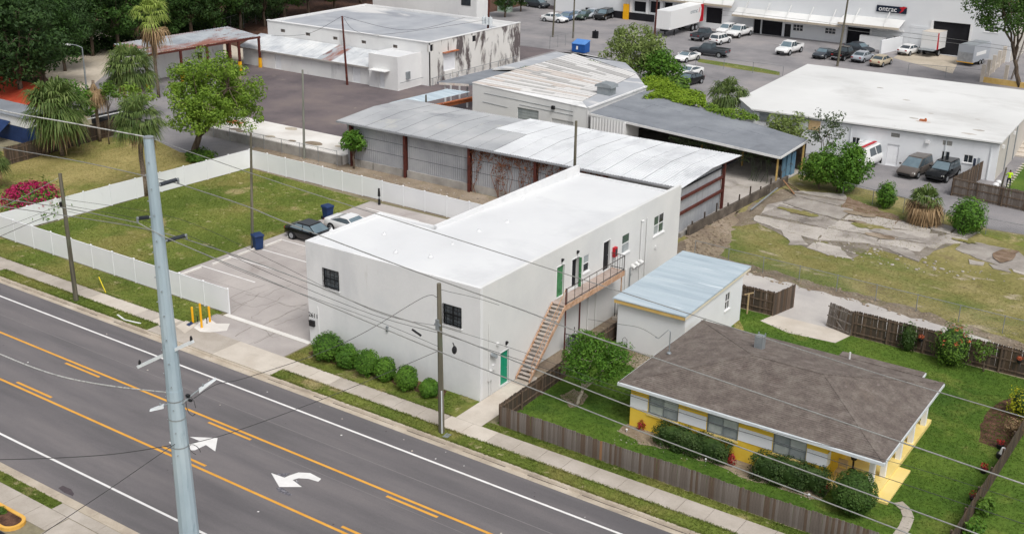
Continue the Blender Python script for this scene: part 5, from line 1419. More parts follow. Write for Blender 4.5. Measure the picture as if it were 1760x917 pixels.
# far left: long white building with lean-to ------------------------------------------------------------------------
fl = thing('stained_white_building', (-104, 122, 0), 'long white industrial building with a lean-to roof and a dark stained end wall', 'building')
Q1, Q2, Q3, Q4 = (-118.6, 113.2), (-90.2, 113.2), (-90.2, 133.6), (-118.6, 133.6)
f1_, f2_ = Face(Q1, Q2, (0, -1)), Face(Q2, Q3, (1, 0))
vw = [hrect(f1_, x - 4, y - 3.2, x + 4, y + 3.2) for x, y in ((486, 53), (529, 59), (576, 66), (625, 72.5), (679, 80))]
m = MB(); f1_.wall(m, 0, 5.45, vw, .25); m.build('front_wall', M_oldwhite, fl)
dk = hrect(f2_, 762, 92, 783, 118); wv = [hrect(f2_, 737, 78, 745, 88), hrect(f2_, 812, 62, 818, 71)]
m = MB(); f2_.wall(m, 0, 5.45, [dk] + wv, .25, .25); m.build('end_wall', M_stained, fl)
m = MB(); m.box(-118.6, -118.35, 113.5, 133.6, 0, 5.45); m.box(-118.3, -90.5, 133.35, 133.6, 0, 5.45); m.build('rear_walls', M_oldwhite, fl)
m = MB(); m.box(-118.3, -90.5, 113.5, 133.3, 5.0, 5.15); m.build('roof', M_flatpale, fl)
m = MB(); m.box(-118.65, -90.15, 113.1, 113.55, 5.45, 5.55); m.box(-90.5, -90.15, 113.55, 133.6, 5.45, 5.55); m.build('coping', M_oldwhite, fl)
for o in vw: 
    m = MB(); f1_.box(m, o[0], o[1], -.2, -.15, o[2], o[3]); vo = m.build('vent', M_dark_in, fl)
    m = MB()
    for k in range(4): f1_.box(m, o[0], o[1], -.14, -.05, o[2] + (o[3] - o[2]) * k / 4, o[2] + (o[3] - o[2]) * (k + .45) / 4)
    m.build('louvres', M_fence_c, vo)
for o in wv:
    m = MB(); f2_.box(m, o[0], o[1], -.2, -.15, o[2], o[3]); m.build('vent', M_dark_in, fl)
m = MB(); f2_.box(m, dk[0], dk[1], -.2, -.12, dk[2], dk[3]); ro_ = m.build('roller_door', M_house_white, fl)
m = MB()
for k in range(10): f2_.box(m, dk[0], dk[1], -.119, -.10, dk[2] + (dk[3] - dk[2]) * k / 10, dk[2] + (dk[3] - dk[2]) * (k + .8) / 10)
m.build('slats', M_house_white, ro_)
m = MB(); f2_.box(m, dk[0] - .2, dk[1] + .2, .01, .5, dk[3] + .05, dk[3] + .15); m.build('door_hood', M_rust, fl)
# lean-to
LF = Face((-119.4, 109.1), (-96.2, 109.1), (0, -1))
ld = [hrect(LF, 472, 94, 484, 121), hrect(LF, 605, 116, 620, 145)]
ld = [(a, b, .05, d_) for a, b, c_, d_ in ld]
m = MB(); LF.wall(m, 0, 2.35, ld, .2); m.build('lean_to_wall', M_oldwhite, fl)
for o in ld: door(LF, fl, o, M_bluewhite, knob=False)
m = MB(); m.box(-119.4, -119.2, 109.3, 113.1, 0, 2.4); m.build('lean_to_wall', M_oldwhite, fl)
M_leanroof = mat('patchy_lean_roof', ['#b3b6ba', '#c6c9cb', '#d5d6d6'], .4, 8, .7, .2, 10, stains=(('#9aa0a8', .35, .56, .12, (.4, 1, 1), .8), ('#b0714a', .25, .70, .04, None, .95), ('#e0e0de', .5, .62, .1, None, .8)))
for k in range(18):
    xa = -120.0 + k * 1.33; m = MB(); corr_roof(m, (xa + .01, 108.7, 2.36), (xa + 1.32, 108.7, 2.36), (xa + 1.32, 113.15, 3.55), (xa + .01, 113.15, 3.55), .33, .03); m.build('lean_to_sheet', M_rustroof if k in (11, 12) else M_leanroof, fl)
m = MB(); m.box(-120.0, -96.1, 108.62, 108.7, 2.2, 2.38); m.build('lean_to_gutter', M_concrete_wall, fl)
# entrance block
BFc = Face((-96.2, 108.6), (-91.5, 108.6), (0, -1)); BR = Face((-91.5, 108.6), (-91.5, 113.2), (1, 0))
bd_ = hrect(BFc, 652, 122, 661, 152); bd_ = (bd_[0], bd_[1], .05, bd_[3])
m = MB(); BFc.wall(m, 0, 4.2, [bd_], .2); m.build('entrance_wall', M_oldwhite, fl)
m = MB(); BR.wall(m, 0, 4.2, [], .2, .2); m.build('entrance_wall', M_oldwhite, fl)
m = MB(); m.box(-96.2, -96.0, 108.8, 113.2, 0, 4.2); m.box(-95.98, -91.7, 108.82, 113.15, 3.95, 4.05); m.build('entrance_roof', M_roofwhite, fl)
door(BFc, fl, bd_, M_bluewhite)
m = MB(); BFc.box(m, bd_[0] - 1.0, bd_[1] + .9, .0, 1.0, bd_[3] + .15, bd_[3] + .25); m.build('door_awning', M_oldwhite, fl)
o = hrect(BR, 697, 124, 703, 135); m = MB(); BR.box(m, o[0], o[1], .01, .25, o[2], o[3]); m.build('meter_box', M_grey_metal, fl)
m = MB(); BR.box(m, 0, 4.6, .3, .34, 1.0, 1.05); m.beam((-89.9, 113.2, 1.0), (-89.9, 132.5, 1.0), .05, .05)
for k in range(11): m.box(-89.92, -89.86, 113.5 + k * 1.8, 113.56 + k * 1.8, 0, 1.0)
m.build('hand_rail', M_grey_metal, fl)
# taller white block behind
tb = thing('tall_white_block', (-100, 145, 0), 'plain white taller block with one window behind the long white building', 'building')
TX = onY(819, 20, 146).x
m = MB(); m.box(-128, TX, 146, 149, 0, 9.5); m.build('walls', M_oldwhite, tb)
tf = Face((-128, 146), (TX, 146), (0, -1)); u, z = hit(tf, 801, 3)
m = MB(); tf.box(m, u - .9, u + .9, .01, .06, z - .6, z + 1.2); m.build('window', M_glass, tb)

# rusty canopy far left ----------------------------------------------------------------------------------------------
rc = thing('rusty_canopy', (*at(310, 90, 4), 0), 'long rust-streaked metal canopy on dark posts at the far left', 'canopy')
r1, r2_, r3, r4 = at3(245, 95, 4.2), at3(447, 62, 4.2), at3(391, 46, 4.5), at3(195, 76, 4.5)
for k in range(16):
    f0, f1 = k / 16 + .002, (k + 1) / 16 - .002
    m = MB(); corr_roof(m, r1.lerp(r2_, f0), r1.lerp(r2_, f1), r4.lerp(r3, f1), r4.lerp(r3, f0), .4, .05); m.build('roof_sheet', M_rustroof, rc)
m = MB(); m.beam(r1 + Vector((0, 0, -.15)), r2_ + Vector((0, 0, -.15)), .15, .25); m.build('eave_beam', M_redsteel, rc)
m = MB(); m.beam(r4 + Vector((0, 0, -.2)), r3 + Vector((0, 0, -.2)), .15, .25); m.build('eave_beam', M_redsteel, rc)
for k, f in enumerate((.02, .30, .52, .72, .80, .985)):
    p = r1.lerp(r2_, f); m = MB(); m.box(p.x - .13, p.x + .13, p.y - .13, p.y + .13, 1.3, 4.0); m.build('post', M_redsteel, rc)
    m = MB(); m.box(p.x - .17, p.x + .17, p.y - .17, p.y + .17, 0, 1.3); m.build('post_guard', M_yellow_post, rc)
    p = r4.lerp(r3, f); m = MB(); m.box(p.x - .13, p.x + .13, p.y - .13, p.y + .13, 0, 4.2); m.build('post', M_redsteel, rc)
oa, ob_ = r1.lerp(r4, .55).lerp(r2_.lerp(r3, .55), .1), r1.lerp(r4, .55).lerp(r2_.lerp(r3, .55), .66)
hb = thing('kiosk', (oa.x, oa.y, 0), 'small white block office standing under the rusty canopy', 'kiosk')
m = MB(); m.hexa([(oa.x, oa.y, 0), (ob_.x, ob_.y, 0), (ob_.x, ob_.y + 3, 0), (oa.x, oa.y + 3, 0), (oa.x, oa.y, 3.2), (ob_.x, ob_.y, 3.2), (ob_.x, ob_.y + 3, 3.2), (oa.x, oa.y + 3, 3.2)]); m.build('walls', M_oldwhite, hb)
kf = Face((oa.x, oa.y), (ob_.x, ob_.y), (0, -1)); kf.n = Vector((kf.t.y, -kf.t.x, 0)); 
m = MB(); kf.box(m, kf.len * .86, kf.len * .93, .01, .05, 1.6, 2.4); m.build('window', M_glass, hb)

# depot building across the top right ------------------------------------------------------------------------------------
dp = thing('depot_building', (-72, 190, 0), 'long white distribution depot with loading docks, awnings and a dark blue sign', 'building')
DY = 177.0
df = Face((-112, DY), (-34.5, DY), (0, -1))
def dh(x0, y0, x1, y1, floor=False):
    o = hrect(df, x0, y0, x1, y1); return (o[0], o[1], .02 if floor else o[2], o[3])
docks = [dh(1090, 2, 1112, 22), dh(1118, 2, 1138, 24), dh(1142, 4, 1155, 26), dh(1214, 12, 1240, 42)]
doors_ = [dh(1296, 30, 1306, 58, True), dh(1310, 34, 1343, 62, True), dh(1349, 41, 1358, 63, True), dh(1457, 46, 1492, 80, True), dh(1605, 36, 1661, 90, True)]
dwins = [dh(1363, 41, 1380, 55), dh(1418, 47, 1436, 60), dh(1535, 62, 1549, 74), dh(1693, 44, 1716, 57)]
dwins = [(a, b, c_, d_) for a, b, c_, d_ in dwins]
m = MB(); df.wall(m, 0, 8.6, docks + doors_ + dwins, .3); m.build('front_wall', M_distwall, dp)
ef = Face((-34.5, DY), (-34.5, 230), (1, 0)); m = MB(); ef.wall(m, 0, 8.6, [], .3, .3); m.build('end_wall', M_beige, dp)
for k, o in enumerate(docks + doors_ + dwins): room(df, dp, o, -6 if k < 9 else -1.4, -.31 - .004 * k, .08)
m = MB(); m.box(-112, -34.6, DY + .3, 230, 8.3, 8.5); m.build('roof', M_whiteroofB, dp)
m = MB(); df.box(m, df.len * .55, df.len + .1, .01, .12, 8.42, 8.68); m.build('red_trim', M_red, dp)
for o in dwins: df.window(dp, *o, 3, 2, M_white_frame, M_glass, .08, .12)
door(df, dp, doors_[2], M_black); 
for (x0, y0, x1, y1) in ((1566, 43, 1600, 80),):
    o = dh(x0, y0, x1, y1, True); m = MB()
    for k in range(10): df.box(m, o[0], o[1], .01, .05 + .02 * (k % 2), o[2] + (o[3] - o[2]) * k / 10, o[2] + (o[3] - o[2]) * (k + 1) / 10 - .02)
    m.build('roller_door', M_distwall, dp)
for o in doors_[3:5]:
    for u in (o[0] - .35, o[1] + .05):
        m = MB(); df.box(m, u, u + .3, .02, .12, .1, o[3] + .1); m.build('door_jamb', M_white_frame, dp)
# awnings
def awning(x0, y0, x1, y1, out=2.2):
    a, b = onY(x0, y0, DY - out), onY(x1, y1, DY - out)
    z = (a.z + b.z) / 2
    m = MB(); m.hexa([(a.x, DY - out, z - .12), (b.x, DY - out, z - .12), (b.x, DY, z + .75), (a.x, DY, z + .75), (a.x, DY - out, z), (b.x, DY - out, z), (b.x, DY, z + .87), (a.x, DY, z + .87)]); ao = m.build('awning', M_whiteroofB, dp)
    m = MB(); m.box(a.x, b.x, DY - out - .06, DY - out - .003, z - .3, z + .02); m.build('awning_fascia', M_sand, ao)
    n = max(2, int((b.x - a.x) / 3.2))
    for k in range(n):
        x = a.x + (b.x - a.x) * (k + .5) / n; m = MB(); m.beam((x, DY - out, z + .05), (x, DY - .02, z + 2.0), .1, .12); m.build('awning_stay', M_whiteroofB, ao)
awning(1258, 24, 1446, 45); awning(1440, 38, 1545, 49, 2.6)
awning(1070, -8, 1258, 10, 1.0)
s_ = hrect(df, 1508, 8.5, 1558, 24.5)
m = MB(); df.box(m, s_[0], s_[1], .02, .2, s_[2], s_[3]); sg = m.build('sign_board', mat('sign_navy', ['#17202f', '#1c2637'], 1, 2, .5), dp)
cx = df.a.x + (s_[0] + s_[1]) / 2
text_mesh('ontrac', 1.05, M_white_frame, 'sign_lettering', (cx - .55, DY - .215, (s_[2] + s_[3]) / 2 - .3), (R(90), 0, 0), sg, .01)
m = MB(); xx = cx + 1.55; zz_ = (s_[2] + s_[3]) / 2
m.face([(xx - .4, DY - .22, zz_ + .35), (xx + .1, DY - .22, zz_ + .05), (xx + .75, DY - .22, zz_ + .5), (xx + .2, DY - .22, zz_ + .6)]); m.face([(xx - .35, DY - .22, zz_ - .5), (xx + .2, DY - .22, zz_ - .1), (xx + .35, DY - .22, zz_ + .2), (xx - .05, DY - .22, zz_ + .0)])
m.build('sign_emblem', M_red, sg)
# dock plinth, jambs and ramps
m = MB(); df.box(m, 6.5, 20.0, .0, .35, 0, 1.2); m.build('dock_plinth', M_dark_in, dp)
for o in docks[:3]:
    m = MB(); df.box(m, o[0] - .65, o[0] - .12, .02, .3, 1.25, o[3] + .2); m.build('dock_pillar', M_white_frame, dp)
m = MB(); df.box(m, docks[0][0] - 1.7, docks[0][0] - .7, .36, .7, 0, 2.6); m.build('dock_ladder', M_yellow_post, dp)
a, b = at3(1512, 93), at3(1540, 70)
m = MB(); m.beam(a + Vector((0, 0, 1.0)), Vector((a.x + 1.5, DY - .2, 1.1)), .3, 2.0); m.build('ramp_wall', M_distwall, dp)
m = MB(); u, z = hit(df, 1500, 75); df.box(m, u - 1.5, u + 2.4, 1.2, 2.0, 0, 1.9); o = m.build('stacked_panels', M_white_frame, dp)
for (x, y) in ((1437, 45), (1517, 51), (1545, 53)):
    u, z = hit(df, x, y); m = MB(); df.box(m, u - .8, u + .8, .05, .2, z - .12, z + .12); m.build('strip_light', M_white_frame, dp)
# extension wing seen top centre behind cars
wg = thing('depot_wing', (-112, 182, 0), 'low white depot wing with a pale roof behind the parked cars', 'building')
m = MB(); m.box(-135, -112.2, 182, 215, 0, 7); m.build('walls', M_distwall, wg)
# ---------------------------------------------------------------- planting helpers
CAMP = Vector((0, 0, CAM_H))
def mpp(p): return (Vector(p) - CAMP).dot(FWD) / FPX          # metres per picture pixel at p
def row_of(p):
    d = Vector(p) - CAMP; k = d.dot(FWD); return 458.5 - FPX * d.dot(UPV) / k
def height_to(base, py):
    lo, hi = 0.0, 30.0
    for _ in range(40):
        mid = (lo + hi) / 2
        if row_of((base[0], base[1], mid)) > py: lo = mid
        else: hi = mid
    return lo
def leaves(V, Fc, c, rad, n, size, rnd, up=.5, flat=.75):
    for _ in range(n):
        while True:
            x, y, z = rnd.uniform(-1, 1), rnd.uniform(-1, 1), rnd.uniform(-1, 1)
            d = x * x + y * y + z * z
            if .02 < d < 1: break
        k = d ** .5; f = d ** -.2
        px_, py_, pz_ = c[0] + x * f * rad, c[1] + y * f * rad, c[2] + z * f * rad * flat
        nx, ny, nz = x / k + rnd.uniform(-.9, .9), y / k + rnd.uniform(-.9, .9), z / k + up + rnd.uniform(-.7, .7)
        nrm = Vector((nx, ny, nz)).normalized()
        t = nrm.orthogonal().normalized(); a = rnd.uniform(0, 6.283)
        b = nrm.cross(t); u = t * math.cos(a) + b * math.sin(a); v = nrm.cross(u)
        s = size * rnd.uniform(.6, 1.3); p = Vector((px_, py_, pz_)); i = len(V)
        V += [p - u * s, p - v * s * .45 + nrm * s * .1, p + u * s, p + v * s * .45 + nrm * s * .1]
        Fc.append((i, i + 1, i + 2, i + 3))
def leaf_mesh(name, V, Fc, material, origin=(0, 0, 0)):
    o = Vector(origin)
    me = bpy.data.meshes.new(name); me.from_pydata([tuple(v - o) for v in V], [], Fc); me.materials.append(material); me.update()
    return me
def leafmat(name, a, b, c, tr=.25): return mat(name, [a, b, c], .9, 4, .6, spec=.25, island=[a, b, c], trans=tr)
L_bright = leafmat('leaf_bright', '#4f6c22', '#6f8d30', '#94ad44')
L_mid = leafmat('leaf_mid', '#3f5d1f', '#577829', '#759338')
L_dark = leafmat('leaf_dark', '#263c1a', '#355222', '#4a6a2d')
L_forest = leafmat('leaf_forest', '#23381b', '#324b24', '#46612f')
L_forest2 = leafmat('leaf_forest_light', '#2a441c', '#3a5a24', '#55742f')
L_willow = leafmat('leaf_willow', '#5a6c34', '#748647', '#8f9c5c')
L_shrub = leafmat('leaf_shrub', '#37591b', '#4d7624', '#6c9232')
L_lime = leafmat('leaf_lime', '#64801e', '#7a9626', '#93ab36')
L_hedge = leafmat('leaf_hedge', '#2b401e', '#3d5627', '#556636')
L_hedge2 = leafmat('leaf_round_bush', '#2f4a1c', '#425f25', '#587334')
L_olive = leafmat('leaf_olive', '#3a4a33', '#4d5e40', '#66714f')
L_palm = mat('palm_frond', ['#3d5222', '#566a33', '#6f7f45'], .9, 4, .6, island=['#33481c', '#546a30', '#7d8a50'], trans=.15)
L_palm_dead = mat('dead_frond', ['#6f5a40', '#8d7557', '#a68d6e'], 1, 4, .85, island=['#5f4a33', '#8f7656', '#b09877'])
L_magenta = mat('magenta_bract', ['#8d1440', '#ab1f55', '#c23a70'], 1, 3, .6, island=['#85133d', '#b02258', '#c9467a'], trans=.2)
L_red = mat('red_petal', ['#7d1a1c', '#982526'], 2, 3, .6, island=['#6d1618', '#9c2826', '#b24a40'])
L_orange = mat('orange_petal', ['#a0492f', '#b5623f'], 2, 3, .6, island=['#8f3f2a', '#bd6d48'])
L_yellow = leafmat('leaf_yellow', '#7d8a1c', '#a3a524', '#bdb92f')
L_dryvine = mat('dry_vine', ['#6b4331', '#8a5a40', '#5a3a2c'], 2, 4, .9, island=['#5e3b2c', '#8f5f45', '#74503d'])
M_bark = mat('bark', ['#4b4036', '#5f5347', '#74675a'], 4, 6, .95, .5, 14, stretch=(1, 1, .2))
M_palm_bark = mat('palm_bark', ['#5d5044', '#75675a', '#8a7c6d'], 5, 6, .95, .6, 12, stretch=(1, 1, 2.5))

def limb(m, a, b, r0, r1, rnd, n=5, wob=.12, sides=6):
    a, b = Vector(a), Vector(b); L = (b - a).length; pts = []
    for i in range(n + 1):
        f = i / n; p = a.lerp(b, f)
        if 0 < i < n: p += Vector((rnd.uniform(-1, 1), rnd.uniform(-1, 1), rnd.uniform(-.5, .5))) * wob * L / n * 2
        pts.append(p)
    m.tube(pts, r0, sides, r1 / r0)
    return pts
def tree(name, label, base, height, crown_c, crown_r, material, cat='tree', group=None, nclump=40, per=90, leaf=.16, clump=.9, trunk_r=.22, seed=1, shell=.45, fork=None, lower=-.55, accents=None, trunk_mat=None, up=.5):
    rnd = random.Random(seed)
    base = Vector((base[0], base[1], 0)); t = thing(name, base, label, cat, group)
    cc, cr = Vector(crown_c), Vector(crown_r)
    cl = []
    while len(cl) < nclump:
        v = Vector((rnd.uniform(-1, 1), rnd.uniform(-1, 1), rnd.uniform(lower, 1)))
        if shell < v.length < 1:
            k = 1 + rnd.uniform(-.1, .12)
            cl.append(cc + Vector((v.x * cr.x * k, v.y * cr.y * k, v.z * cr.z * k)))
    m = MB()
    fz = fork if fork is not None else max(.4, (cc.z - cr.z) * .8)
    top = Vector((base.x + (cc.x - base.x) * .35, base.y + (cc.y - base.y) * .35, fz))
    limb(m, base, top, trunk_r, trunk_r * .75, rnd, 4, .06, 9)
    mains = []
    for k in range(5):
        a = k * 1.2566 + rnd.uniform(-.4, .4)
        e = cc + Vector((math.cos(a) * cr.x * .5, math.sin(a) * cr.y * .5, cr.z * rnd.uniform(-.2, .35)))
        mains.append(limb(m, top, e, trunk_r * .55, trunk_r * .22, rnd, 5, .1, 7))
    for c in cl[::2]:
        pts = min(mains, key=lambda q: min((p - c).length for p in q)); p = min(pts, key=lambda q: (q - c).length)
        limb(m, p, c, trunk_r * .16, trunk_r * .05, rnd, 3, .1, 5)
    m.build('trunk', trunk_mat or M_bark, t, True)
    V, Fc = [], []
    for c in cl: leaves(V, Fc, c, clump * rnd.uniform(.65, 1.25), int(per * rnd.uniform(.7, 1.3)), leaf, rnd, up)
    link_mesh('crown', leaf_mesh('crown', V, Fc, material, cc), cc, t)
    if accents:
        V, Fc = [], []
        for c in rnd.sample(cl, min(len(cl), accents[1])): leaves(V, Fc, c + Vector((0, 0, clump * .3)), clump * .9, accents[2], leaf * .9, rnd, .8)
        link_mesh(accents[3], leaf_mesh(accents[3], V, Fc, accents[0], cc), cc, t)
    return t
def tree_px(name, label, base_px, x0, x1, y0, y1, material, zoff=0.0, depth_scale=1.0, **kw):
    """stand a tree on the ground point seen at base_px with a crown that fills x0..x1, y0..y1"""
    b = at3(*base_px); s = mpp(b + Vector((0, 0, 3)))
    ht, hb = height_to(b, y0), max(.3, height_to(b, y1))
    cz = (ht + hb) / 2; rz = (ht - hb) / 2
    w = (x1 - x0) / 2 * s
    off = ((x0 + x1) / 2 - base_px[0]) * s
    # remove the lean of the vertical at this place before shifting sideways
    d0 = Vector((b.x, b.y, cz)) - CAMP; px_at = 880 + FPX * d0.dot(RGT) / d0.dot(FWD)
    off = ((x0 + x1) / 2 - px_at) * s
    cc = Vector((b.x, b.y, cz)) + Vector((RGT.x, RGT.y, 0)).normalized() * off
    return tree(name, label, b, ht, cc, (w * .92, w * .92 * depth_scale, rz * .95), material, **kw)
def bush(name, label, base_px, x0, x1, y0, material, group=None, cat='shrub', n=1500, leaf=.06, seed=1, squash=1.0, rough=.12, accents=None, core=True, box=1.0):
    """a dense shrub standing on the ground"""
    rnd = random.Random(seed)
    b = at3(*base_px); s = mpp(b); w = (x1 - x0) / 2 * s; h = height_to(b, y0)
    t = thing(name, b, label, cat, group)
    if core:
        m = MB(); m.ball(b + Vector((0, 0, h * .48)), w * .78, w * .78 * squash, h * .46, 12, 8, .05, rnd); m.build('branches', L_hedge, t, True)
    V, Fc = [], []
    for _ in range(n):
        th, ph = rnd.uniform(0, 6.283), math.asin(rnd.uniform(-.85, 1)); k = .93 + rnd.uniform(-rough, rough) + rough * .8 * math.sin(3 * th + seed) * math.cos(4 * ph)
        B = lambda v: math.copysign(abs(v) ** box, v)
        c = b + Vector((B(math.cos(th)) * B(math.cos(ph)) * w * k, B(math.sin(th)) * B(math.cos(ph)) * w * k * squash, h * .5 + B(math.sin(ph)) * h * .5 * k))
        nr = Vector((math.cos(th) * math.cos(ph), math.sin(th) * math.cos(ph), math.sin(ph) + .3)) + Vector((rnd.uniform(-.7, .7), rnd.uniform(-.7, .7), rnd.uniform(-.5, .7)))
        nr.normalize(); u = nr.orthogonal().normalized(); a = rnd.uniform(0, 6.28); vv = nr.cross(u); uu = u * math.cos(a) + vv * math.sin(a); vv = nr.cross(uu); q = leaf * rnd.uniform(.6, 1.35); i = len(V)
        V += [c - uu * q, c - vv * q * .5, c + uu * q, c + vv * q * .5]; Fc.append((i, i + 1, i + 2, i + 3))
    link_mesh('foliage', leaf_mesh('foliage', V, Fc, material, b), b, t)
    if accents:
        V, Fc = [], []
        for _ in range(accents[1]):
            th = rnd.uniform(0, 6.283); ph = rnd.uniform(.0, 1.4); c = b + Vector((math.cos(th) * math.cos(ph) * w, math.sin(th) * math.cos(ph) * w * squash, h * .5 + math.sin(ph) * h * .52))
            leaves(V, Fc, c, leaf * 2.2, 9, leaf * .9, rnd, .6)
        link_mesh('blossom', leaf_mesh('blossom', V, Fc, accents[0], b), b, t)
    return t

def palm_frond(V, Fc, c, az, el, L, rnd, blades=12, droop=.5, w=.05):
    """a fan leaf: a stalk and a fan of blades"""
    d = Vector((math.cos(az) * math.cos(el), math.sin(az) * math.cos(el), math.sin(el)))
    side = Vector((-math.sin(az), math.cos(az), 0)); upv = side.cross(d) * -1
    if upv.z < 0: upv = -upv
    stalk = c + d * L * .5 + Vector((0, 0, -droop * L * .08)); i = len(V)
    V += [c - side * .03, c + side * .03, stalk + side * .02, stalk - side * .02]; Fc.append((i, i + 1, i + 2, i + 3))
    for k in range(blades):
        a = (k / (blades - 1) - .5) * 2.7 + rnd.uniform(-.07, .07); bl = L * .6 * (1 - .25 * abs(a) / 1.35) * rnd.uniform(.85, 1.1)
        dd = (d * math.cos(a) + side * math.sin(a)).normalized()
        n = side * math.cos(a) - d * math.sin(a)
        mid = stalk + dd * bl * .6 + upv * .03; tip = stalk + dd * bl + Vector((0, 0, -droop * bl * rnd.uniform(.4, .9)))
        i = len(V); V += [stalk, mid - n * w, tip, mid + n * w]; Fc.append((i, i + 1, i + 2, i + 3))
def palm(name, label, base_px, top_y, spread_px, seed=1, fronds=34, dead=14, trunk_r=.2, base=None, green=L_palm, dead_len=1.0, group='fan palms', low=-.35, lean=0.0, skirt_low=-1.2, zc=None, fill=1.0, skirt_hi=-.5):
    rnd = random.Random(seed)
    b = at3(*base_px) if base is None else Vector(base); s = mpp(b + Vector((0, 0, 4)))
    L = spread_px / 2 * s; ht = height_to(b, top_y); cz = max(.5, ht - L * .85) if zc is None else zc
    t = thing(name, b, label, 'palm tree', group)
    c = b + Vector((lean, lean * .3, cz))
    m = MB(); pts = [b.lerp(c, k / 6) + Vector((rnd.uniform(-.03, .03), rnd.uniform(-.03, .03), 0)) for k in range(7)]
    m.tube(pts, trunk_r * 1.15, 10, .8); m.build('trunk', M_palm_bark, t, True)
    if fronds:
        V, Fc = [], []
        for k in range(fronds):
            palm_frond(V, Fc, c, rnd.uniform(0, 6.283), math.asin(rnd.uniform(low, .98)), L * rnd.uniform(.8, 1.12), rnd, 15, .75, .034 * fill * L / 1.6)
        link_mesh('crown', leaf_mesh('crown', V, Fc, green, c), c, t)
    if dead:
        V, Fc = [], []
        for k in range(dead):
            palm_frond(V, Fc, c + Vector((0, 0, -.15)), rnd.uniform(0, 6.283), rnd.uniform(skirt_low, skirt_hi), L * dead_len * rnd.uniform(.7, 1.05), rnd, 9, 1.2, .05 * L / 1.6)
        link_mesh('dead_skirt', leaf_mesh('dead_skirt', V, Fc, L_palm_dead, c), c, t)
    return t

# ---------------------------------------------------------------- the plants of the place
tree_px('broad_tree', 'broad bright green tree with forked trunk behind the white fence corner', (330, 271), 280, 450, 84, 250, L_bright, nclump=170, per=125, leaf=.15, clump=.9, trunk_r=.38, seed=3, shell=.35, fork=2.2, lower=-.5)
palm('fan_palm', 'fan palm with brown skirt inside the white fence on the lawn', (250, 337), 163, 96, 5, 80, 16, .2, skirt_low=-1.3, dead_len=.9, low=-.7)
palm('fan_palm', 'fan palm with shaggy brown skirt by the brown picket fence', (107, 268), 130, 124, 6, 90, 18, .2, skirt_low=-1.2, dead_len=.85, low=-.75)
palm('fan_palm', 'fan palm in the middle of the yard between the dead palm and the tall palm', (232, 205), 72, 100, 7, 80, 14, .2, low=-.65, dead_len=.9)
palm('tall_palm', 'tallest slender palm with hanging dead fronds in front of the rusty canopy', (273, 168), -8, 76, 8, 34, 20, .17, skirt_low=-1.5, dead_len=1.25, green=mat('bright_palm', ['#6d8431', '#869a42', '#a3b25e'], .9, 4, .6, island=['#66802c', '#90a34a', '#b0bb6c'], trans=.2))
palm('dead_palm', 'dead palm with only a drooping brown thatch', (172, 243), 126, 62, 9, 0, 80, .16, skirt_low=-1.45, skirt_hi=-.8, dead_len=1.15, zc=height_to(at3(172, 243), 138))
palm('fan_palm', 'fan palm cut off by the left edge of the picture', (-8, 325), 250, 66, 10, 60, 14, .2, low=-.6)
palm('fan_palm', 'fan palm growing behind the carport roof', (1247, 222), 130, 82, 11, 60, 12, .2, low=-.5)
palm('shaggy_palm', 'short shaggy palm with brown fronds hanging to the ground in the vacant lot', (1586, 383), 326, 80, 12, 22, 130, .28, skirt_low=-.95, skirt_hi=.3, dead_len=.95, low=.4, zc=1.75, fill=1.3)
tree_px('garden_tree', 'lime green leafy tree behind the shaggy fan palm', (135, 252), 95, 162, 128, 215, L_shrub, nclump=30, per=70, leaf=.16, clump=.7, trunk_r=.12, seed=14)
tree_px('sapling', 'thin sapling behind the dead palm', (188, 248), 172, 205, 140, 180, L_mid, nclump=14, per=50, leaf=.14, clump=.5, trunk_r=.07, seed=15)
tree_px('yard_tree', 'loose light green shrubby tree between two fan palms', (238, 232), 208, 268, 138, 185, L_bright, nclump=20, per=45, leaf=.15, clump=.6, trunk_r=.08, seed=16)
bush('ground_bush', 'dark green bush at the foot of the broad tree', (345, 276), 322, 366, 258, L_mid, n=1400, leaf=.13, seed=17, rough=.3)
tree_px('tall_shrub', 'small leafy tree with pale stems beside the yellow house', (990, 697), 958, 1086, 580, 652, L_shrub, nclump=90, per=105, leaf=.085, clump=.5, trunk_r=.11, seed=18, shell=.3, lower=-.7, fork=1.0, trunk_mat=mat('pale_bark', ['#a89e8f', '#b8aea0', '#8f8576'], 4, 5, .9))
for k, (x, y, r_, ty, w) in enumerate(((564, 618, 26, 573, 'largest clipped shrub at the corner by the car park'), (598, 632, 19.5, 593, 'second clipped shrub from the car park corner'), (632, 644, 20.5, 602, 'third clipped shrub from the car park corner'),
                                       (663, 653, 17.5, 615, 'fourth clipped shrub from the car park corner'), (700, 669, 18.5, 629, 'fifth clipped shrub from the car park corner'), (738, 681, 15.5, 652, 'smallest clipped shrub next to the timber utility pole'))):
    bush('clipped_shrub', w + ' in front of the white wall', (x, y), x - r_ * 1.05, x + r_ * 1.05, ty - 1, L_shrub, 'clipped shrubs along the white wall', n=2300, leaf=.07, seed=30 + k, rough=.12)
for (bx, x0, x1, ty, label, sd) in (((1155, 770), 1124, 1190, 726, 'left half of the dark hedge under the first house window', 40), ((1180, 778), 1150, 1215, 735, 'middle of the dark hedge below the first white band', 41), ((1222, 790), 1192, 1262, 748, 'right end of the dark hedge beside the red flower', 42),
                                   ((1320, 828), 1285, 1350, 776, 'dark bush under the third house window', 43), ((1358, 838), 1325, 1390, 785, 'dark bush right of the third house window', 44), ((1397, 846), 1368, 1425, 797, 'dark bush at the porch end of the hedge', 45)):
    bush('hedge_bush', label, (bx[0], bx[1] - 4), x0, x1, ty + 5, L_hedge, 'dark hedge bushes along the front of the yellow house', n=3000, leaf=.055, seed=sd, rough=.14, squash=.62, box=.55)
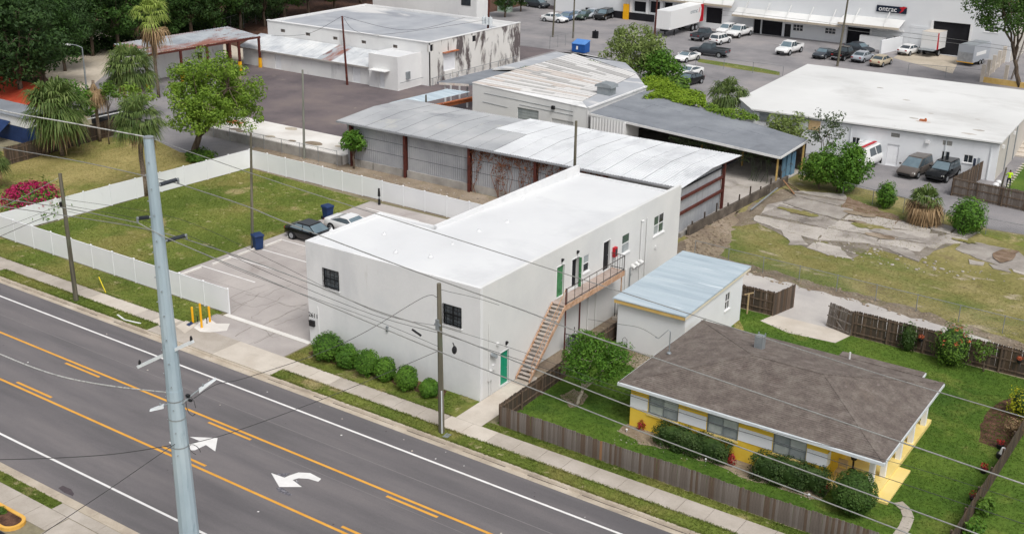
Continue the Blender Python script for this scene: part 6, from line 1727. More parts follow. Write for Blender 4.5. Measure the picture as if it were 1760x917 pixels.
bush('round_bush', 'large round dark green bush in front of the porch', (1465, 880), 1427, 1505, 810, L_hedge2, n=5200, leaf=.055, seed=46, rough=.06)
for k, (p, r_, ty, label) in enumerate((((1102, 738), 6, 722, 'red flower at the left corner of the yellow house'), ((1257, 800), 7, 778, 'red flower at the right end of the hedge'), ((1411, 846), 8, 820, 'red flower at the foot of the porch'))):
    bush('red_flower', label, p, p[0] - r_, p[0] + r_, ty, L_red, 'red flowers in the bed of the yellow house', 'flower', n=160, leaf=.06, seed=50 + k, rough=.3, core=False)
bush('flowering_bush', 'bush with orange flowers against the alley fence', (1632, 627), 1602, 1658, 560, L_mid, n=1900, leaf=.08, seed=55, rough=.3, accents=(L_orange, 14))
bush('climbing_vine', 'dark climbing vine on the alley fence left of the flowering bush', (1558, 604), 1546, 1574, 556, L_hedge, n=700, leaf=.08, seed=56, squash=.4, rough=.3)
tree_px('sapling', 'thin sapling with pale trunk in front of the alley fence', (1690, 638), 1672, 1712, 588, 618, L_mid, nclump=14, per=40, leaf=.07, clump=.3, trunk_r=.06, seed=57)
bush('yellow_shrub', 'bright yellow-green shrub at the right edge of the garden', (1758, 715), 1738, 1790, 668, L_yellow, n=1100, leaf=.07, seed=58, rough=.3)
bush('dry_shrub', 'dry brown shrub in the mulch bed on the right', (1742, 745), 1730, 1760, 722, L_palm_dead, n=500, leaf=.06, seed=59, rough=.4, core=False)
bush('lily_clump', 'clump of green strap leaves beside the lowest red flower pot', (1690, 880), 1672, 1706, 858, L_mid, n=500, leaf=.09, seed=60, rough=.4, core=False)
bush('lily_clump', 'strap leaf plant at the bottom right by the dark fence', (1672, 922), 1655, 1688, 895, L_shrub, n=350, leaf=.1, seed=61, rough=.4, core=False)
def flower_pot(p, label, sc=1.0, hang=None, seed=1):
    b = at3(*p) if hang is None else onY(p[0], p[1], hang) + Vector((0, 0, -.12))
    t = thing('flower_pot', b, label, 'flower pot', 'red flowers in black pots')
    m = MB(); m.cyl(b, b + Vector((0, 0, .26 * sc)), .14 * sc, .2 * sc, 12); m.build('pot', M_black, t)
    V, Fc = [], []; rnd = random.Random(seed)
    leaves(V, Fc, b + Vector((0, 0, .4 * sc)), .24 * sc, 90, .06, rnd, .5); link_mesh('flowers', leaf_mesh('flowers', V, Fc, L_red if hang is None else L_orange, b), b, t)
flower_pot((1690, 812), 'red flowers in a black pot on the lawn nearest the white lantern', 1.0, None, 1)
flower_pot((1672, 862), 'red flowers in a black pot lowest on the lawn', 1.1, None, 2)
flower_pot((1718, 770), 'red flowers in a black pot beside the mulch bed', 1.0, None, 3)
flower_pot((1583, 583), 'orange flowers in a pot hung on the alley fence', .8, 69.5, 4)
flower_pot((1752, 620), 'red flowers in a pot hung on the alley fence at the right edge', .8, 69.5, 5)
b = at3(1722, 786); t = thing('garden_lantern', b, 'white bell-shaped lantern on a dark stand at the garden edge', 'lantern')
m = MB(); m.cyl(b, b + Vector((0, 0, .25)), .3, .3, 12); m.build('stand', M_black, t)
m = MB(); m.cyl(b + Vector((0, 0, .26)), b + Vector((0, 0, .6)), .2, .1, 12); m.build('shade', M_white_frame, t)
for k, (p, w) in enumerate((((1077, 742), 'by the house corner'), ((1136, 767), 'left of the hedge'), ((1213, 793), 'in front of the hedge'), ((1293, 818), 'right of the red flower'), ((1390, 854), 'near the round bush'), ((1134, 803), 'at the picket fence'))):
    b = at3(*p); m = MB(); m.cyl(b, b + Vector((0, 0, .14)), .02, .02, 6); m.ball(b + Vector((0, 0, .17)), .07, .07, .05, 8, 5); tag(m.build('garden_light', M_white_frame), 'small white garden light ' + w, 'light', 'small white garden lights along the bed')
bush('bougainvillea', 'magenta bougainvillea spilling over the left end of the white fence', (58, 372), 10, 104, 318, L_mid, n=1700, leaf=.14, seed=62, rough=.4, accents=(L_magenta, 230))
bush('planter_plant', 'dark plant in the yellow kerbed planter', (2, 884), -8, 10, 872, L_mid, n=300, leaf=.05, seed=63, rough=.3)
tree_px('corner_tree', 'small bright green tree at the left corner of the grey warehouse', (608, 290), 588, 628, 226, 262, L_shrub, nclump=26, per=60, leaf=.16, clump=.6, trunk_r=.1, seed=64)
bush('lot_shrub', 'narrow green shrub against the chain-link fence of the vacant lot', (1521, 357), 1506, 1538, 313, L_shrub, n=1500, leaf=.1, seed=65, rough=.2)
bush('lot_shrub', 'wide round green shrub right of the shaggy palm', (1660, 400), 1632, 1690, 342, L_shrub, n=2600, leaf=.11, seed=66, rough=.2)
tree_px('overgrown_tree', 'bright green leafy tree in front of the parked van', (1438, 330), 1396, 1494, 246, 322, L_shrub, nclump=85, per=85, leaf=.15, clump=.8, trunk_r=.1, seed=67, shell=.3, lower=-.9)
tree_px('overgrown_tree', 'shorter green tree beside the carport end', (1408, 325), 1380, 1432, 262, 322, L_mid, nclump=40, per=75, leaf=.15, clump=.7, trunk_r=.1, seed=68)
tree_px('sparse_tree', 'sparse dark-leaved tree against the white wall', (1408, 300), 1392, 1456, 184, 268, L_olive, nclump=34, per=22, leaf=.15, clump=.55, trunk_r=.1, seed=69, shell=.2)
tree_px('vine_tree', 'light green vine-covered tree behind the carport', (1356, 262), 1316, 1392, 192, 244, L_willow, nclump=40, per=60, leaf=.17, clump=.8, trunk_r=.12, seed=70)
tree_px('willowy_tree', 'tall willowy olive green tree behind the striped roof', (1085, 142), 1036, 1146, 42, 132, L_willow, nclump=100, per=75, leaf=.2, clump=1.0, trunk_r=.25, seed=71, shell=.2, lower=-.9)
tree_px('dense_tree', 'dense dark green tree beside the willowy tree', (1128, 150), 1096, 1172, 88, 142, L_shrub, nclump=60, per=80, leaf=.2, clump=1.0, trunk_r=.2, seed=72, shell=.3, lower=-.9)
bush('rear_bush', 'green bush in front of the black parked car', (1162, 158), 1142, 1186, 132, L_mid, n=1200, leaf=.2, seed=73, rough=.3)
tree_px('corner_tree', 'large overhanging tree at the top right corner', (1752, 150), 1662, 1800, -60, 58, L_hedge2, nclump=130, per=85, leaf=.2, clump=1.25, trunk_r=.3, seed=74, shell=.25, fork=3.6, lower=-.9)
# vines lying over the carport roof and dry vines on the warehouse wall
def mat_of_vines(label, pts, z, n, material, leaf=.14, thick=.35, seed=1, name='vines'):
    rnd = random.Random(seed); P = [at(p[0], p[1], z) for p in pts]
    x0, x1 = min(p[0] for p in P), max(p[0] for p in P); y0, y1 = min(p[1] for p in P), max(p[1] for p in P)
    V, Fc = [], []; k = 0
    while k < n:
        x, y = rnd.uniform(x0, x1), rnd.uniform(y0, y1)
        if not inside((x, y), P): continue
        k += 1; h = .15 + thick * (.5 + .5 * math.sin(x * 1.3 + 1.7 * math.sin(y * .9)))
        leaves(V, Fc, (x, y, z + rnd.uniform(0, h)), .2, 2, leaf, rnd, 1.2)
    me = leaf_mesh(name, V, Fc, material); o = bpy.data.objects.new(name, me); COL.objects.link(o); tag(o, label, 'vine', kind='stuff')
mat_of_vines('bright green vines covering the back of the carport roof', [(1104, 172), (1150, 148), (1210, 166), (1212, 183), (1180, 180), (1140, 170)], 3.9, 2600, L_lime, .16, .4, 1)
mat_of_vines('bright green vines between the striped roof and the carport', [(1102, 140), (1150, 136), (1140, 152), (1112, 158), (1100, 150)], 3.9, 900, L_lime, .16, .5, 2)
mat_of_vines('green vines along the rear edge of the carport roof under the palm', [(1205, 180), (1250, 190), (1300, 200), (1305, 208), (1260, 203), (1210, 190)], 3.6, 900, L_bright, .15, .4, 3)
mat_of_vines('thin weeds on the left edge of the striped roof', [(895, 118), (925, 115), (935, 117), (905, 122)], 4.6, 160, L_willow, .14, .15, 4)
mat_of_vines('thin weeds on the back edge of the striped roof', [(1003, 105), (1033, 110), (1036, 113), (1010, 108)], 4.6, 120, L_mid, .14, .15, 5)
def wall_vines(label, Y, x0, x1, z0, z1, n, material, seed, leaf=.1, name='dry_vines'):
    rnd = random.Random(seed); V, Fc = [], []
    for _ in range(n):
        x = rnd.uniform(x0, x1); z = z1 - (z1 - z0) * rnd.random() ** 2.2 * (.6 + .4 * math.sin(x * 2.1))
        leaves(V, Fc, (x, Y - rnd.uniform(.05, .2), z), .12, 2, leaf, rnd, .2)
    m = MB()
    for k in range(14):
        x = rnd.uniform(x0, x1); pts = [Vector((x, Y - .06, 0))]
        for j in range(6): pts.append(pts[-1] + Vector((rnd.uniform(-.35, .35), rnd.uniform(-.03, .03), (z1) / 6)))
        m.tube(pts, .025, 4, .5)
    k = len(V); V += [Vector(v) for v in m.v]; Fc += [tuple(k + i for i in f) for f in m.f]
    me = leaf_mesh(name, V, Fc, material); o = bpy.data.objects.new(name, me); COL.objects.link(o); tag(o, label, 'vine', kind='stuff')
wall_vines('dry brown vines hanging on the grey warehouse wall', 80.25, -59.2, -50.5, .3, 4.2, 900, L_dryvine, 1)
wall_vines('dry brown vines on the warehouse wall above the white roof', 80.25, -50.5, -45.0, 2.5, 4.2, 300, L_dryvine, 2)
wall_vines('dark vines hanging from the carport eave', 98.9, -49, -38.4, 1.6, 2.95, 500, L_olive, 3, .14, 'hanging_vines')
# wood behind the yards: separate trees, a few kinds of crown
kinds = []
for k, (mt, sd) in enumerate(((L_forest, 81), (L_forest2, 82), (L_forest, 83), (L_dark, 84))):
    t = tree('forest_tree', 'tmp', (0, 0), 12, (0, 0, 7.4), (4.3, 4.3, 4.9), mt, 'tree', 'trees of the wood behind the yards', nclump=80, per=120, leaf=.22, clump=1.3, trunk_r=.3, seed=sd, shell=.45, lower=-.95, fork=3)
    kinds.append([t, False])
FOREST = [(-18, 172, 1.15, 0, 'nearest dark tree at the left edge above the red roof'), (40, 192, 1.2, 0, 'dark tree in front of the sandy yard at the left'), (78, 152, .95, 3, 'dark tree leaning over the sandy yard'), (20, 118, 1.15, 1, 'lighter tree behind the left edge trees'), (112, 122, .75, 0, 'small dark tree at the edge of the sandy yard'),
          (-30, 92, 1.2, 2, 'tall dark tree in the top left corner'), (62, 98, 1.2, 3, 'dark tree second from the top left corner'), (120, 92, 1.1, 1, 'greener tree left of the street lamp'), (160, 96, .8, 0, 'low dark tree behind the street lamp'), (205, 92, 1.0, 1, 'bright green tree above the left end of the rusty canopy'), (240, 84, 1.0, 0, 'dark tree behind the tall palm'),
          (285, 80, 1.0, 3, 'dark tree right of the tall palm'), (330, 72, .95, 0, 'dark tree behind the middle of the rusty canopy'), (370, 66, .95, 1, 'green tree behind the right end of the rusty canopy'), (415, 56, .95, 0, 'dark tree left of the long white building'), (455, 46, .85, 2, 'dark tree behind the corner of the long white building'), (490, 34, .85, 1, 'green tree over the roof corner of the long white building'), (530, 26, .8, 0, 'dark tree behind the long white roof'), (575, 18, .8, 3, 'dark tree behind the middle of the long white roof'), (620, 6, .8, 0, 'rightmost dark tree behind the long white roof'),
          (190, 60, 1.2, 2, 'tall dark tree in the second row near the tall palm'), (140, 66, 1.2, 0, 'tall dark tree in the second row left of the tall palm'), (90, 66, 1.25, 2, 'tall dark tree in the second row at the left'), (300, 50, 1.1, 2, 'tall dark tree in the second row over the canopy'), (350, 44, 1.1, 3, 'tall dark tree in the second row over the canopy end'), (400, 34, 1.05, 2, 'tall dark tree in the second row near the chain-link fence'), (30, 62, 1.3, 0, 'tall dark tree in the second row at the top left'), (250, 56, 1.15, 0, 'tall dark tree in the second row behind the tall palm'), (450, 22, 1.0, 0, 'tall dark tree in the back row over the white roof corner'), (510, 10, .95, 2, 'tall dark tree in the back row over the white roof'), (560, 2, .9, 3, 'dark tree in the back row farthest right'),
          (868, 30, .55, 1, 'bushy green tree right of the tall white block'), (895, 20, .5, 3, 'small dark tree beside the dark parked van')]
rnd = random.Random(77)
for (x, y, sc, kd, label) in FOREST:
    b = at(x, y)
    k = kinds[kd]
    t = k[0] if not k[1] else copy_tree(k[0])
    k[1] = True
    t.location = (b[0], b[1], 0); t.rotation_euler = (0, 0, rnd.uniform(0, 6.28)); q = sc * rnd.uniform(.93, 1.07); t.scale = (q * rnd.uniform(.95, 1.1), q * rnd.uniform(.95, 1.1), q)
    t['label'] = label
# ---------------------------------------------------------------- vehicles
def paint(name, c, rough=.3): return mat(name, [c], rough=rough, spec=.4, coat=.2)
P_black, P_white, P_silver, P_gold = paint('car_black', '#0c0d0f', .22), paint('car_white', '#e3e3e2'), paint('car_silver', '#a6abb2'), paint('car_gold', '#b8ab92')
P_grey, P_dgrey, P_blue, P_green, P_brown = paint('car_grey', '#6b7178'), paint('car_dark_grey', '#3b4046'), paint('car_blue', '#5c7391'), paint('car_green', '#394a40'), paint('car_taupe', '#5a534e')
M_carglass = mat('car_glass', ['#3e484e', '#4a555b'], 1, 2, .06, spec=.7)
M_carglass_l = mat('car_windscreen', ['#5f7079', '#6f8088'], 1, 2, .08, spec=.7)
M_tyre = mat('tyre', ['#1a1a1b', '#232324'], 3, 3, .85)
M_rim = mat('rim', ['#9b9ea2', '#b0b3b6'], 3, 3, .3, metal=.5)
M_trim = mat('black_trim', ['#1d1e20', '#262729'], 3, 3, .7)
M_head = mat('headlamp', ['#cfd0cb', '#dcdcd6'], 3, 2, .15, spec=.6)
M_tail = mat('tail_lamp', ['#8d1417', '#a31c1e'], 3, 2, .2, spec=.6)
_tm = MB(); _tm.cyl((0, -.11, 0), (0, .11, 0), .33, .33, 18); TYRE = _tm.mesh('tyre', M_tyre, smooth=False)
_rm = MB(); _rm.cyl((0, -.118, 0), (0, .118, 0), .215, .215, 14)
for _k in range(5):
    _a = _k * 1.2566; _rm.beam((0.03 * math.cos(_a), .121, .03 * math.sin(_a)), (.2 * math.cos(_a), .121, .2 * math.sin(_a)), .05, .012, Vector((0, 1, 0)))
RIM = _rm.mesh('rim', M_rim)
def wheel(parent, x, y, r=.33, dual=False):
    o = bpy.data.objects.new('wheel', None); COL.objects.link(o); o.parent = parent; o.location = (x, y, r); WO[o] = Vector((x, y, r)); o.scale = (r / .33, 1.6 if dual else 1, r / .33)
    for me, nm in ((TYRE, 'tyre'), (RIM, 'rim')):
        c = bpy.data.objects.new(nm, me); COL.objects.link(c); c.parent = o
def loft(rings):
    m = MB(); n = len(rings[0])
    for r in rings: m.v += [tuple(p) for p in r]
    fs = []
    for i in range(len(rings) - 1):
        for j in range(n):
            a, b = i * n + j, i * n + (j + 1) % n; fs.append((a, b, b + n, a + n))
    fs.append(tuple(range(n - 1, -1, -1))); fs.append(tuple((len(rings) - 1) * n + j for j in range(n)))
    m.f += fs; m.mi += [0] * len(fs)
    return m
SPEC = {   # length, width, stations (x as share of length from the tail, bottom, top, half width share), glasshouse (tail base, tail roof, front roof, front base, roof height), wheelbase, wheel radius
    'sedan': (4.75, 1.82, [(0, .45, .86, .80), (.03, .32, .98, .93), (.12, .25, 1.03, .98), (.35, .22, 1.0, 1.0), (.62, .22, .98, 1.0), (.70, .22, .96, .99), (.86, .24, .86, .97), (.96, .3, .74, .90), (1, .4, .62, .76)], (.13, .29, .57, .735, 1.45), 2.75, .33),
    'coupe': (4.6, 1.85, [(0, .45, .9, .82), (.03, .32, 1.0, .95), (.12, .25, 1.02, 1.0), (.35, .22, .98, 1.0), (.62, .22, .94, 1.0), (.70, .22, .92, .99), (.86, .24, .82, .97), (.96, .3, .7, .90), (1, .4, .58, .76)], (.13, .37, .55, .72, 1.36), 2.7, .34),
    'suv': (4.75, 1.9, [(0, .5, 1.02, .86), (.02, .4, 1.08, .95), (.1, .3, 1.1, 1.0), (.4, .28, 1.08, 1.0), (.66, .28, 1.08, 1.0), (.74, .28, 1.06, .99), (.9, .3, .98, .97), (.97, .36, .86, .9), (1, .45, .72, .8)], (.02, .08, .56, .72, 1.74), 2.75, .37),
    'minivan': (4.95, 1.95, [(0, .45, 1.0, .86), (.02, .35, 1.06, .95), (.1, .26, 1.1, 1.0), (.4, .24, 1.08, 1.0), (.7, .24, 1.05, 1.0), (.8, .25, 1.0, .98), (.92, .28, .86, .94), (.98, .34, .74, .86), (1, .42, .64, .76)], (.02, .07, .56, .80, 1.76), 3.0, .33),
    'pickup': (5.75, 1.98, [(0, .6, 1.12, .93), (.01, .5, 1.16, .98), (.1, .42, 1.17, 1.0), (.4, .4, 1.17, 1.0), (.72, .4, 1.16, 1.0), (.78, .4, 1.15, .99), (.92, .42, 1.08, .97), (.985, .48, .98, .92), (1, .55, .8, .86)], (.385, .41, .63, .735, 1.88), 3.6, .40),
    'van': (5.7, 2.02, [(0, .5, 1.2, .92), (.01, .4, 1.25, .97), (.1, .32, 1.28, 1.0), (.5, .3, 1.26, 1.0), (.78, .3, 1.22, 1.0), (.84, .3, 1.15, .98), (.95, .34, .98, .94), (.99, .4, .86, .86), (1, .5, .74, .8)], (.005, .02, .70, .83, 2.15), 3.5, .37),
}
def vehicle(kind, pos, heading, color, label, cat=None, group='parked vehicles', roofcolor=None, glass=None, sc=1.0):
    L, W, st, gh, wbase, wr = SPEC[kind]; w = W / 2
    names = {'sedan': 'parked_car', 'coupe': 'parked_car', 'suv': 'parked_suv', 'minivan': 'parked_minivan', 'pickup': 'pickup_truck', 'van': 'panel_van'}
    t = thing(names[kind], (0, 0, 0), label, cat or {'sedan': 'car', 'coupe': 'car', 'suv': 'car', 'minivan': 'minivan', 'pickup': 'pickup truck', 'van': 'van'}[kind], group)
    X = lambda f: -L / 2 + f * L
    rings = []
    for f, zb, zt, hw in st:
        h = hw * w; dz = zt - zb
        prof = [(h * .86, zb), (h * .98, zb + dz * .18), (h, zb + dz * .5), (h * .985, zb + dz * .78), (h * .93, zb + dz * .95), (h * .80, zt)]
        rings.append([Vector((X(f), -y, z)) for y, z in prof] + [Vector((X(f), y, z)) for y, z in prof[::-1]])
    body = loft(rings[::-1]).build('body', color, t, True, origin=(0, 0, 0))
    mod = body.modifiers.new('e', 'EDGE_SPLIT'); mod.split_angle = R(50)
    # glasshouse
    a0, a1, b1, b0, zr_ = (X(gh[0]), X(gh[1]), X(gh[2]), X(gh[3]), gh[4])
    def belt(x):
        f = (x + L / 2) / L
        for i in range(len(st) - 1):
            if st[i][0] <= f <= st[i + 1][0]:
                k = (f - st[i][0]) / (st[i + 1][0] - st[i][0]); return st[i][2] + (st[i + 1][2] - st[i][2]) * k
        return st[-1][2]
    za, zb_ = belt(a0) - .05, belt(b0) - .05
    wb_, wt = w * .92, w * .74
    zc = zr_ - .07
    A = [Vector((a0, -wb_, za)), Vector((b0, -wb_, zb_)), Vector((b0, wb_, zb_)), Vector((a0, wb_, za))]
    T = [Vector((a1, -wt, zc)), Vector((b1, -wt, zc)), Vector((b1, wt, zc)), Vector((a1, wt, zc))]
    gl = glass or M_carglass
    def inset(q, k=.07):
        c = sum(q, Vector()) / 4; return [p.lerp(c, k) for p in q]
    def quadpart(nm, q, mt, k=.07):
        n_ = (q[1] - q[0]).cross(q[3] - q[0]).normalized()
        m = MB(); qq = inset(q, k); m.hexa([p - n_ * .02 for p in qq] + [p + n_ * .008 for p in qq]); m.build(nm, mt, t, origin=(0, 0, 0))
    # solid painted shell with the panes set on it
    m = MB(); m.hexa(A + T); m.build('cabin', color, t, origin=(0, 0, 0))
    quadpart('windscreen', [A[1], A[2], T[2], T[1]], M_carglass_l, .07)
    quadpart('rear_window', [A[3], A[0], T[0], T[3]], gl, .12)
    panes = {'sedan': 2, 'coupe': 1, 'suv': 3, 'minivan': 3, 'pickup': 2, 'van': 3}[kind]
    for sgn in (0, 1):
        q = [A[0], A[1], T[1], T[0]] if sgn == 0 else [A[2], A[3], T[3], T[2]]
        for k in range(panes):
            f0, f1 = k / panes, (k + 1) / panes
            if kind == 'van' and ((k == 0 and sgn == 0) or (k == panes - 1 and sgn == 1)): continue
            quadpart('side_window', [q[0].lerp(q[1], f0), q[0].lerp(q[1], f1), q[3].lerp(q[2], f1), q[3].lerp(q[2], f0)], gl, .1)
    rp = [Vector((p.x * .985 + (a1 + b1) / 2 * .015, p.y * .93, zr_)) for p in T]
    m = MB(); m.hexa([p + Vector((0, 0, .002)) for p in T] + rp); m.build('roof', roofcolor or color, t, origin=(0, 0, 0))
    # lamps, bumpers, mirrors
    zf, zl = st[-2][2] * .78, st[1][2] * .82
    for s in (-1, 1):
        m = MB(); m.hexa([Vector((X(.93), s * w * .60, zf - .02)), Vector((X(.99), s * w * .52, zf - .05)), Vector((X(.985), s * w * .80, zf - .05)), Vector((X(.93), s * w * .95, zf - .02)), Vector((X(.93), s * w * .60, zf + .14)), Vector((X(.985), s * w * .52, zf + .09)), Vector((X(.98), s * w * .80, zf + .09)), Vector((X(.93), s * w * .95, zf + .14))]); m.build('headlight', M_head, t, origin=(0, 0, 0))
        m = MB(); m.box(X(0) - .02, X(.035), s * w * .5, s * w * .82, zl - .08, zl + .08); m.build('tail_light', M_tail, t, origin=(0, 0, 0))
        m = MB(); m.box(b0 - .42, b0 - .28, s * (w + .02), s * (w + .2), zb_ + .06, zb_ + .2); m.build('mirror', color, t, origin=(0, 0, 0))
    m = MB(); m.box(X(.985), X(1.005), -w * .6, w * .6, st[-1][1] - .02, st[-1][1] + .14); m.build('grille', M_trim, t, origin=(0, 0, 0))
    m = MB(); m.box(X(-.006), X(.012), -w * .8, w * .8, st[0][1] - .08, st[0][1] + .06); m.build('bumper', M_trim if kind != 'pickup' else M_rim, t, origin=(0, 0, 0))
    if kind == 'pickup':
        m = MB(); m.box(X(.02), X(.37), -w * .78, w * .78, 1.10, 1.185); m.build('load_bed', M_trim, t, origin=(0, 0, 0))
        for s in (-1, 1):
            m = MB(); m.box(X(.005), X(.385), s * w * .80, s * w * .95, 1.12, 1.26); m.build('bed_side', color, t, origin=(0, 0, 0))
        m = MB(); m.box(X(.003), X(.02), -w * .80, w * .80, .75, 1.26); m.build('tailgate', color, t, origin=(0, 0, 0))
    if kind == 'van':
        m = MB()
        for y in (-.5, 0, .5): m.beam((X(.1), y, zr_ + .1), (X(.6), y, zr_ + .1), .05, .05)
        for f in (.12, .35, .58): m.beam((X(f), -.65, zr_ + .08), (X(f), .65, zr_ + .08), .04, .04); m.beam((X(f), -.6, zr_), (X(f), -.6, zr_ + .08), .03, .03, Vector((0, 1, 0)))
        m.build('roof_rack', M_white_frame, t, origin=(0, 0, 0))
        m = MB(); m.beam((X(.08), -.42, zr_ + .2), (X(.62), -.42, zr_ + .2), .3, .06); m.build('ladder', M_red, t, origin=(0, 0, 0))
    # dark wheel arches and wheels
    for f in (-wbase / 2, wbase / 2):
        for s in (-1, 1):
            x = f - .02 * L
            m = MB(); m.cyl((x, s * (w - .2), wr), (x, s * (w + .012), wr), wr * 1.18, wr * 1.18, 16); m.build('wheel_arch', M_trim, t, origin=(0, 0, 0))
            wheel(t, x, s * (w - .09), wr)
    t.location = (pos[0], pos[1], pos[2] if len(pos) > 2 else 0.02); t.rotation_euler = (0, 0, R(heading)); t.scale = (sc, sc, sc)
    return t
# heading: degrees anticlockwise from +X; -90 looks at the street, 90 away from it
def at_v(p): q = at(*p); return (q[0], q[1], .03)
vehicle('sedan', (at(503, 411)[0] + 1.45, at(503, 411)[1] + .8, .03), 0, P_black, 'black sedan parked beside the lawn in the car park', glass=M_carglass_l)
vehicle('coupe', (at(503, 411)[0] + 2.6, at(503, 411)[1] + 4.1, .03), 0, P_white, 'white coupe with dark roof panel parked next to the black sedan')
vehicle('van', at_v((1488, 284)), 84, P_white, 'white panel van with roof rack and red ladder by the white wall', glass=M_carglass)
vehicle('minivan', at_v((1572, 299)), -98, P_brown, 'taupe minivan facing the street by the white wall', glass=M_carglass)
vehicle('suv', at_v((1620, 306)), -98, P_black, 'black boxy off-roader next to the taupe minivan', glass=M_carglass)
vehicle('pickup', at_v((1356, 92)), -95, P_white, 'white pickup alone in the depot yard')
vehicle('coupe', at_v((1415, 99)), -95, P_dgrey, 'dark grey coupe left of the black pickup')
vehicle('pickup', at_v((1450, 101)), 85, P_black, 'black pickup between the grey coupe and the silver sedan', sc=.95)
vehicle('sedan', at_v((1482, 105)), 85, P_silver, 'silver sedan with its tail to the street')
vehicle('sedan', at_v((1514, 112)), 85, P_gold, 'gold sedan parked at the end of the row')
vehicle('sedan', at_v((1476, 90)), -20, P_dgrey, 'dark sedan parked across behind the black pickup')
vehicle('sedan', at_v((1562, 93)), 80, P_white, 'cream white sedan beside the box truck')
vehicle('pickup', at_v((1209, 68)), 85, P_dgrey, 'dark pickup with its tail to the street near the trailer', sc=.95)
vehicle('suv', at_v((1238, 75)), 85, P_white, 'white hatchback suv beside the dark pickup', sc=.92)
vehicle('suv', at_v((1248, 58)), -95, P_white, 'white suv half hidden behind another white suv', sc=.92)
vehicle('pickup', at_v((1270, 63)), -95, P_white, 'white pickup by the small loading door')
vehicle('pickup', at_v((1219, 96)), 180, P_dgrey, 'dark pickup parked sideways along the grass strip')
vehicle('coupe', at_v((1180, 105)), -100, P_white, 'white sedan with a black roof behind the dense tree', roofcolor=P_black)
vehicle('coupe', at_v((1184, 131)), -100, P_white, 'white coupe right of the dense tree')
vehicle('sedan', at_v((1184, 145)), -100, P_black, 'black sedan in front of the white coupe')
vehicle('sedan', at_v((953, 38)), 0, P_white, 'white sedan parked sideways below the pole')
vehicle('sedan', at_v((974, 36)), -85, P_blue, 'blue sedan behind the white sideways sedan')
vehicle('sedan', at_v((991, 33)), -95, P_silver, 'silver sedan beside the blue sedan')
vehicle('sedan', at_v((1003, 33)), -85, P_green, 'dark green sedan left of the black suv')
vehicle('sedan', at_v((1017, 30)), -85, P_silver, 'pale silver sedan between the green sedan and the black suv')
vehicle('suv', at_v((1038, 33)), -85, P_black, 'large black suv at the end of the far row')
vehicle('sedan', at_v((1026, 22)), -85, P_dgrey, 'dark sedan behind the black suv')
vehicle('minivan', at_v((924, 13)), -10, P_dgrey, 'dark minivan at the far top of the yard')

# box truck, semi trailer, enclosed trailer
def box_truck(pos, heading, label):
    t = thing('box_truck', (0, 0, 0), label, 'truck')
    m = MB(); m.box(-3.3, 2.0, -1.2, 1.2, 1.05, 3.5); b = m.build('cargo_box', P_white, t, origin=(0, 0, 0))
    m = MB(); m.box(-3.32, -3.302, -1.05, 1.05, 1.2, 3.35); m.build('rear_door', P_white, b, origin=(0, 0, 0))
    m = MB(); m.hexa([Vector(p) for p in ((-3.2, -1.22, 1.06), (-2.6, -1.22, 1.06), (-2.6, -1.202, 1.06), (-3.2, -1.202, 1.06), (-3.3, -1.22, 3.48), (-2.9, -1.22, 3.48), (-2.9, -1.202, 3.48), (-3.3, -1.202, 3.48))]); m.build('red_stripe', M_red, b, origin=(0, 0, 0))
    m = MB(); m.box(-3.29, 1.99, -1.19, 1.19, 3.502, 3.53); m.build('box_roof', M_walk_new, b, origin=(0, 0, 0))
    m = MB(); m.hexa([Vector(p) for p in ((2.1, -1.1, .6), (4.0, -1.05, .6), (4.0, 1.05, .6), (2.1, 1.1, .6), (2.1, -1.0, 2.5), (2.9, -.95, 2.5), (2.9, .95, 2.5), (2.1, 1.0, 2.5))]); m.build('cab', P_white, t, origin=(0, 0, 0))
    m = MB(); m.hexa([Vector(p) for p in ((3.42, -.9, 1.6), (3.45, .9, 1.6), (3.0, .88, 2.4), (2.97, -.88, 2.4), (3.46, -.9, 1.6), (3.49, .9, 1.6), (3.04, .88, 2.4), (3.01, -.88, 2.4))]); m.build('windscreen', M_carglass, t, origin=(0, 0, 0))
    m = MB(); m.box(-4.3, -3.32, -1.15, 1.15, .95, 1.02); m.build('tail_lift', M_grey_metal, t, origin=(0, 0, 0))
    m = MB(); m.box(-3.3, 3.8, -.5, .5, .55, 1.04); m.build('chassis', M_trim, t, origin=(0, 0, 0))
    for x in (-2.0, 3.1):
        for s in (-1, 1): wheel(t, x, s * 1.0, .45, x < 0)
    t.location = pos; t.rotation_euler = (0, 0, R(heading))
box_truck(at_v((1609, 92)), 83, 'white box truck with a red stripe and lowered tail lift')
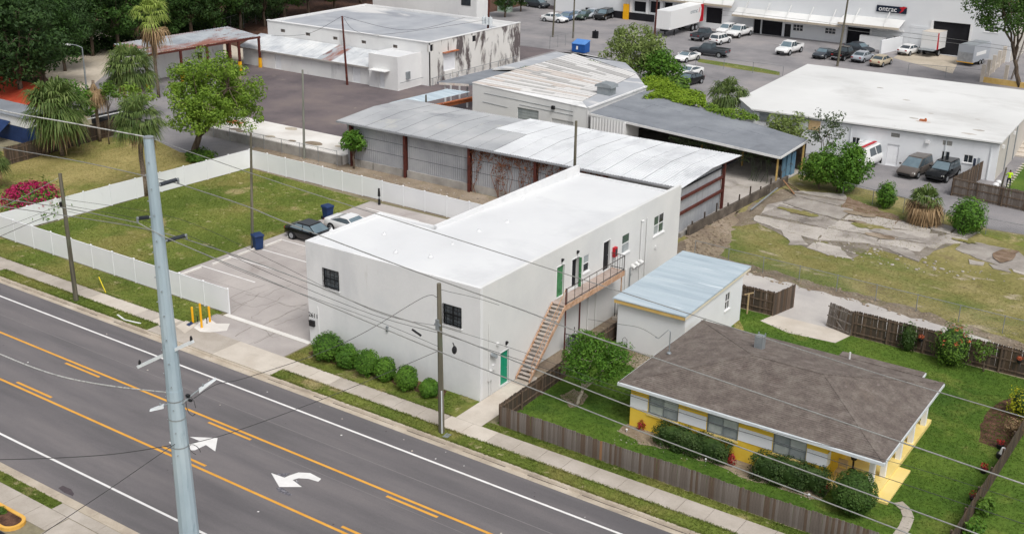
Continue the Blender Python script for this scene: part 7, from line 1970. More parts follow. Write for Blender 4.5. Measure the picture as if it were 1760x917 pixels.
def semi_trailer(a, b):
    a, b = Vector(a), Vector(b); ang = math.atan2(b.y - a.y, b.x - a.x); L = (b - a).length
    t = thing('semi_trailer', (0, 0, 0), 'long white semi trailer with a red end backed to the loading dock', 'trailer')
    m = MB(); m.box(0, L, -1.3, 1.3, 1.2, 4.1); bo = m.build('body', P_white, t, origin=(0, 0, 0))
    m = MB(); m.prism([(L - 1.5, 1.25), (L - .05, 1.25), (L - .05, 4.05), (L - 1.3, 4.05), (L - .95, 3.4), (L - 1.0, 2.4)], 0, .012); 
    m.v = [(v[0], -1.302 - v[2], v[1]) for v in m.v]; m.build('red_panel', M_red, bo, origin=(0, 0, 0))
    text_mesh('ontrac', 1.0, mat('trailer_grey_print', ['#7d8a92'], rough=.6), 'lettering', (L - 3.6, -1.312, 2.9), (R(90), 0, 0), bo, .004)
    m = MB(); m.face([(L - 1.95, -1.312, 2.8), (L - 1.75, -1.312, 2.85), (L - 1.45, -1.312, 3.7), (L - 1.65, -1.312, 3.55)]); m.build('emblem', M_red, bo, origin=(0, 0, 0))
    m = MB()
    for k in range(2): m.box(-.03, -.002, -1.15 + 1.18 * k, -.03 + 1.18 * k, 1.3, 4.0)
    m.build('end_door', P_white, bo, origin=(0, 0, 0))
    m = MB(); m.box(.2, L - .4, -.55, .55, .85, 1.19); m.build('chassis', M_trim, t, origin=(0, 0, 0))
    for x in (L - 3.6, L - 2.3):
        for s in (-1, 1): wheel(t, x, s * 1.1, .5, True)
    m = MB(); m.box(2.4, 2.55, -.9, -.75, 0, .85); m.box(2.4, 2.55, .75, .9, 0, .85); m.build('landing_leg', M_trim, t, origin=(0, 0, 0))
    t.location = (a.x, a.y, 0.02); t.rotation_euler = (0, 0, ang)
semi_trailer(at(1138, 64), (at(1222, 40)[0], 176.2))
t = thing('enclosed_trailer', (0, 0, 0), 'silver enclosed trailer parked beside the box truck', 'trailer')
m = MB(); m.box(-2.9, 2.5, -1.15, 1.15, .55, 2.9); b = m.build('body', P_silver, t, origin=(0, 0, 0))
m = MB(); m.box(-2.92, -2.902, -1.05, 1.05, .65, 1.9); m.build('ramp_door', M_rim, b, origin=(0, 0, 0))
m = MB(); m.box(-2.7, 2.4, -1.05, 1.05, 2.902, 2.94); m.build('roof_panel', M_grey_metal, b, origin=(0, 0, 0))
m = MB(); m.box(-2.0, 1.2, -1.165, -1.152, 1.4, 1.9); m.build('side_band', P_white, b, origin=(0, 0, 0))
m = MB(); m.box(-2.95, -2.7, -1.18, 1.18, .45, .54); m.build('bumper', M_yellow_post, t, origin=(0, 0, 0))
m = MB(); m.beam((2.5, -.8, .6), (3.9, 0, .6), .1, .12); m.beam((2.5, .8, .6), (3.9, 0, .6), .1, .12); m.build('drawbar', M_trim, t, origin=(0, 0, 0))
for x in (-.4, .5):
    for s in (-1, 1): wheel(t, x, s * 1.08, .36)
t.location = at_v((1672, 109)); t.rotation_euler = (0, 0, R(80))

# worker in the yellow shirt: one skinned body
def person(pos, heading, label):
    J = {'pel': (0, 0, .95, .14), 'wai': (0, .01, 1.08, .135), 'che': (0, .0, 1.28, .16), 'nb': (0, .0, 1.44, .09), 'nk': (0, .02, 1.51, .055), 'hd': (0, .05, 1.60, .085), 'ht': (0, .05, 1.72, .075),
         'hl': (-.10, 0, .9, .10), 'kl': (-.13, .06, .5, .065), 'al': (-.14, -.03, .09, .045), 'fl': (-.15, .12, .04, .04), 'hr': (.10, 0, .9, .10), 'kr': (.13, -.02, .5, .065), 'ar': (.15, -.12, .09, .045), 'fr': (.17, .04, .04, .04),
         'sl': (-.19, 0, 1.40, .065), 'el': (-.32, .10, 1.16, .045), 'wl': (-.36, .32, 1.12, .032), 'pl': (-.365, .39, 1.12, .03), 'sr': (.19, 0, 1.40, .065), 'er': (.27, -.06, 1.13, .045), 'wr': (.31, .02, .9, .032), 'pr': (.315, .04, .83, .03)}
    E = [('pel', 'wai'), ('wai', 'che'), ('che', 'nb'), ('nb', 'nk'), ('nk', 'hd'), ('hd', 'ht'), ('pel', 'hl'), ('hl', 'kl'), ('kl', 'al'), ('al', 'fl'), ('pel', 'hr'), ('hr', 'kr'), ('kr', 'ar'), ('ar', 'fr'),
         ('nb', 'sl'), ('sl', 'el'), ('el', 'wl'), ('wl', 'pl'), ('nb', 'sr'), ('sr', 'er'), ('er', 'wr'), ('wr', 'pr')]
    for s, p, d in (('l', 'pl', (0, 1, -.2)), ('r', 'pr', (0, .2, -1))):
        b = Vector(J[p][:3]); d = Vector(d).normalized()
        for k in range(4):
            o = (k - 1.5) * .018; side = Vector((0, 0, 1)) if s == 'l' else Vector((0, 1, 0))
            q1 = b + d * .03 + side * o; q2 = q1 + d * (.055 - .006 * abs(k - 1)); J['f%s%d' % (s, k)] = (*q1, .009); J['g%s%d' % (s, k)] = (*(q2 + Vector((0.012, 0, 0))), .008)
            E += [(p, 'f%s%d' % (s, k)), ('f%s%d' % (s, k), 'g%s%d' % (s, k))]
        side = Vector((0, 0, 1)) if s == 'l' else Vector((0, 1, 0)); q = b + d * .0 + side * .045; J['t' + s] = (*q, .01); E.append(('w' + s, 't' + s))
    ks = list(J); me = bpy.data.meshes.new('person'); me.from_pydata([J[k][:3] for k in ks], [(ks.index(a), ks.index(b)) for a, b in E], []); 
    o = bpy.data.objects.new('person_tmp', me); COL.objects.link(o)
    o.modifiers.new('s', 'SKIN'); 
    for i, k in enumerate(ks): me.skin_vertices[0].data[i].radius = (J[k][3], J[k][3]); me.skin_vertices[0].data[i].use_root = (k == 'pel')
    sb = o.modifiers.new('u', 'SUBSURF'); sb.levels = 1; sb.render_levels = 1
    dg = bpy.context.evaluated_depsgraph_get(); me2 = bpy.data.meshes.new_from_object(o.evaluated_get(dg)); bpy.data.objects.remove(o)
    skin = mat('skin', ['#6f4a38', '#7d5642'], 2, 3, .6); shirt = mat('neon_shirt', ['#b8e018', '#c4ea24'], 2, 3, .8); jean = mat('dark_jeans', ['#1f2836', '#28323f'], 2, 3, .9); hair = mat('hair', ['#1a1512'], rough=.8); boot = mat('boots', ['#2a231e'], rough=.8)
    me2.materials.clear()
    for q in (skin, shirt, jean, hair, boot): me2.materials.append(q)
    for p in me2.polygons:
        c = p.center; z = c.z; p.use_smooth = True
        arm = abs(c.x) > .235
        if z < .12: i = 4
        elif z < .97 and not (abs(c.x) > .25 and z > .7): i = 2
        elif z < 1.475 and not (arm and (c - Vector(J['el'][:3])).length < .0) and not (c.x < -.26 and c.y > .06) and not (c.x > .25 and z < 1.2): i = 1
        elif z > 1.60 and c.y < .11: i = 3
        else: i = 0
        p.material_index = i
    ob = link_mesh('person', me2, (pos[0], pos[1], .03)); ob.rotation_euler = (0, 0, R(heading)); tag(ob, label, 'person')
person(at(1732, 323), 15, 'person in a neon yellow shirt and dark jeans seen from behind')
# ---------------------------------------------------------------- poles and wires
def timber_pole(base_px, top_y, label, r=.16, base=None, tilt_px=None, material=M_wood_pole, name='utility_pole', group='timber utility poles'):
    b = at3(*base_px) if base is None else Vector(base)
    h = height_to(b, top_y)
    top = b + Vector((0, 0, h))
    if tilt_px is not None:
        s = mpp(top); d0 = top - CAMP; px0 = 880 + FPX * d0.dot(RGT) / d0.dot(FWD)
        top = top + Vector((RGT.x, RGT.y, 0)).normalized() * (tilt_px - px0) * s
    t = thing(name, b, label, 'utility pole', group)
    m = MB(); n = 8
    m.tube([b.lerp(top, k / n) for k in range(n + 1)], r, 12, .68); m.build('pole', material, t, False)
    return t, b, top
def wire(name, label, pts, r, material, group='overhead wires'):
    P = []
    for i in range(len(pts) - 1):
        p0, p1, p2, p3 = (Vector(pts[max(i - 1, 0)]), Vector(pts[i]), Vector(pts[i + 1]), Vector(pts[min(i + 2, len(pts) - 1)]))
        for k in range(6):
            u = k / 6; P.append(.5 * ((2 * p1) + (p2 - p0) * u + (2 * p0 - 5 * p1 + 4 * p2 - p3) * u * u + (3 * p1 - p0 - 3 * p2 + p3) * u ** 3))
    P.append(Vector(pts[-1]))
    m = MB(); m.tube(P, r, 5); return tag(m.build(name, material, None, True), label, 'wire', group)
def sag(a, b, drop, n=10):
    a, b = Vector(a), Vector(b); return [a.lerp(b, k / n) + Vector((0, 0, -4 * drop * (k / n) * (1 - k / n))) for k in range(n + 1)]

# big galvanised steel pole by the near kerb
PB = Vector((-34.95, 26.95, 0)); PH = 19.9
lean = Vector((0, 0, 0))
sp = thing('steel_pole', PB, 'tall tapered galvanised steel transmission pole in the foreground', 'utility pole')
s_top, s_bot = mpp(PB + Vector((0, 0, 19.9))), mpp(PB + Vector((0, 0, 5)))
r_top, r_bot = 8.6 * s_top, 17 * s_bot
m = MB(); n = 12
def pr(z): return r_bot + (r_top - r_bot) * (z - 2) / (PH - 2)
for (z0, z1) in ((0, 9.4), (9.4, PH)):
    m.cyl(PB + Vector((0, 0, z0)), PB + Vector((0, 0, z1)), pr(z0) + (.012 if z0 == 0 else 0), pr(z1) + (.012 if z0 == 0 else 0), n)
m.build('shaft', M_pole_steel, sp)
m = MB(); m.cyl(PB + Vector((0, 0, PH)), PB + Vector((0, 0, PH + .05)), r_top * 1.06, r_top * 1.06, 12); m.build('top_cap', M_grey_metal, sp)
rnd = random.Random(3)
m = MB()
for k in range(26):        # step bolt lugs
    z = 6.0 + k * .52; a = (-1.0 if k % 2 else -2.2); c = PB + Vector((math.cos(a) * pr(z), math.sin(a) * pr(z), z)); m.cyl(c, c + Vector((math.cos(a), math.sin(a), 0)) * .05, .025, .025, 6)
lg = m.build('step_lugs', M_grey_metal, sp); lg['kind'] = 'stuff'
def pole_pt(px_, py_): return onY(px_, py_, PB.y)
ins = []
for (end, rootx, lab) in (((306, 308), 1, 'upper'), ((236, 375), -1, 'middle'), ((320, 404), 1, 'lower')):
    e = onY(end[0], end[1], PB.y + (1.15 if rootx > 0 else -.62))
    hd = Vector((e.x - PB.x, e.y - PB.y, 0)).normalized(); root = PB + hd * pr(e.z) * .98 + Vector((0, 0, e.z - .02)); d = e - root
    m = MB(); m.cyl(root, root + d * .12, .05, .05, 8); m.cyl(root + d * .9, e, .05, .05, 8); o = m.build('insulator_fitting', M_grey_metal, sp)
    m = MB()
    for k in range(13):
        a, b = root + d * (.12 + .06 * k), root + d * (.12 + .06 * k + .03); m.cyl(a, b, .085, .06, 10); m.cyl(b, root + d * (.12 + .06 * (k + 1)), .06, .085, 10)
    m.build('insulator', M_insul, sp)
    m = MB(); m.box(e.x - .03, e.x + .03, e.y - .03, e.y + .03, e.z - .17, e.z + .05); m.build('wire_clamp', M_grey_metal, sp)
    ins.append(Vector((e.x, e.y, e.z - .18)))
# light arm (timber crossarm) and two street lamps
q1 = onY(237, 630, 26.35); q2 = onY(332, 586, 27.3)
m = MB(); m.beam(q1, q2, .12, .12); ao = m.build('crossarm', M_gutter, sp)
for q in (q1.lerp(q2, .04), q1.lerp(q2, .97)):
    m = MB(); m.cyl(q + Vector((0, 0, .06)), q + Vector((0, 0, .2)), .06, .05, 8); m.cyl(q + Vector((0, 0, .2)), q + Vector((0, 0, .26)), .05, .03, 8); m.build('pin_insulator', M_black, ao)
def lamp(tip, root, w):
    r_ = root; tp = tip; d = (tp - r_)
    m = MB(); m.tube([r_, r_.lerp(tp, .35) + Vector((0, 0, .06)), r_.lerp(tp, .55) + Vector((0, 0, .05))], .035, 8); a = m.build('lamp_arm', M_grey_metal, sp)
    s = d.normalized(); sd = Vector((-s.y, s.x, 0)).normalized()
    c0, c1 = r_.lerp(tp, .5), tp
    m = MB(); m.hexa([c0 - sd * .1 + Vector((0, 0, -.04)), c0 + sd * .1 + Vector((0, 0, -.04)), c1 + sd * .09 + Vector((0, 0, -.03)), c1 - sd * .09 + Vector((0, 0, -.03)), c0 - sd * .08 + Vector((0, 0, .1)), c0 + sd * .08 + Vector((0, 0, .1)), c1 + sd * .06 + Vector((0, 0, .03)), c1 - sd * .06 + Vector((0, 0, .03))]); h = m.build('lamp_head', M_gutter, a)
    m = MB(); q = c0.lerp(c1, .25) + Vector((0, 0, .09)); m.cyl(q, q + Vector((0, 0, .1)), .04, .035, 8); m.build('photocell', M_grey_metal, h)
lamp(onY(371, 650, 28.1), onY(313, 693, 27.0), 1); lamp(onY(258, 704, 26.2), onY(306, 692, 26.9), 1)
m = MB()
for z in (pole_pt(310, 690).z, pole_pt(310, 720).z, pole_pt(310, 765).z): m.cyl(PB + Vector((0, 0, z)), PB + Vector((0, 0, z + .06)), pr(z) + .015, pr(z) + .015, 12)
m.build('straps', M_grey_metal, sp)
m = MB(); q = onY(323, 680, 27.2); m.box(q.x - .08, q.x + .08, q.y - .06, q.y + .06, q.z - .05, q.z + .07); m.box(q.x + .05, q.x + .2, q.y - .05, q.y + .05, q.z - .2, q.z - .12); m.build('cable_clamps', M_black, sp)
m = MB(); c0 = onY(328, 697, 27.3); m.tube([c0 + Vector((.3 * math.cos(t * .7), 0, .45 * math.sin(t * .7))) for t in range(9)], .015, 5); c1 = onY(335, 772, 27.2); m.tube([c1 + Vector((.35 * math.cos(t * .6), 0, .22 * math.sin(t * .6))) for t in range(9)], .015, 5); m.build('cable_coils', M_wire_dark, sp)

YT = PB.y
def tr(*pts): return [onY(p[0], p[1], YT) for p in pts]
ptop = PB + Vector((0, 0, PH + .02))
wire('overhead_wire', 'twisted shield wire leaving the top of the steel pole to the left', tr((-60, 164), (0, 189), (120, 211)) + [ptop], .028, M_wire_white)
wire('overhead_wire', 'thin shield wire leaving the top of the steel pole to the right across the roofs', [ptop] + tr((358, 272), (520, 327), (880, 441), (1436, 619), (1780, 722)), .014, M_wire)
wire('overhead_wire', 'upper conductor running right from the steel pole over the white building', [ins[0]] + tr((420, 353), (490, 381.5), (700, 461), (900, 533), (996, 570), (1320, 681), (1780, 838)), .02, M_wire)
wire('overhead_wire', 'middle conductor running right from the steel pole over the stair', [ins[1]] + tr((290, 410), (376, 446.5), (460, 481), (640, 556), (750, 601.6), (900, 661), (1100, 740), (1300, 816), (1580, 923)), .02, M_wire)
wire('overhead_wire', 'lower conductor running right from the steel pole over the green door', [ins[2]] + tr((420, 444), (535, 487), (640, 531), (750, 567), (900, 626), (1084, 698), (1300, 778), (1700, 924)), .02, M_wire)
wire('overhead_wire', 'upper conductor running left from the steel pole', tr((-60, 240), (0, 253), (150, 280)) + [ins[0]], .018, M_wire)
wire('overhead_wire', 'middle conductor running left from the steel pole', tr((-60, 330), (0, 341), (110, 357)) + [ins[1]], .018, M_wire)
wire('overhead_wire', 'lower conductor running left from the steel pole', tr((-60, 344), (0, 354), (150, 376), (250, 393)) + [ins[2]], .018, M_wire)
wire('overhead_cable', 'thick whitish cable bundle swinging over the road to the steel pole', [onY(p[0], p[1], 27.0) for p in ((-60, 583), (0, 608), (60, 632), (120, 650), (200, 664), (291, 674))], .03, M_wire_white)
# timber poles along the far pavement
pA, bA, tA = timber_pole((131, 516), 298, 'leaning timber utility pole by the pavement at the left', .17, tilt_px=103)
pB_, bB, tB = timber_pole((759, 742), 487, 'timber utility pole on the verge in front of the white building', .17, tilt_px=754.5)
pC, bC, tC = timber_pole((434, 427), 228, 'slim timber pole beside the blue bin at the lawn corner', .12, tilt_px=431)
pD, bD, tD = timber_pole((523, 272), 120, 'slim pale timber pole behind the white fence', .13, tilt_px=520, material=mat('grey_pole_timber', ['#7d7f76', '#8d8f86', '#6f7168'], 4, 6, .9, stretch=(1, 1, .06)))
pE, bE, tE = timber_pole((733, 224), 163, 'short timber pole rising behind the grey warehouse roof', .13)
pF, bF, tF = timber_pole(None, 208, 'timber pole rising behind the roof of the white building', .15, base=(-46.0, 76.2, 0))
pG, bG, tG = timber_pole((597, 146), 28, 'dark brown pole in front of the lean-to', .15, material=M_redsteel, tilt_px=588)
pH_, bH, tH = timber_pole((836, 118), -8, 'dark utility pole with transformers before the stained wall', .18, material=M_redsteel, tilt_px=841)
pI, bI, tI = timber_pole((950, 64), -20, 'dark pole left of the blue skip', .15, tilt_px=955)
pJ, bJ, tJ = timber_pole((985, 66), -20, 'dark pole behind the blue skip', .15, tilt_px=988)
pK, bK, tK = timber_pole((1124, 75), -20, 'reddish pole in front of the semi trailer', .16, material=M_redsteel, tilt_px=1131)
pL, bL, tL = timber_pole((1439, 114), -10, 'leaning grey pole behind the white flat roof', .17, tilt_px=1459)
pM, bM, tM = timber_pole((1715, 345), 288, 'short grey pole by the worker and the picket fence', .1, tilt_px=1730)
pN, bN, tN = timber_pole((1738, 137), 60, 'pale leaning pole at the right edge behind the pillars', .12, tilt_px=1764, material=M_fence_c)
for dx in (-.55, .55, 0):
    q = bH.lerp(tH, .66) + Vector((dx, -.25, 0)); m = MB(); m.cyl(q + Vector((0, 0, -.5)), q + Vector((0, 0, .45)), .26, .26, 12); m.cyl(q + Vector((0, 0, .45)), q + Vector((0, 0, .65)), .06, .05, 8); m.build('transformer', M_gutter, pH_)
q = bB.lerp(tB, .74); 
m = MB(); m.beam(q + Vector((-.2, -.18, 0)), q + Vector((.2, -.18, 0)), .08, .08); m.box(q.x - .1, q.x + .1, q.y - .25, q.y - .15, q.z - .3, q.z + .3); m.build('bracket', M_grey_metal, pB_)
q = bB + Vector((.12, -.12, 0)); m = MB(); m.cyl(q, q + Vector((0, 0, 2.6)), .035, .035, 8); m.build('cable_guard', M_gutter, pB_)
m = MB(); q = bA.lerp(tA, .76); m.box(q.x - .22, q.x - .05, q.y - .2, q.y + .1, q.z - .15, q.z + .2); m.build('clamp', M_black, pA)
YW = 43.75
def dw(*pts): return [onY(p[0], p[1], YW) for p in pts]
wire('overhead_wire', 'highest thin wire between the two timber poles', dw((108, 342), (300, 374), (460, 444), (640, 533), (754, 560)), .012, M_wire_dark)
wire('overhead_wire', 'second thin wire between the two timber poles', dw((110, 352), (280, 388), (470, 472), (640, 540), (755, 572)), .014, M_wire_dark)
wire('overhead_wire', 'lowest sagging wire between the two timber poles', dw((112, 362), (260, 398), (420, 468), (640, 548), (756, 596)), .012, M_wire_dark)
wire('overhead_wire', 'dark wire from the verge pole to the right past the yellow house', dw((757, 572), (926, 629), (1083, 679), (1214, 723), (1329, 757), (1560, 833), (1780, 906)), .014, M_wire_dark)
wire('overhead_wire', 'thin upper wire from the verge pole across the stair to the right', dw((757, 560), (900, 605), (1083, 672), (1329, 742), (1560, 800), (1780, 868)), .010, M_wire_dark)
wire('overhead_wire', 'thick dark wire from the left edge to the leaning timber pole', dw((-30, 416), (0, 406), (50, 384), (98, 365)), .02, M_wire_dark)
wire('overhead_wire', 'thin wire from the left edge to the leaning timber pole', dw((-30, 402), (0, 393), (50, 374), (104, 352)), .012, M_wire_dark)
wire('overhead_wire', 'pale guy wire rising past the bougainvillea', [onY(p[0], p[1], 40) for p in ((-10, 362), (40, 338), (100, 306))], .014, M_wire_white)
wire('overhead_wire', 'wire looping from the verge pole to the white building', [tB + Vector((0, 0, -.3)), onY(772, 501, 44.6), onY(820, 512, 46.5), onY(858, 524, 47.7)], .012, M_wire_dark)
c1s = onY(727, 511, 43.6)
wire('overhead_cable', 'dark cable from the top of the verge pole across the road to the street lamp', [tB + Vector((-.05, -.1, -.75)), c1s, onY(628, 570, 40.0), onY(545, 608, 37), onY(420, 649.5, 32.5), onY(372, 660, 30), onY(333, 684, 27.4)], .015, M_wire_dark)
wire('overhead_cable', 'dark cable from the middle of the verge pole across the road to the steel pole', [onY(752, 603, 43.65), onY(620, 659, 38.5), onY(511, 702, 34.5), onY(420, 735, 31), onY(373, 750, 29), onY(318, 764, 27.2)], .015, M_wire_dark)
wire('overhead_cable', 'dark cable from the steel pole to the left edge over the near lane', [onY(304, 763, 26.7), onY(200, 779, 26), onY(100, 786, 25), onY(0, 789, 24), onY(-40, 790, 23.6)], .018, M_wire_dark)
wire('overhead_cable', 'dark cable from the steel pole down to the bottom left', [onY(303, 762, 26.7), onY(286, 772, 26.2), onY(180, 845, 23.5), onY(72, 917, 21), onY(20, 952, 19.8)], .016, M_wire_dark)
wire('service_wire', 'service wire from the house mast to the white building', [mast + Vector((-.62, -.2, .78)), onX(1100, 563, -29.8), onX(1060, 556, -31.6), onX(1010, 548, -34.7)], .012, M_wire_dark)
wire('overhead_wire', 'wire over the roof of the long white building', [tG, onY(700, 52, 113), onY(800, 30, 130)], .02, M_wire_dark)
wire('overhead_wire', 'wire from the lean-to pole to the rusty canopy', [tG, onY(530, 58, 108), onY(466, 62, 106)], .02, M_wire_dark)
wire('overhead_wire', 'wire from the lean-to pole down to the transformers', [tG, onY(640, 60, 112), tH + Vector((0, 0, -3.2))], .02, M_wire_dark)
for k, (ya, yb) in enumerate(((52, 86), (60, 92))):
    wire('overhead_wire', ('upper' if k == 0 else 'lower') + ' wire in front of the depot at the right', [onY(1240, ya - 34, 170), onY(1460, ya - 8, 168), onY(1780, yb, 160)], .025, M_wire)
m = MB(); q = onY(716, 571, YW); m.cyl(q + Vector((-.3, 0, .1)), q + Vector((.3, 0, -.1)), .06, .06, 8); tag(m.build('splice_case', M_black), 'black splice case hanging on the wires left of the verge pole', 'splice case')
m = MB(); q = onY(781, 601, YW); m.ball(q, .14, .14, .24, 8, 6); m.cyl(q + Vector((0, 0, .2)), q + Vector((-.1, 0, .4)), .03, .03, 6); tag(m.build('cable_terminal', M_black), 'black cable terminal hanging right of the verge pole', 'cable terminal')
# small street lamp far left
b = at3(150, 165); t = thing('street_lamp', b, 'slim grey street lamp in front of the sandy yard', 'street lamp'); h = height_to(b, 82); top = b + Vector((0, 0, h)); s = mpp(top); rt2 = Vector((RGT.x, RGT.y, 0)).normalized()
top2 = top + rt2 * (141 - (880 + FPX * (top - CAMP).dot(RGT) / (top - CAMP).dot(FWD))) * s
m = MB(); m.tube([b, b.lerp(top2, .5), top2], .12, 10, .6); m.build('post', M_grey_metal, t)
tip = top2 - rt2 * 19 * s + Vector((0, 0, .35)); m = MB(); m.tube([top2, top2.lerp(tip, .5) + Vector((0, 0, .1)), tip], .06, 8); m.build('arm', M_grey_metal, t)
m = MB(); m.beam(tip, tip - rt2 * .9, .3, .16); m.build('lamp_head', M_white_frame, t)

# ---------------------------------------------------------------- street furniture and small things
for p, ty, w in (((332, 554), 528, 'leftmost of the three'), ((347, 563), 522, 'tallest, middle of the three'), ((361, 553), 527, 'rightmost of the three')):
    b = at3(*p); h = height_to(b, ty); m = MB(); m.cyl(b, b + Vector((0, 0, h)), .075, .075, 12); m.ball(b + Vector((0, 0, h)), .075, .075, .05, 12, 6)
    tag(m.build('bollard', M_yellow_post), w + ' yellow safety bollards beside the driveway', 'bollard', 'yellow bollards beside the driveway')
for p, w in (((340, 553), 'left'), ((356, 556), 'right')):
    b = at3(*p); m = MB(); m.cyl(b, b + Vector((0, 0, .35)), .03, .03, 8); m.cyl(b + Vector((0, 0, .35)), b + Vector((0, 0, .42)), .045, .045, 8); tag(m.build('valve_pipe', M_black), w + ' short dark valve pipe between the yellow bollards', 'pipe', 'valve pipes between the bollards')
m = MB(); a = [at(320, 558), at(329, 553), at(333, 556), at(325, 561)]; m.prism(a, .02, .045); tag(m.build('meter_cover', M_navy), 'dark meter box cover set in the pavement beside the bollards', 'meter cover')
m = MB(); a = [at(760, 750), at(768, 744), at(776, 747), at(768, 753)]; m.prism(a, .005, .03); tag(m.build('meter_cover', M_grey_metal), 'grey meter box cover at the foot of the verge pole', 'meter cover')
a, b = at3(182, 503), onY(170, 476, at(182, 503)[1] + .6); m = MB(); m.tube([a, a.lerp(b, .5), b], .035, 8); tag(m.build('guy_guard', mat('guy_yellow', ['#d8c22a', '#e2cc36'], 2, 2, .6)), 'yellow guy-wire guard sloping out of the grass', 'guard')
m = MB(); a = [at3(202, 541), at3(214, 550), at3(242, 556)]; m.beam(a[0] + Vector((0, 0, .03)), a[1] + Vector((0, 0, .03)), .12, .03); m.beam(a[1] + Vector((0, 0, .035)), a[2] + Vector((0, 0, .03)), .12, .03); tag(m.build('trim_strip', M_white_frame), 'broken white plastic strip lying on the kerb grass', 'debris')
def wheelie(p, rot, label, sc=1.0):
    b = at3(*p); t = thing('wheelie_bin', (0, 0, 0), label, 'bin', 'navy wheelie bins'); w0, w1 = .26, .33
    m = MB(); m.hexa([Vector(q) for q in ((-w0, -w0, .06), (w0, -w0, .06), (w0, w0, .06), (-w0, w0, .06), (-w1, -w1, 1.0), (w1, -w1, 1.0), (w1, w1, 1.0), (-w1, w1, 1.0))]); m.box(-w1 - .03, w1 + .03, -w1 - .03, w1 + .03, .93, 1.0); m.build('body', M_navy, t, origin=(0, 0, 0))
    m = MB(); m.hexa([Vector(q) for q in ((-.38, -.4, 1.005), (.38, -.4, 1.005), (.38, .38, 1.005), (-.38, .38, 1.005), (-.34, -.34, 1.09), (.34, -.34, 1.09), (.34, .36, 1.11), (-.34, .36, 1.11))]); m.build('lid', M_navy, t, origin=(0, 0, 0))
    m = MB(); m.cyl((-.3, .44, 1.0), (.3, .44, 1.0), .025, .025, 8); m.build('handle', M_navy, t, origin=(0, 0, 0))
    for s in (-1, 1): m = MB(); m.cyl((s * .3, .3, .13), (s * .36, .3, .13), .13, .13, 12); m.build('wheel', M_tyre, t, origin=(0, 0, 0))
    t.location = (b.x, b.y, .02); t.rotation_euler = (0, 0, R(rot)); t.scale = (sc, sc, sc * 1.05)
wheelie((444, 428), 70, 'navy wheelie bin beside the slim pole at the car park edge', 1.08)
wheelie((564, 377), 80, 'navy wheelie bin on the grass behind the black and white cars', 1.08)
b = at3(652, 352); t = thing('bollard_light', b, 'short black post lamp against the rear white fence', 'lamp')
m = MB(); m.cyl(b, b + Vector((0, 0, .55)), .12, .1, 10); m.build('base', M_black, t)
m = MB(); m.cyl(b + Vector((0, 0, .55)), b + Vector((0, 0, .8)), .05, .05, 8); m.build('neck', M_grey_metal, t)
m = MB(); m.cyl(b + Vector((0, 0, .8)), b + Vector((0, 0, 1.5)), .12, .08, 10); m.build('head', M_black, t)
# chain-link fences: posts, top rail and woven wire
def chain_fence(a, b, h, label, step=3.0, spacing=.22, mesh=True, seed=1, rail=True, r=.03):
    a, b = Vector((a[0], a[1], 0)), Vector((b[0], b[1], 0)); d = b - a; L = d.length; d.normalize()
    t = thing('chain_link_fence', a, label, 'fence', 'chain-link fences'); n = max(1, round(L / step))
    pm = MB(); pm.cyl((0, 0, 0), (0, 0, h + .05), r, r, 8); pme = pm.mesh('post', M_chain)
    for k in range(n + 1): p = a + d * L * k / n; link_mesh('post', pme, (p.x, p.y, 0), t)
    if rail: m = MB(); m.cyl(a + Vector((0, 0, h)), b + Vector((0, 0, h)), r * .8, r * .8, 6); m.build('top_rail', M_chain, t)
    if mesh:
        V, Fc = [], []; k = -int(h / spacing); w = .004; sd = Vector((-d.y, d.x, 0))
        while k * spacing < L:
            for s in (1, -1):
                u0, u1 = k * spacing, k * spacing + h
                z0, z1 = (0, h) if s > 0 else (h, 0)
                f0 = max(0, -u0 / h); f1 = min(1, (L - u0) / h)
                if f1 <= f0: continue
                p, q = a + d * (u0 + f0 * h) + Vector((0, 0, z0 + (z1 - z0) * f0)), a + d * (u0 + f1 * h) + Vector((0, 0, z0 + (z1 - z0) * f1)); i = len(V)
                e = Vector((0, 0, w)); V += [p - e, q - e, q + e, p + e]; Fc.append((i, i + 1, i + 2, i + 3))
            k += 1
        link_mesh('wire_mesh', leaf_mesh('wire_mesh', V, Fc, M_chain, a), a, t)
chain_fence((-35.5, 77.2), (2, 75.2), 1.25, 'thin chain-link fence between the alley and the vacant lot')
chain_fence(at(1448, 338), at(1552, 366), 1.4, 'chain-link fence behind the cracked slabs near the parked minivan')
chain_fence(at(1620, 388), at(1770, 418), 1.4, 'chain-link fence along the lane at the right of the vacant lot')
chain_fence((-94.5, 79.2), (-74.6, 79.2), 1.5, 'rusty chain-link fence in front of the stained retaining wall', 2.6, .3)
chain_fence(at(375, 62), at(480, 30), 2.4, 'tall chain-link fence beside the rusty canopy', 4, .4)
chain_fence(at(1195, 113), at(1345, 133), 1.5, 'low chain-link fence along the grass strip of the depot yard', 4, .4)
chain_fence(at(945, 84), at(985, 76), 1.8, 'chain-link gate beside the blue skip', 2, .35)
chain_fence(at(1560, 128), at(1690, 140), 1.5, 'chain-link fence in front of the concrete ramp', 4, .4)
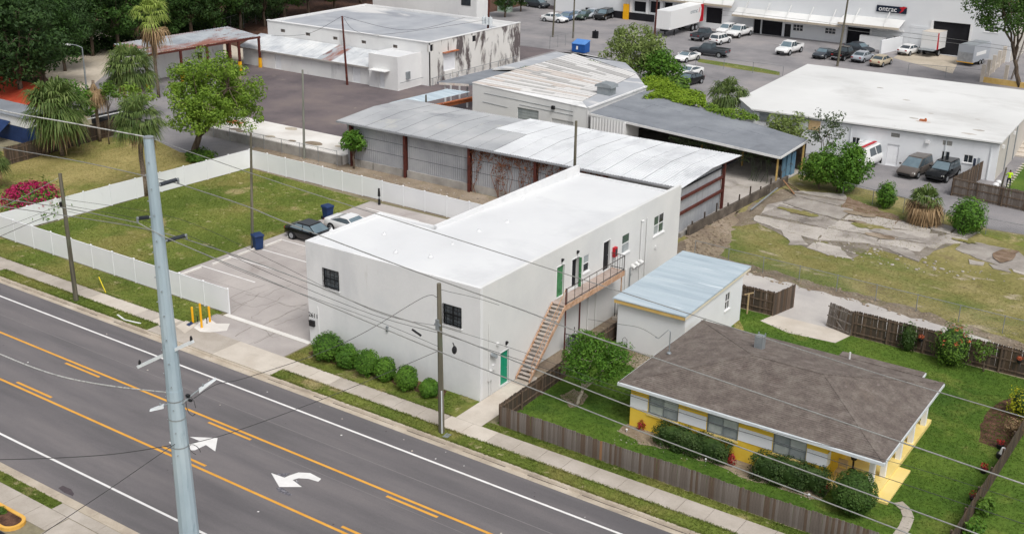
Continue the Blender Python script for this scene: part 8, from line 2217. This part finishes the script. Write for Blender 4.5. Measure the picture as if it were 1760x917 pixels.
# blue skip
b = at3(998, 90); t = thing('skip_container', b, 'blue steel refuse skip with sloping lid', 'skip')
m = MB(); m.hexa([b + Vector(q) for q in ((-1.1, -.7, .1), (1.1, -.7, .1), (1.1, .7, .1), (-1.1, .7, .1), (-1.1, -.75, 1.25), (1.1, -.75, 1.25), (1.1, .75, 1.7), (-1.1, .75, 1.7))]); m.build('body', M_blue_skip, t)
m = MB(); m.hexa([b + Vector(q) for q in ((-1.15, -.8, 1.25), (1.15, -.8, 1.25), (1.15, .8, 1.72), (-1.15, .8, 1.72), (-1.15, -.8, 1.31), (1.15, -.8, 1.31), (1.15, .8, 1.78), (-1.15, .8, 1.78))]); m.build('lid', mat('skip_lid', ['#4e7fc0', '#5a8ac8'], 1, 3, .6), t)
for x in (-.95, -.3, .3, .95): m = MB(); m.box(b.x + x - .05, b.x + x + .05, b.y - .8, b.y - .7, .15, 1.2); m.build('rib', M_blue_skip, t)
m = MB(); m.box(b.x - .3, b.x + .0, b.y - .815, b.y - .805, .5, 1.0); m.build('mark', M_white_frame, t)
q = at3(868, 20); m = MB(); m.box(q.x - 1.1, q.x + 1.1, q.y - .8, q.y + .8, 0, 1.6); m.box(q.x - 1.2, q.x + 1.2, q.y - .9, q.y + .9, 1.6, 1.75); tag(m.build('transformer_cabinet', mat('pale_green_box', ['#9fb3a4', '#acbdaf'], 1, 3, .6)), 'pale green electrical cabinet beside the far yard entrance', 'cabinet')
q = at3(1023, 66); m = MB(); m.box(q.x - .4, q.x + .4, q.y - .3, q.y + .3, 0, 1.1); m.cyl((q.x, q.y, 1.1), (q.x, q.y, 1.3), .1, .1, 8); tag(m.build('junction_box', M_dark_in), 'small dark junction box standing in the depot yard', 'cabinet')
# concrete pillars and kerb wall at the right
pf = thing('pillar_fence', at3(1690, 140), 'row of pale concrete pillars on a low wall at the right', 'fence')
a, b = at3(1687, 141), at3(1732, 100)
for k in range(6): p = a.lerp(b, k / 5.0); m = MB(); m.box(p.x - .22, p.x + .22, p.y - .22, p.y + .22, 0, 2.3); m.build('pillar', M_walk_new, pf)
m = MB(); m.beam(a + Vector((0, 0, .35)), b + Vector((0, 0, .35)), .2, .7); m.build('low_wall', M_walk, pf)
c = at3(1790, 156); m = MB(); m.beam(a + Vector((0, 0, .35)), c + Vector((0, 0, .35)), .25, .7); m.build('low_wall', M_fascia, pf)
p = at3(1727, 142); m = MB(); m.box(p.x - .22, p.x + .22, p.y - .22, p.y + .22, 0, 2.3); m.build('pillar', M_walk_new, pf)
st = thing('entrance_steps', at3(1745, 262), 'pale concrete steps beside the beige end wall at the right edge', 'steps')
for k in range(4):
    a = at3(1745, 268 - 5 * k); m = MB(); m.box(a.x - .2 + .1 * k, a.x + 4, a.y - .2, a.y + 1.2, .0, .16 * (k + 1)); m.build('step', M_walk_new, st)
ssp = thing('stepping_stone_path', at3(1740, 305), 'line of pale stepping stones across the grass by the worker', 'path')
for k in range(12):
    f = k / 11; p = at3(1727 + 33 * f, 324 - 42 * f)
    m = MB(); m.prism([(p.x + .28 * math.cos(i * 1.047 + k), p.y + .18 * math.sin(i * 1.047 + k)) for i in range(6)], .02, .05); m.build('stone', M_walk_new, ssp)
q = at3(1711, 322); V, Fc = [], []
m = MB(); m.ball(q + Vector((0, 0, .22)), .35, .25, .24, 10, 6, .15, random.Random(2)); m.ball(q + Vector((.15, .2, .5)), .25, .22, .2, 10, 6, .15, random.Random(3)); tag(m.build('rubbish_bag', M_white_frame, None, True), 'white rubbish bag lying by the picket fence near the worker', 'bag')
for k, x in enumerate((1670, 1676)):
    q = at3(x, 309 + 3 * k); m = MB(); m.box(q.x - .12, q.x + .12, q.y - .03, q.y + .03, 0, 2.1 + .2 * k); m.box(q.x - .1, q.x + .1, q.y + .03, q.y + .05, .3, 1.9); tag(m.build('leaning_board', mat('board%d' % k, ['#3b4253', '#8e959c'][k:k + 1], rough=.7)), ('dark' if k == 0 else 'pale grey') + ' upright board behind the picket fence corner', 'board')
# sheds and containers at the far left
b = at3(30, 246); t = thing('blue_container', b, 'blue and white container kiosk with a grey roof behind the picket fence', 'container')
m = MB(); m.box(b.x - 9, b.x + 1.5, b.y + .3, b.y + 3.6, 0, 1.7); m.build('blue_wall', mat('deep_blue', ['#1d2f55', '#263b66'], 1, 3, .6), t)
m = MB(); m.box(b.x - 9, b.x + 1.5, b.y + .3, b.y + 3.6, 1.702, 2.7); m.build('white_band', M_white_frame, t)
m = MB(); m.box(b.x - 9.2, b.x + 1.7, b.y + .1, b.y + 3.8, 2.702, 2.8); m.build('roof', M_flatgrey, t)
m = MB(); m.hexa([Vector((b.x - 5, b.y - 1.4, 1.3)), Vector((b.x - .5, b.y - 1.4, 1.3)), Vector((b.x - 1.2, b.y + .28, 2.0)), Vector((b.x - 5, b.y + .28, 2.0)), Vector((b.x - 5, b.y - 1.4, 1.36)), Vector((b.x - .5, b.y - 1.4, 1.36)), Vector((b.x - 1.2, b.y + .28, 2.06)), Vector((b.x - 5, b.y + .28, 2.06))]); m.build('awning', M_navy, t)
b = at3(30, 206); t = thing('red_roof_shed', b, 'low shed with a red-orange ribbed roof at the left edge', 'shed')
m = MB(); m.box(b.x - 9, b.x + 2.2, b.y, b.y + 4, 0, 1.9); m.build('walls', M_redsteel, t)
M_redroof = mat('red_roof', ['#a8412c', '#bb4f36'], 1, 4, .7)
for k in range(9): m = MB(); m.hexa([Vector((b.x - 9.4 + k * 1.3, b.y - .3, 1.9)), Vector((b.x - 8.15 + k * 1.3, b.y - .3, 1.9)), Vector((b.x - 8.15 + k * 1.3, b.y + 4.3, 2.9)), Vector((b.x - 9.4 + k * 1.3, b.y + 4.3, 2.9)), Vector((b.x - 9.4 + k * 1.3, b.y - .3, 1.98)), Vector((b.x - 8.15 + k * 1.3, b.y - .3, 1.98)), Vector((b.x - 8.15 + k * 1.3, b.y + 4.3, 2.98)), Vector((b.x - 9.4 + k * 1.3, b.y + 4.3, 2.98))]); m.build('roof_sheet', M_redroof, t)
t = thing('dark_trailer', at3(185, 222), 'long low black flatbed behind the picket fence', 'trailer')
m = MB(); a, b = at3(150, 232), at3(212, 218); m.beam(a + Vector((0, 1.6, 1.15)), b + Vector((0, 1.6, 1.15)), 2.6, .9); m.build('bed', M_trim, t)
m = MB(); m.beam(a + Vector((0, .25, 1.66)), b + Vector((0, .25, 1.66)), .08, .1); m.build('edge_rail', M_white_frame, t)
# loose rubble and litter
def scatter_stones(label, polys, n, smin, smax, seed, material=M_clump, z=.015):
    rnd = random.Random(seed); m = MB()
    for P in polys:
        x0, x1 = min(p[0] for p in P), max(p[0] for p in P); y0, y1 = min(p[1] for p in P), max(p[1] for p in P); k = 0
        while k < n:
            x, y = rnd.uniform(x0, x1), rnd.uniform(y0, y1); k += 1
            if inside((x, y), P):
                s = smin + (smax - smin) * rnd.random() ** 2.5; m.ball((x, y, z + s * .25), s, s * rnd.uniform(.6, 1), s * rnd.uniform(.35, .7), 6, 4, .25, rnd)
    tag(m.build('rubble', material, None, origin=(0, 0, 0)), label, 'rubble', kind='stuff')
scatter_stones('broken rubble piled beside the warehouse end and low wall', [[at(1168, 470), at(1178, 405), at(1235, 378), at(1262, 372), at(1250, 420), at(1208, 455)]], 800, .03, .2, 1, M_dirt)
scatter_stones('strip of rubble and litter along the alley edge', [[(-34, 75.6), (-24, 75.5), (-16, 74.5), (-10, 73.4), (-10, 74.6), (-18, 76.4), (-25, 77.3), (-33, 77.6)]], 1100, .03, .14, 2, M_dirt)
scatter_stones('gravel and litter in the dirt strip behind the rear white fence', [[(-80, 74.2), (-46, 73.4), (-46, 79.4), (-80, 78.8)]], 1200, .03, .14, 3)
scatter_stones('pale stone chips in the flower bed of the yellow house', [[(-26.7, 48.0), (-24.8, 48.8), (-15.2, 48.9), (-15.2, 49.8), (-26.7, 49.8)]], 160, .02, .05, 4)
scatter_stones('broken concrete lumps on the vacant lot', [[at(1390, 412), at(1560, 430), at(1700, 470), at(1740, 490), at(1600, 470), at(1420, 440)]], 200, .04, .16, 5, M_broken)
# leaf-litter scraps: undergrowth along the wood edge
V, Fc = [], []; rnd = random.Random(6)
for k in range(240):
    f = rnd.random(); p = at(60 + 420 * f + rnd.uniform(-10, 10), 108 - 78 * f + rnd.uniform(-14, 4)) ; leaves(V, Fc, (p[0], p[1], rnd.uniform(.4, 1.4)), rnd.uniform(.8, 1.7), 42, .3, rnd, .5)
for k in range(60):
    p = at(rnd.uniform(-20, 70), rnd.uniform(100, 185)); leaves(V, Fc, (p[0], p[1], rnd.uniform(.4, 1.2)), rnd.uniform(.8, 1.5), 40, .28, rnd, .5)
o = bpy.data.objects.new('undergrowth', leaf_mesh('undergrowth', V, Fc, L_forest)); COL.objects.link(o); tag(o, 'dark undergrowth filling the edge of the wood', 'undergrowth', kind='stuff')
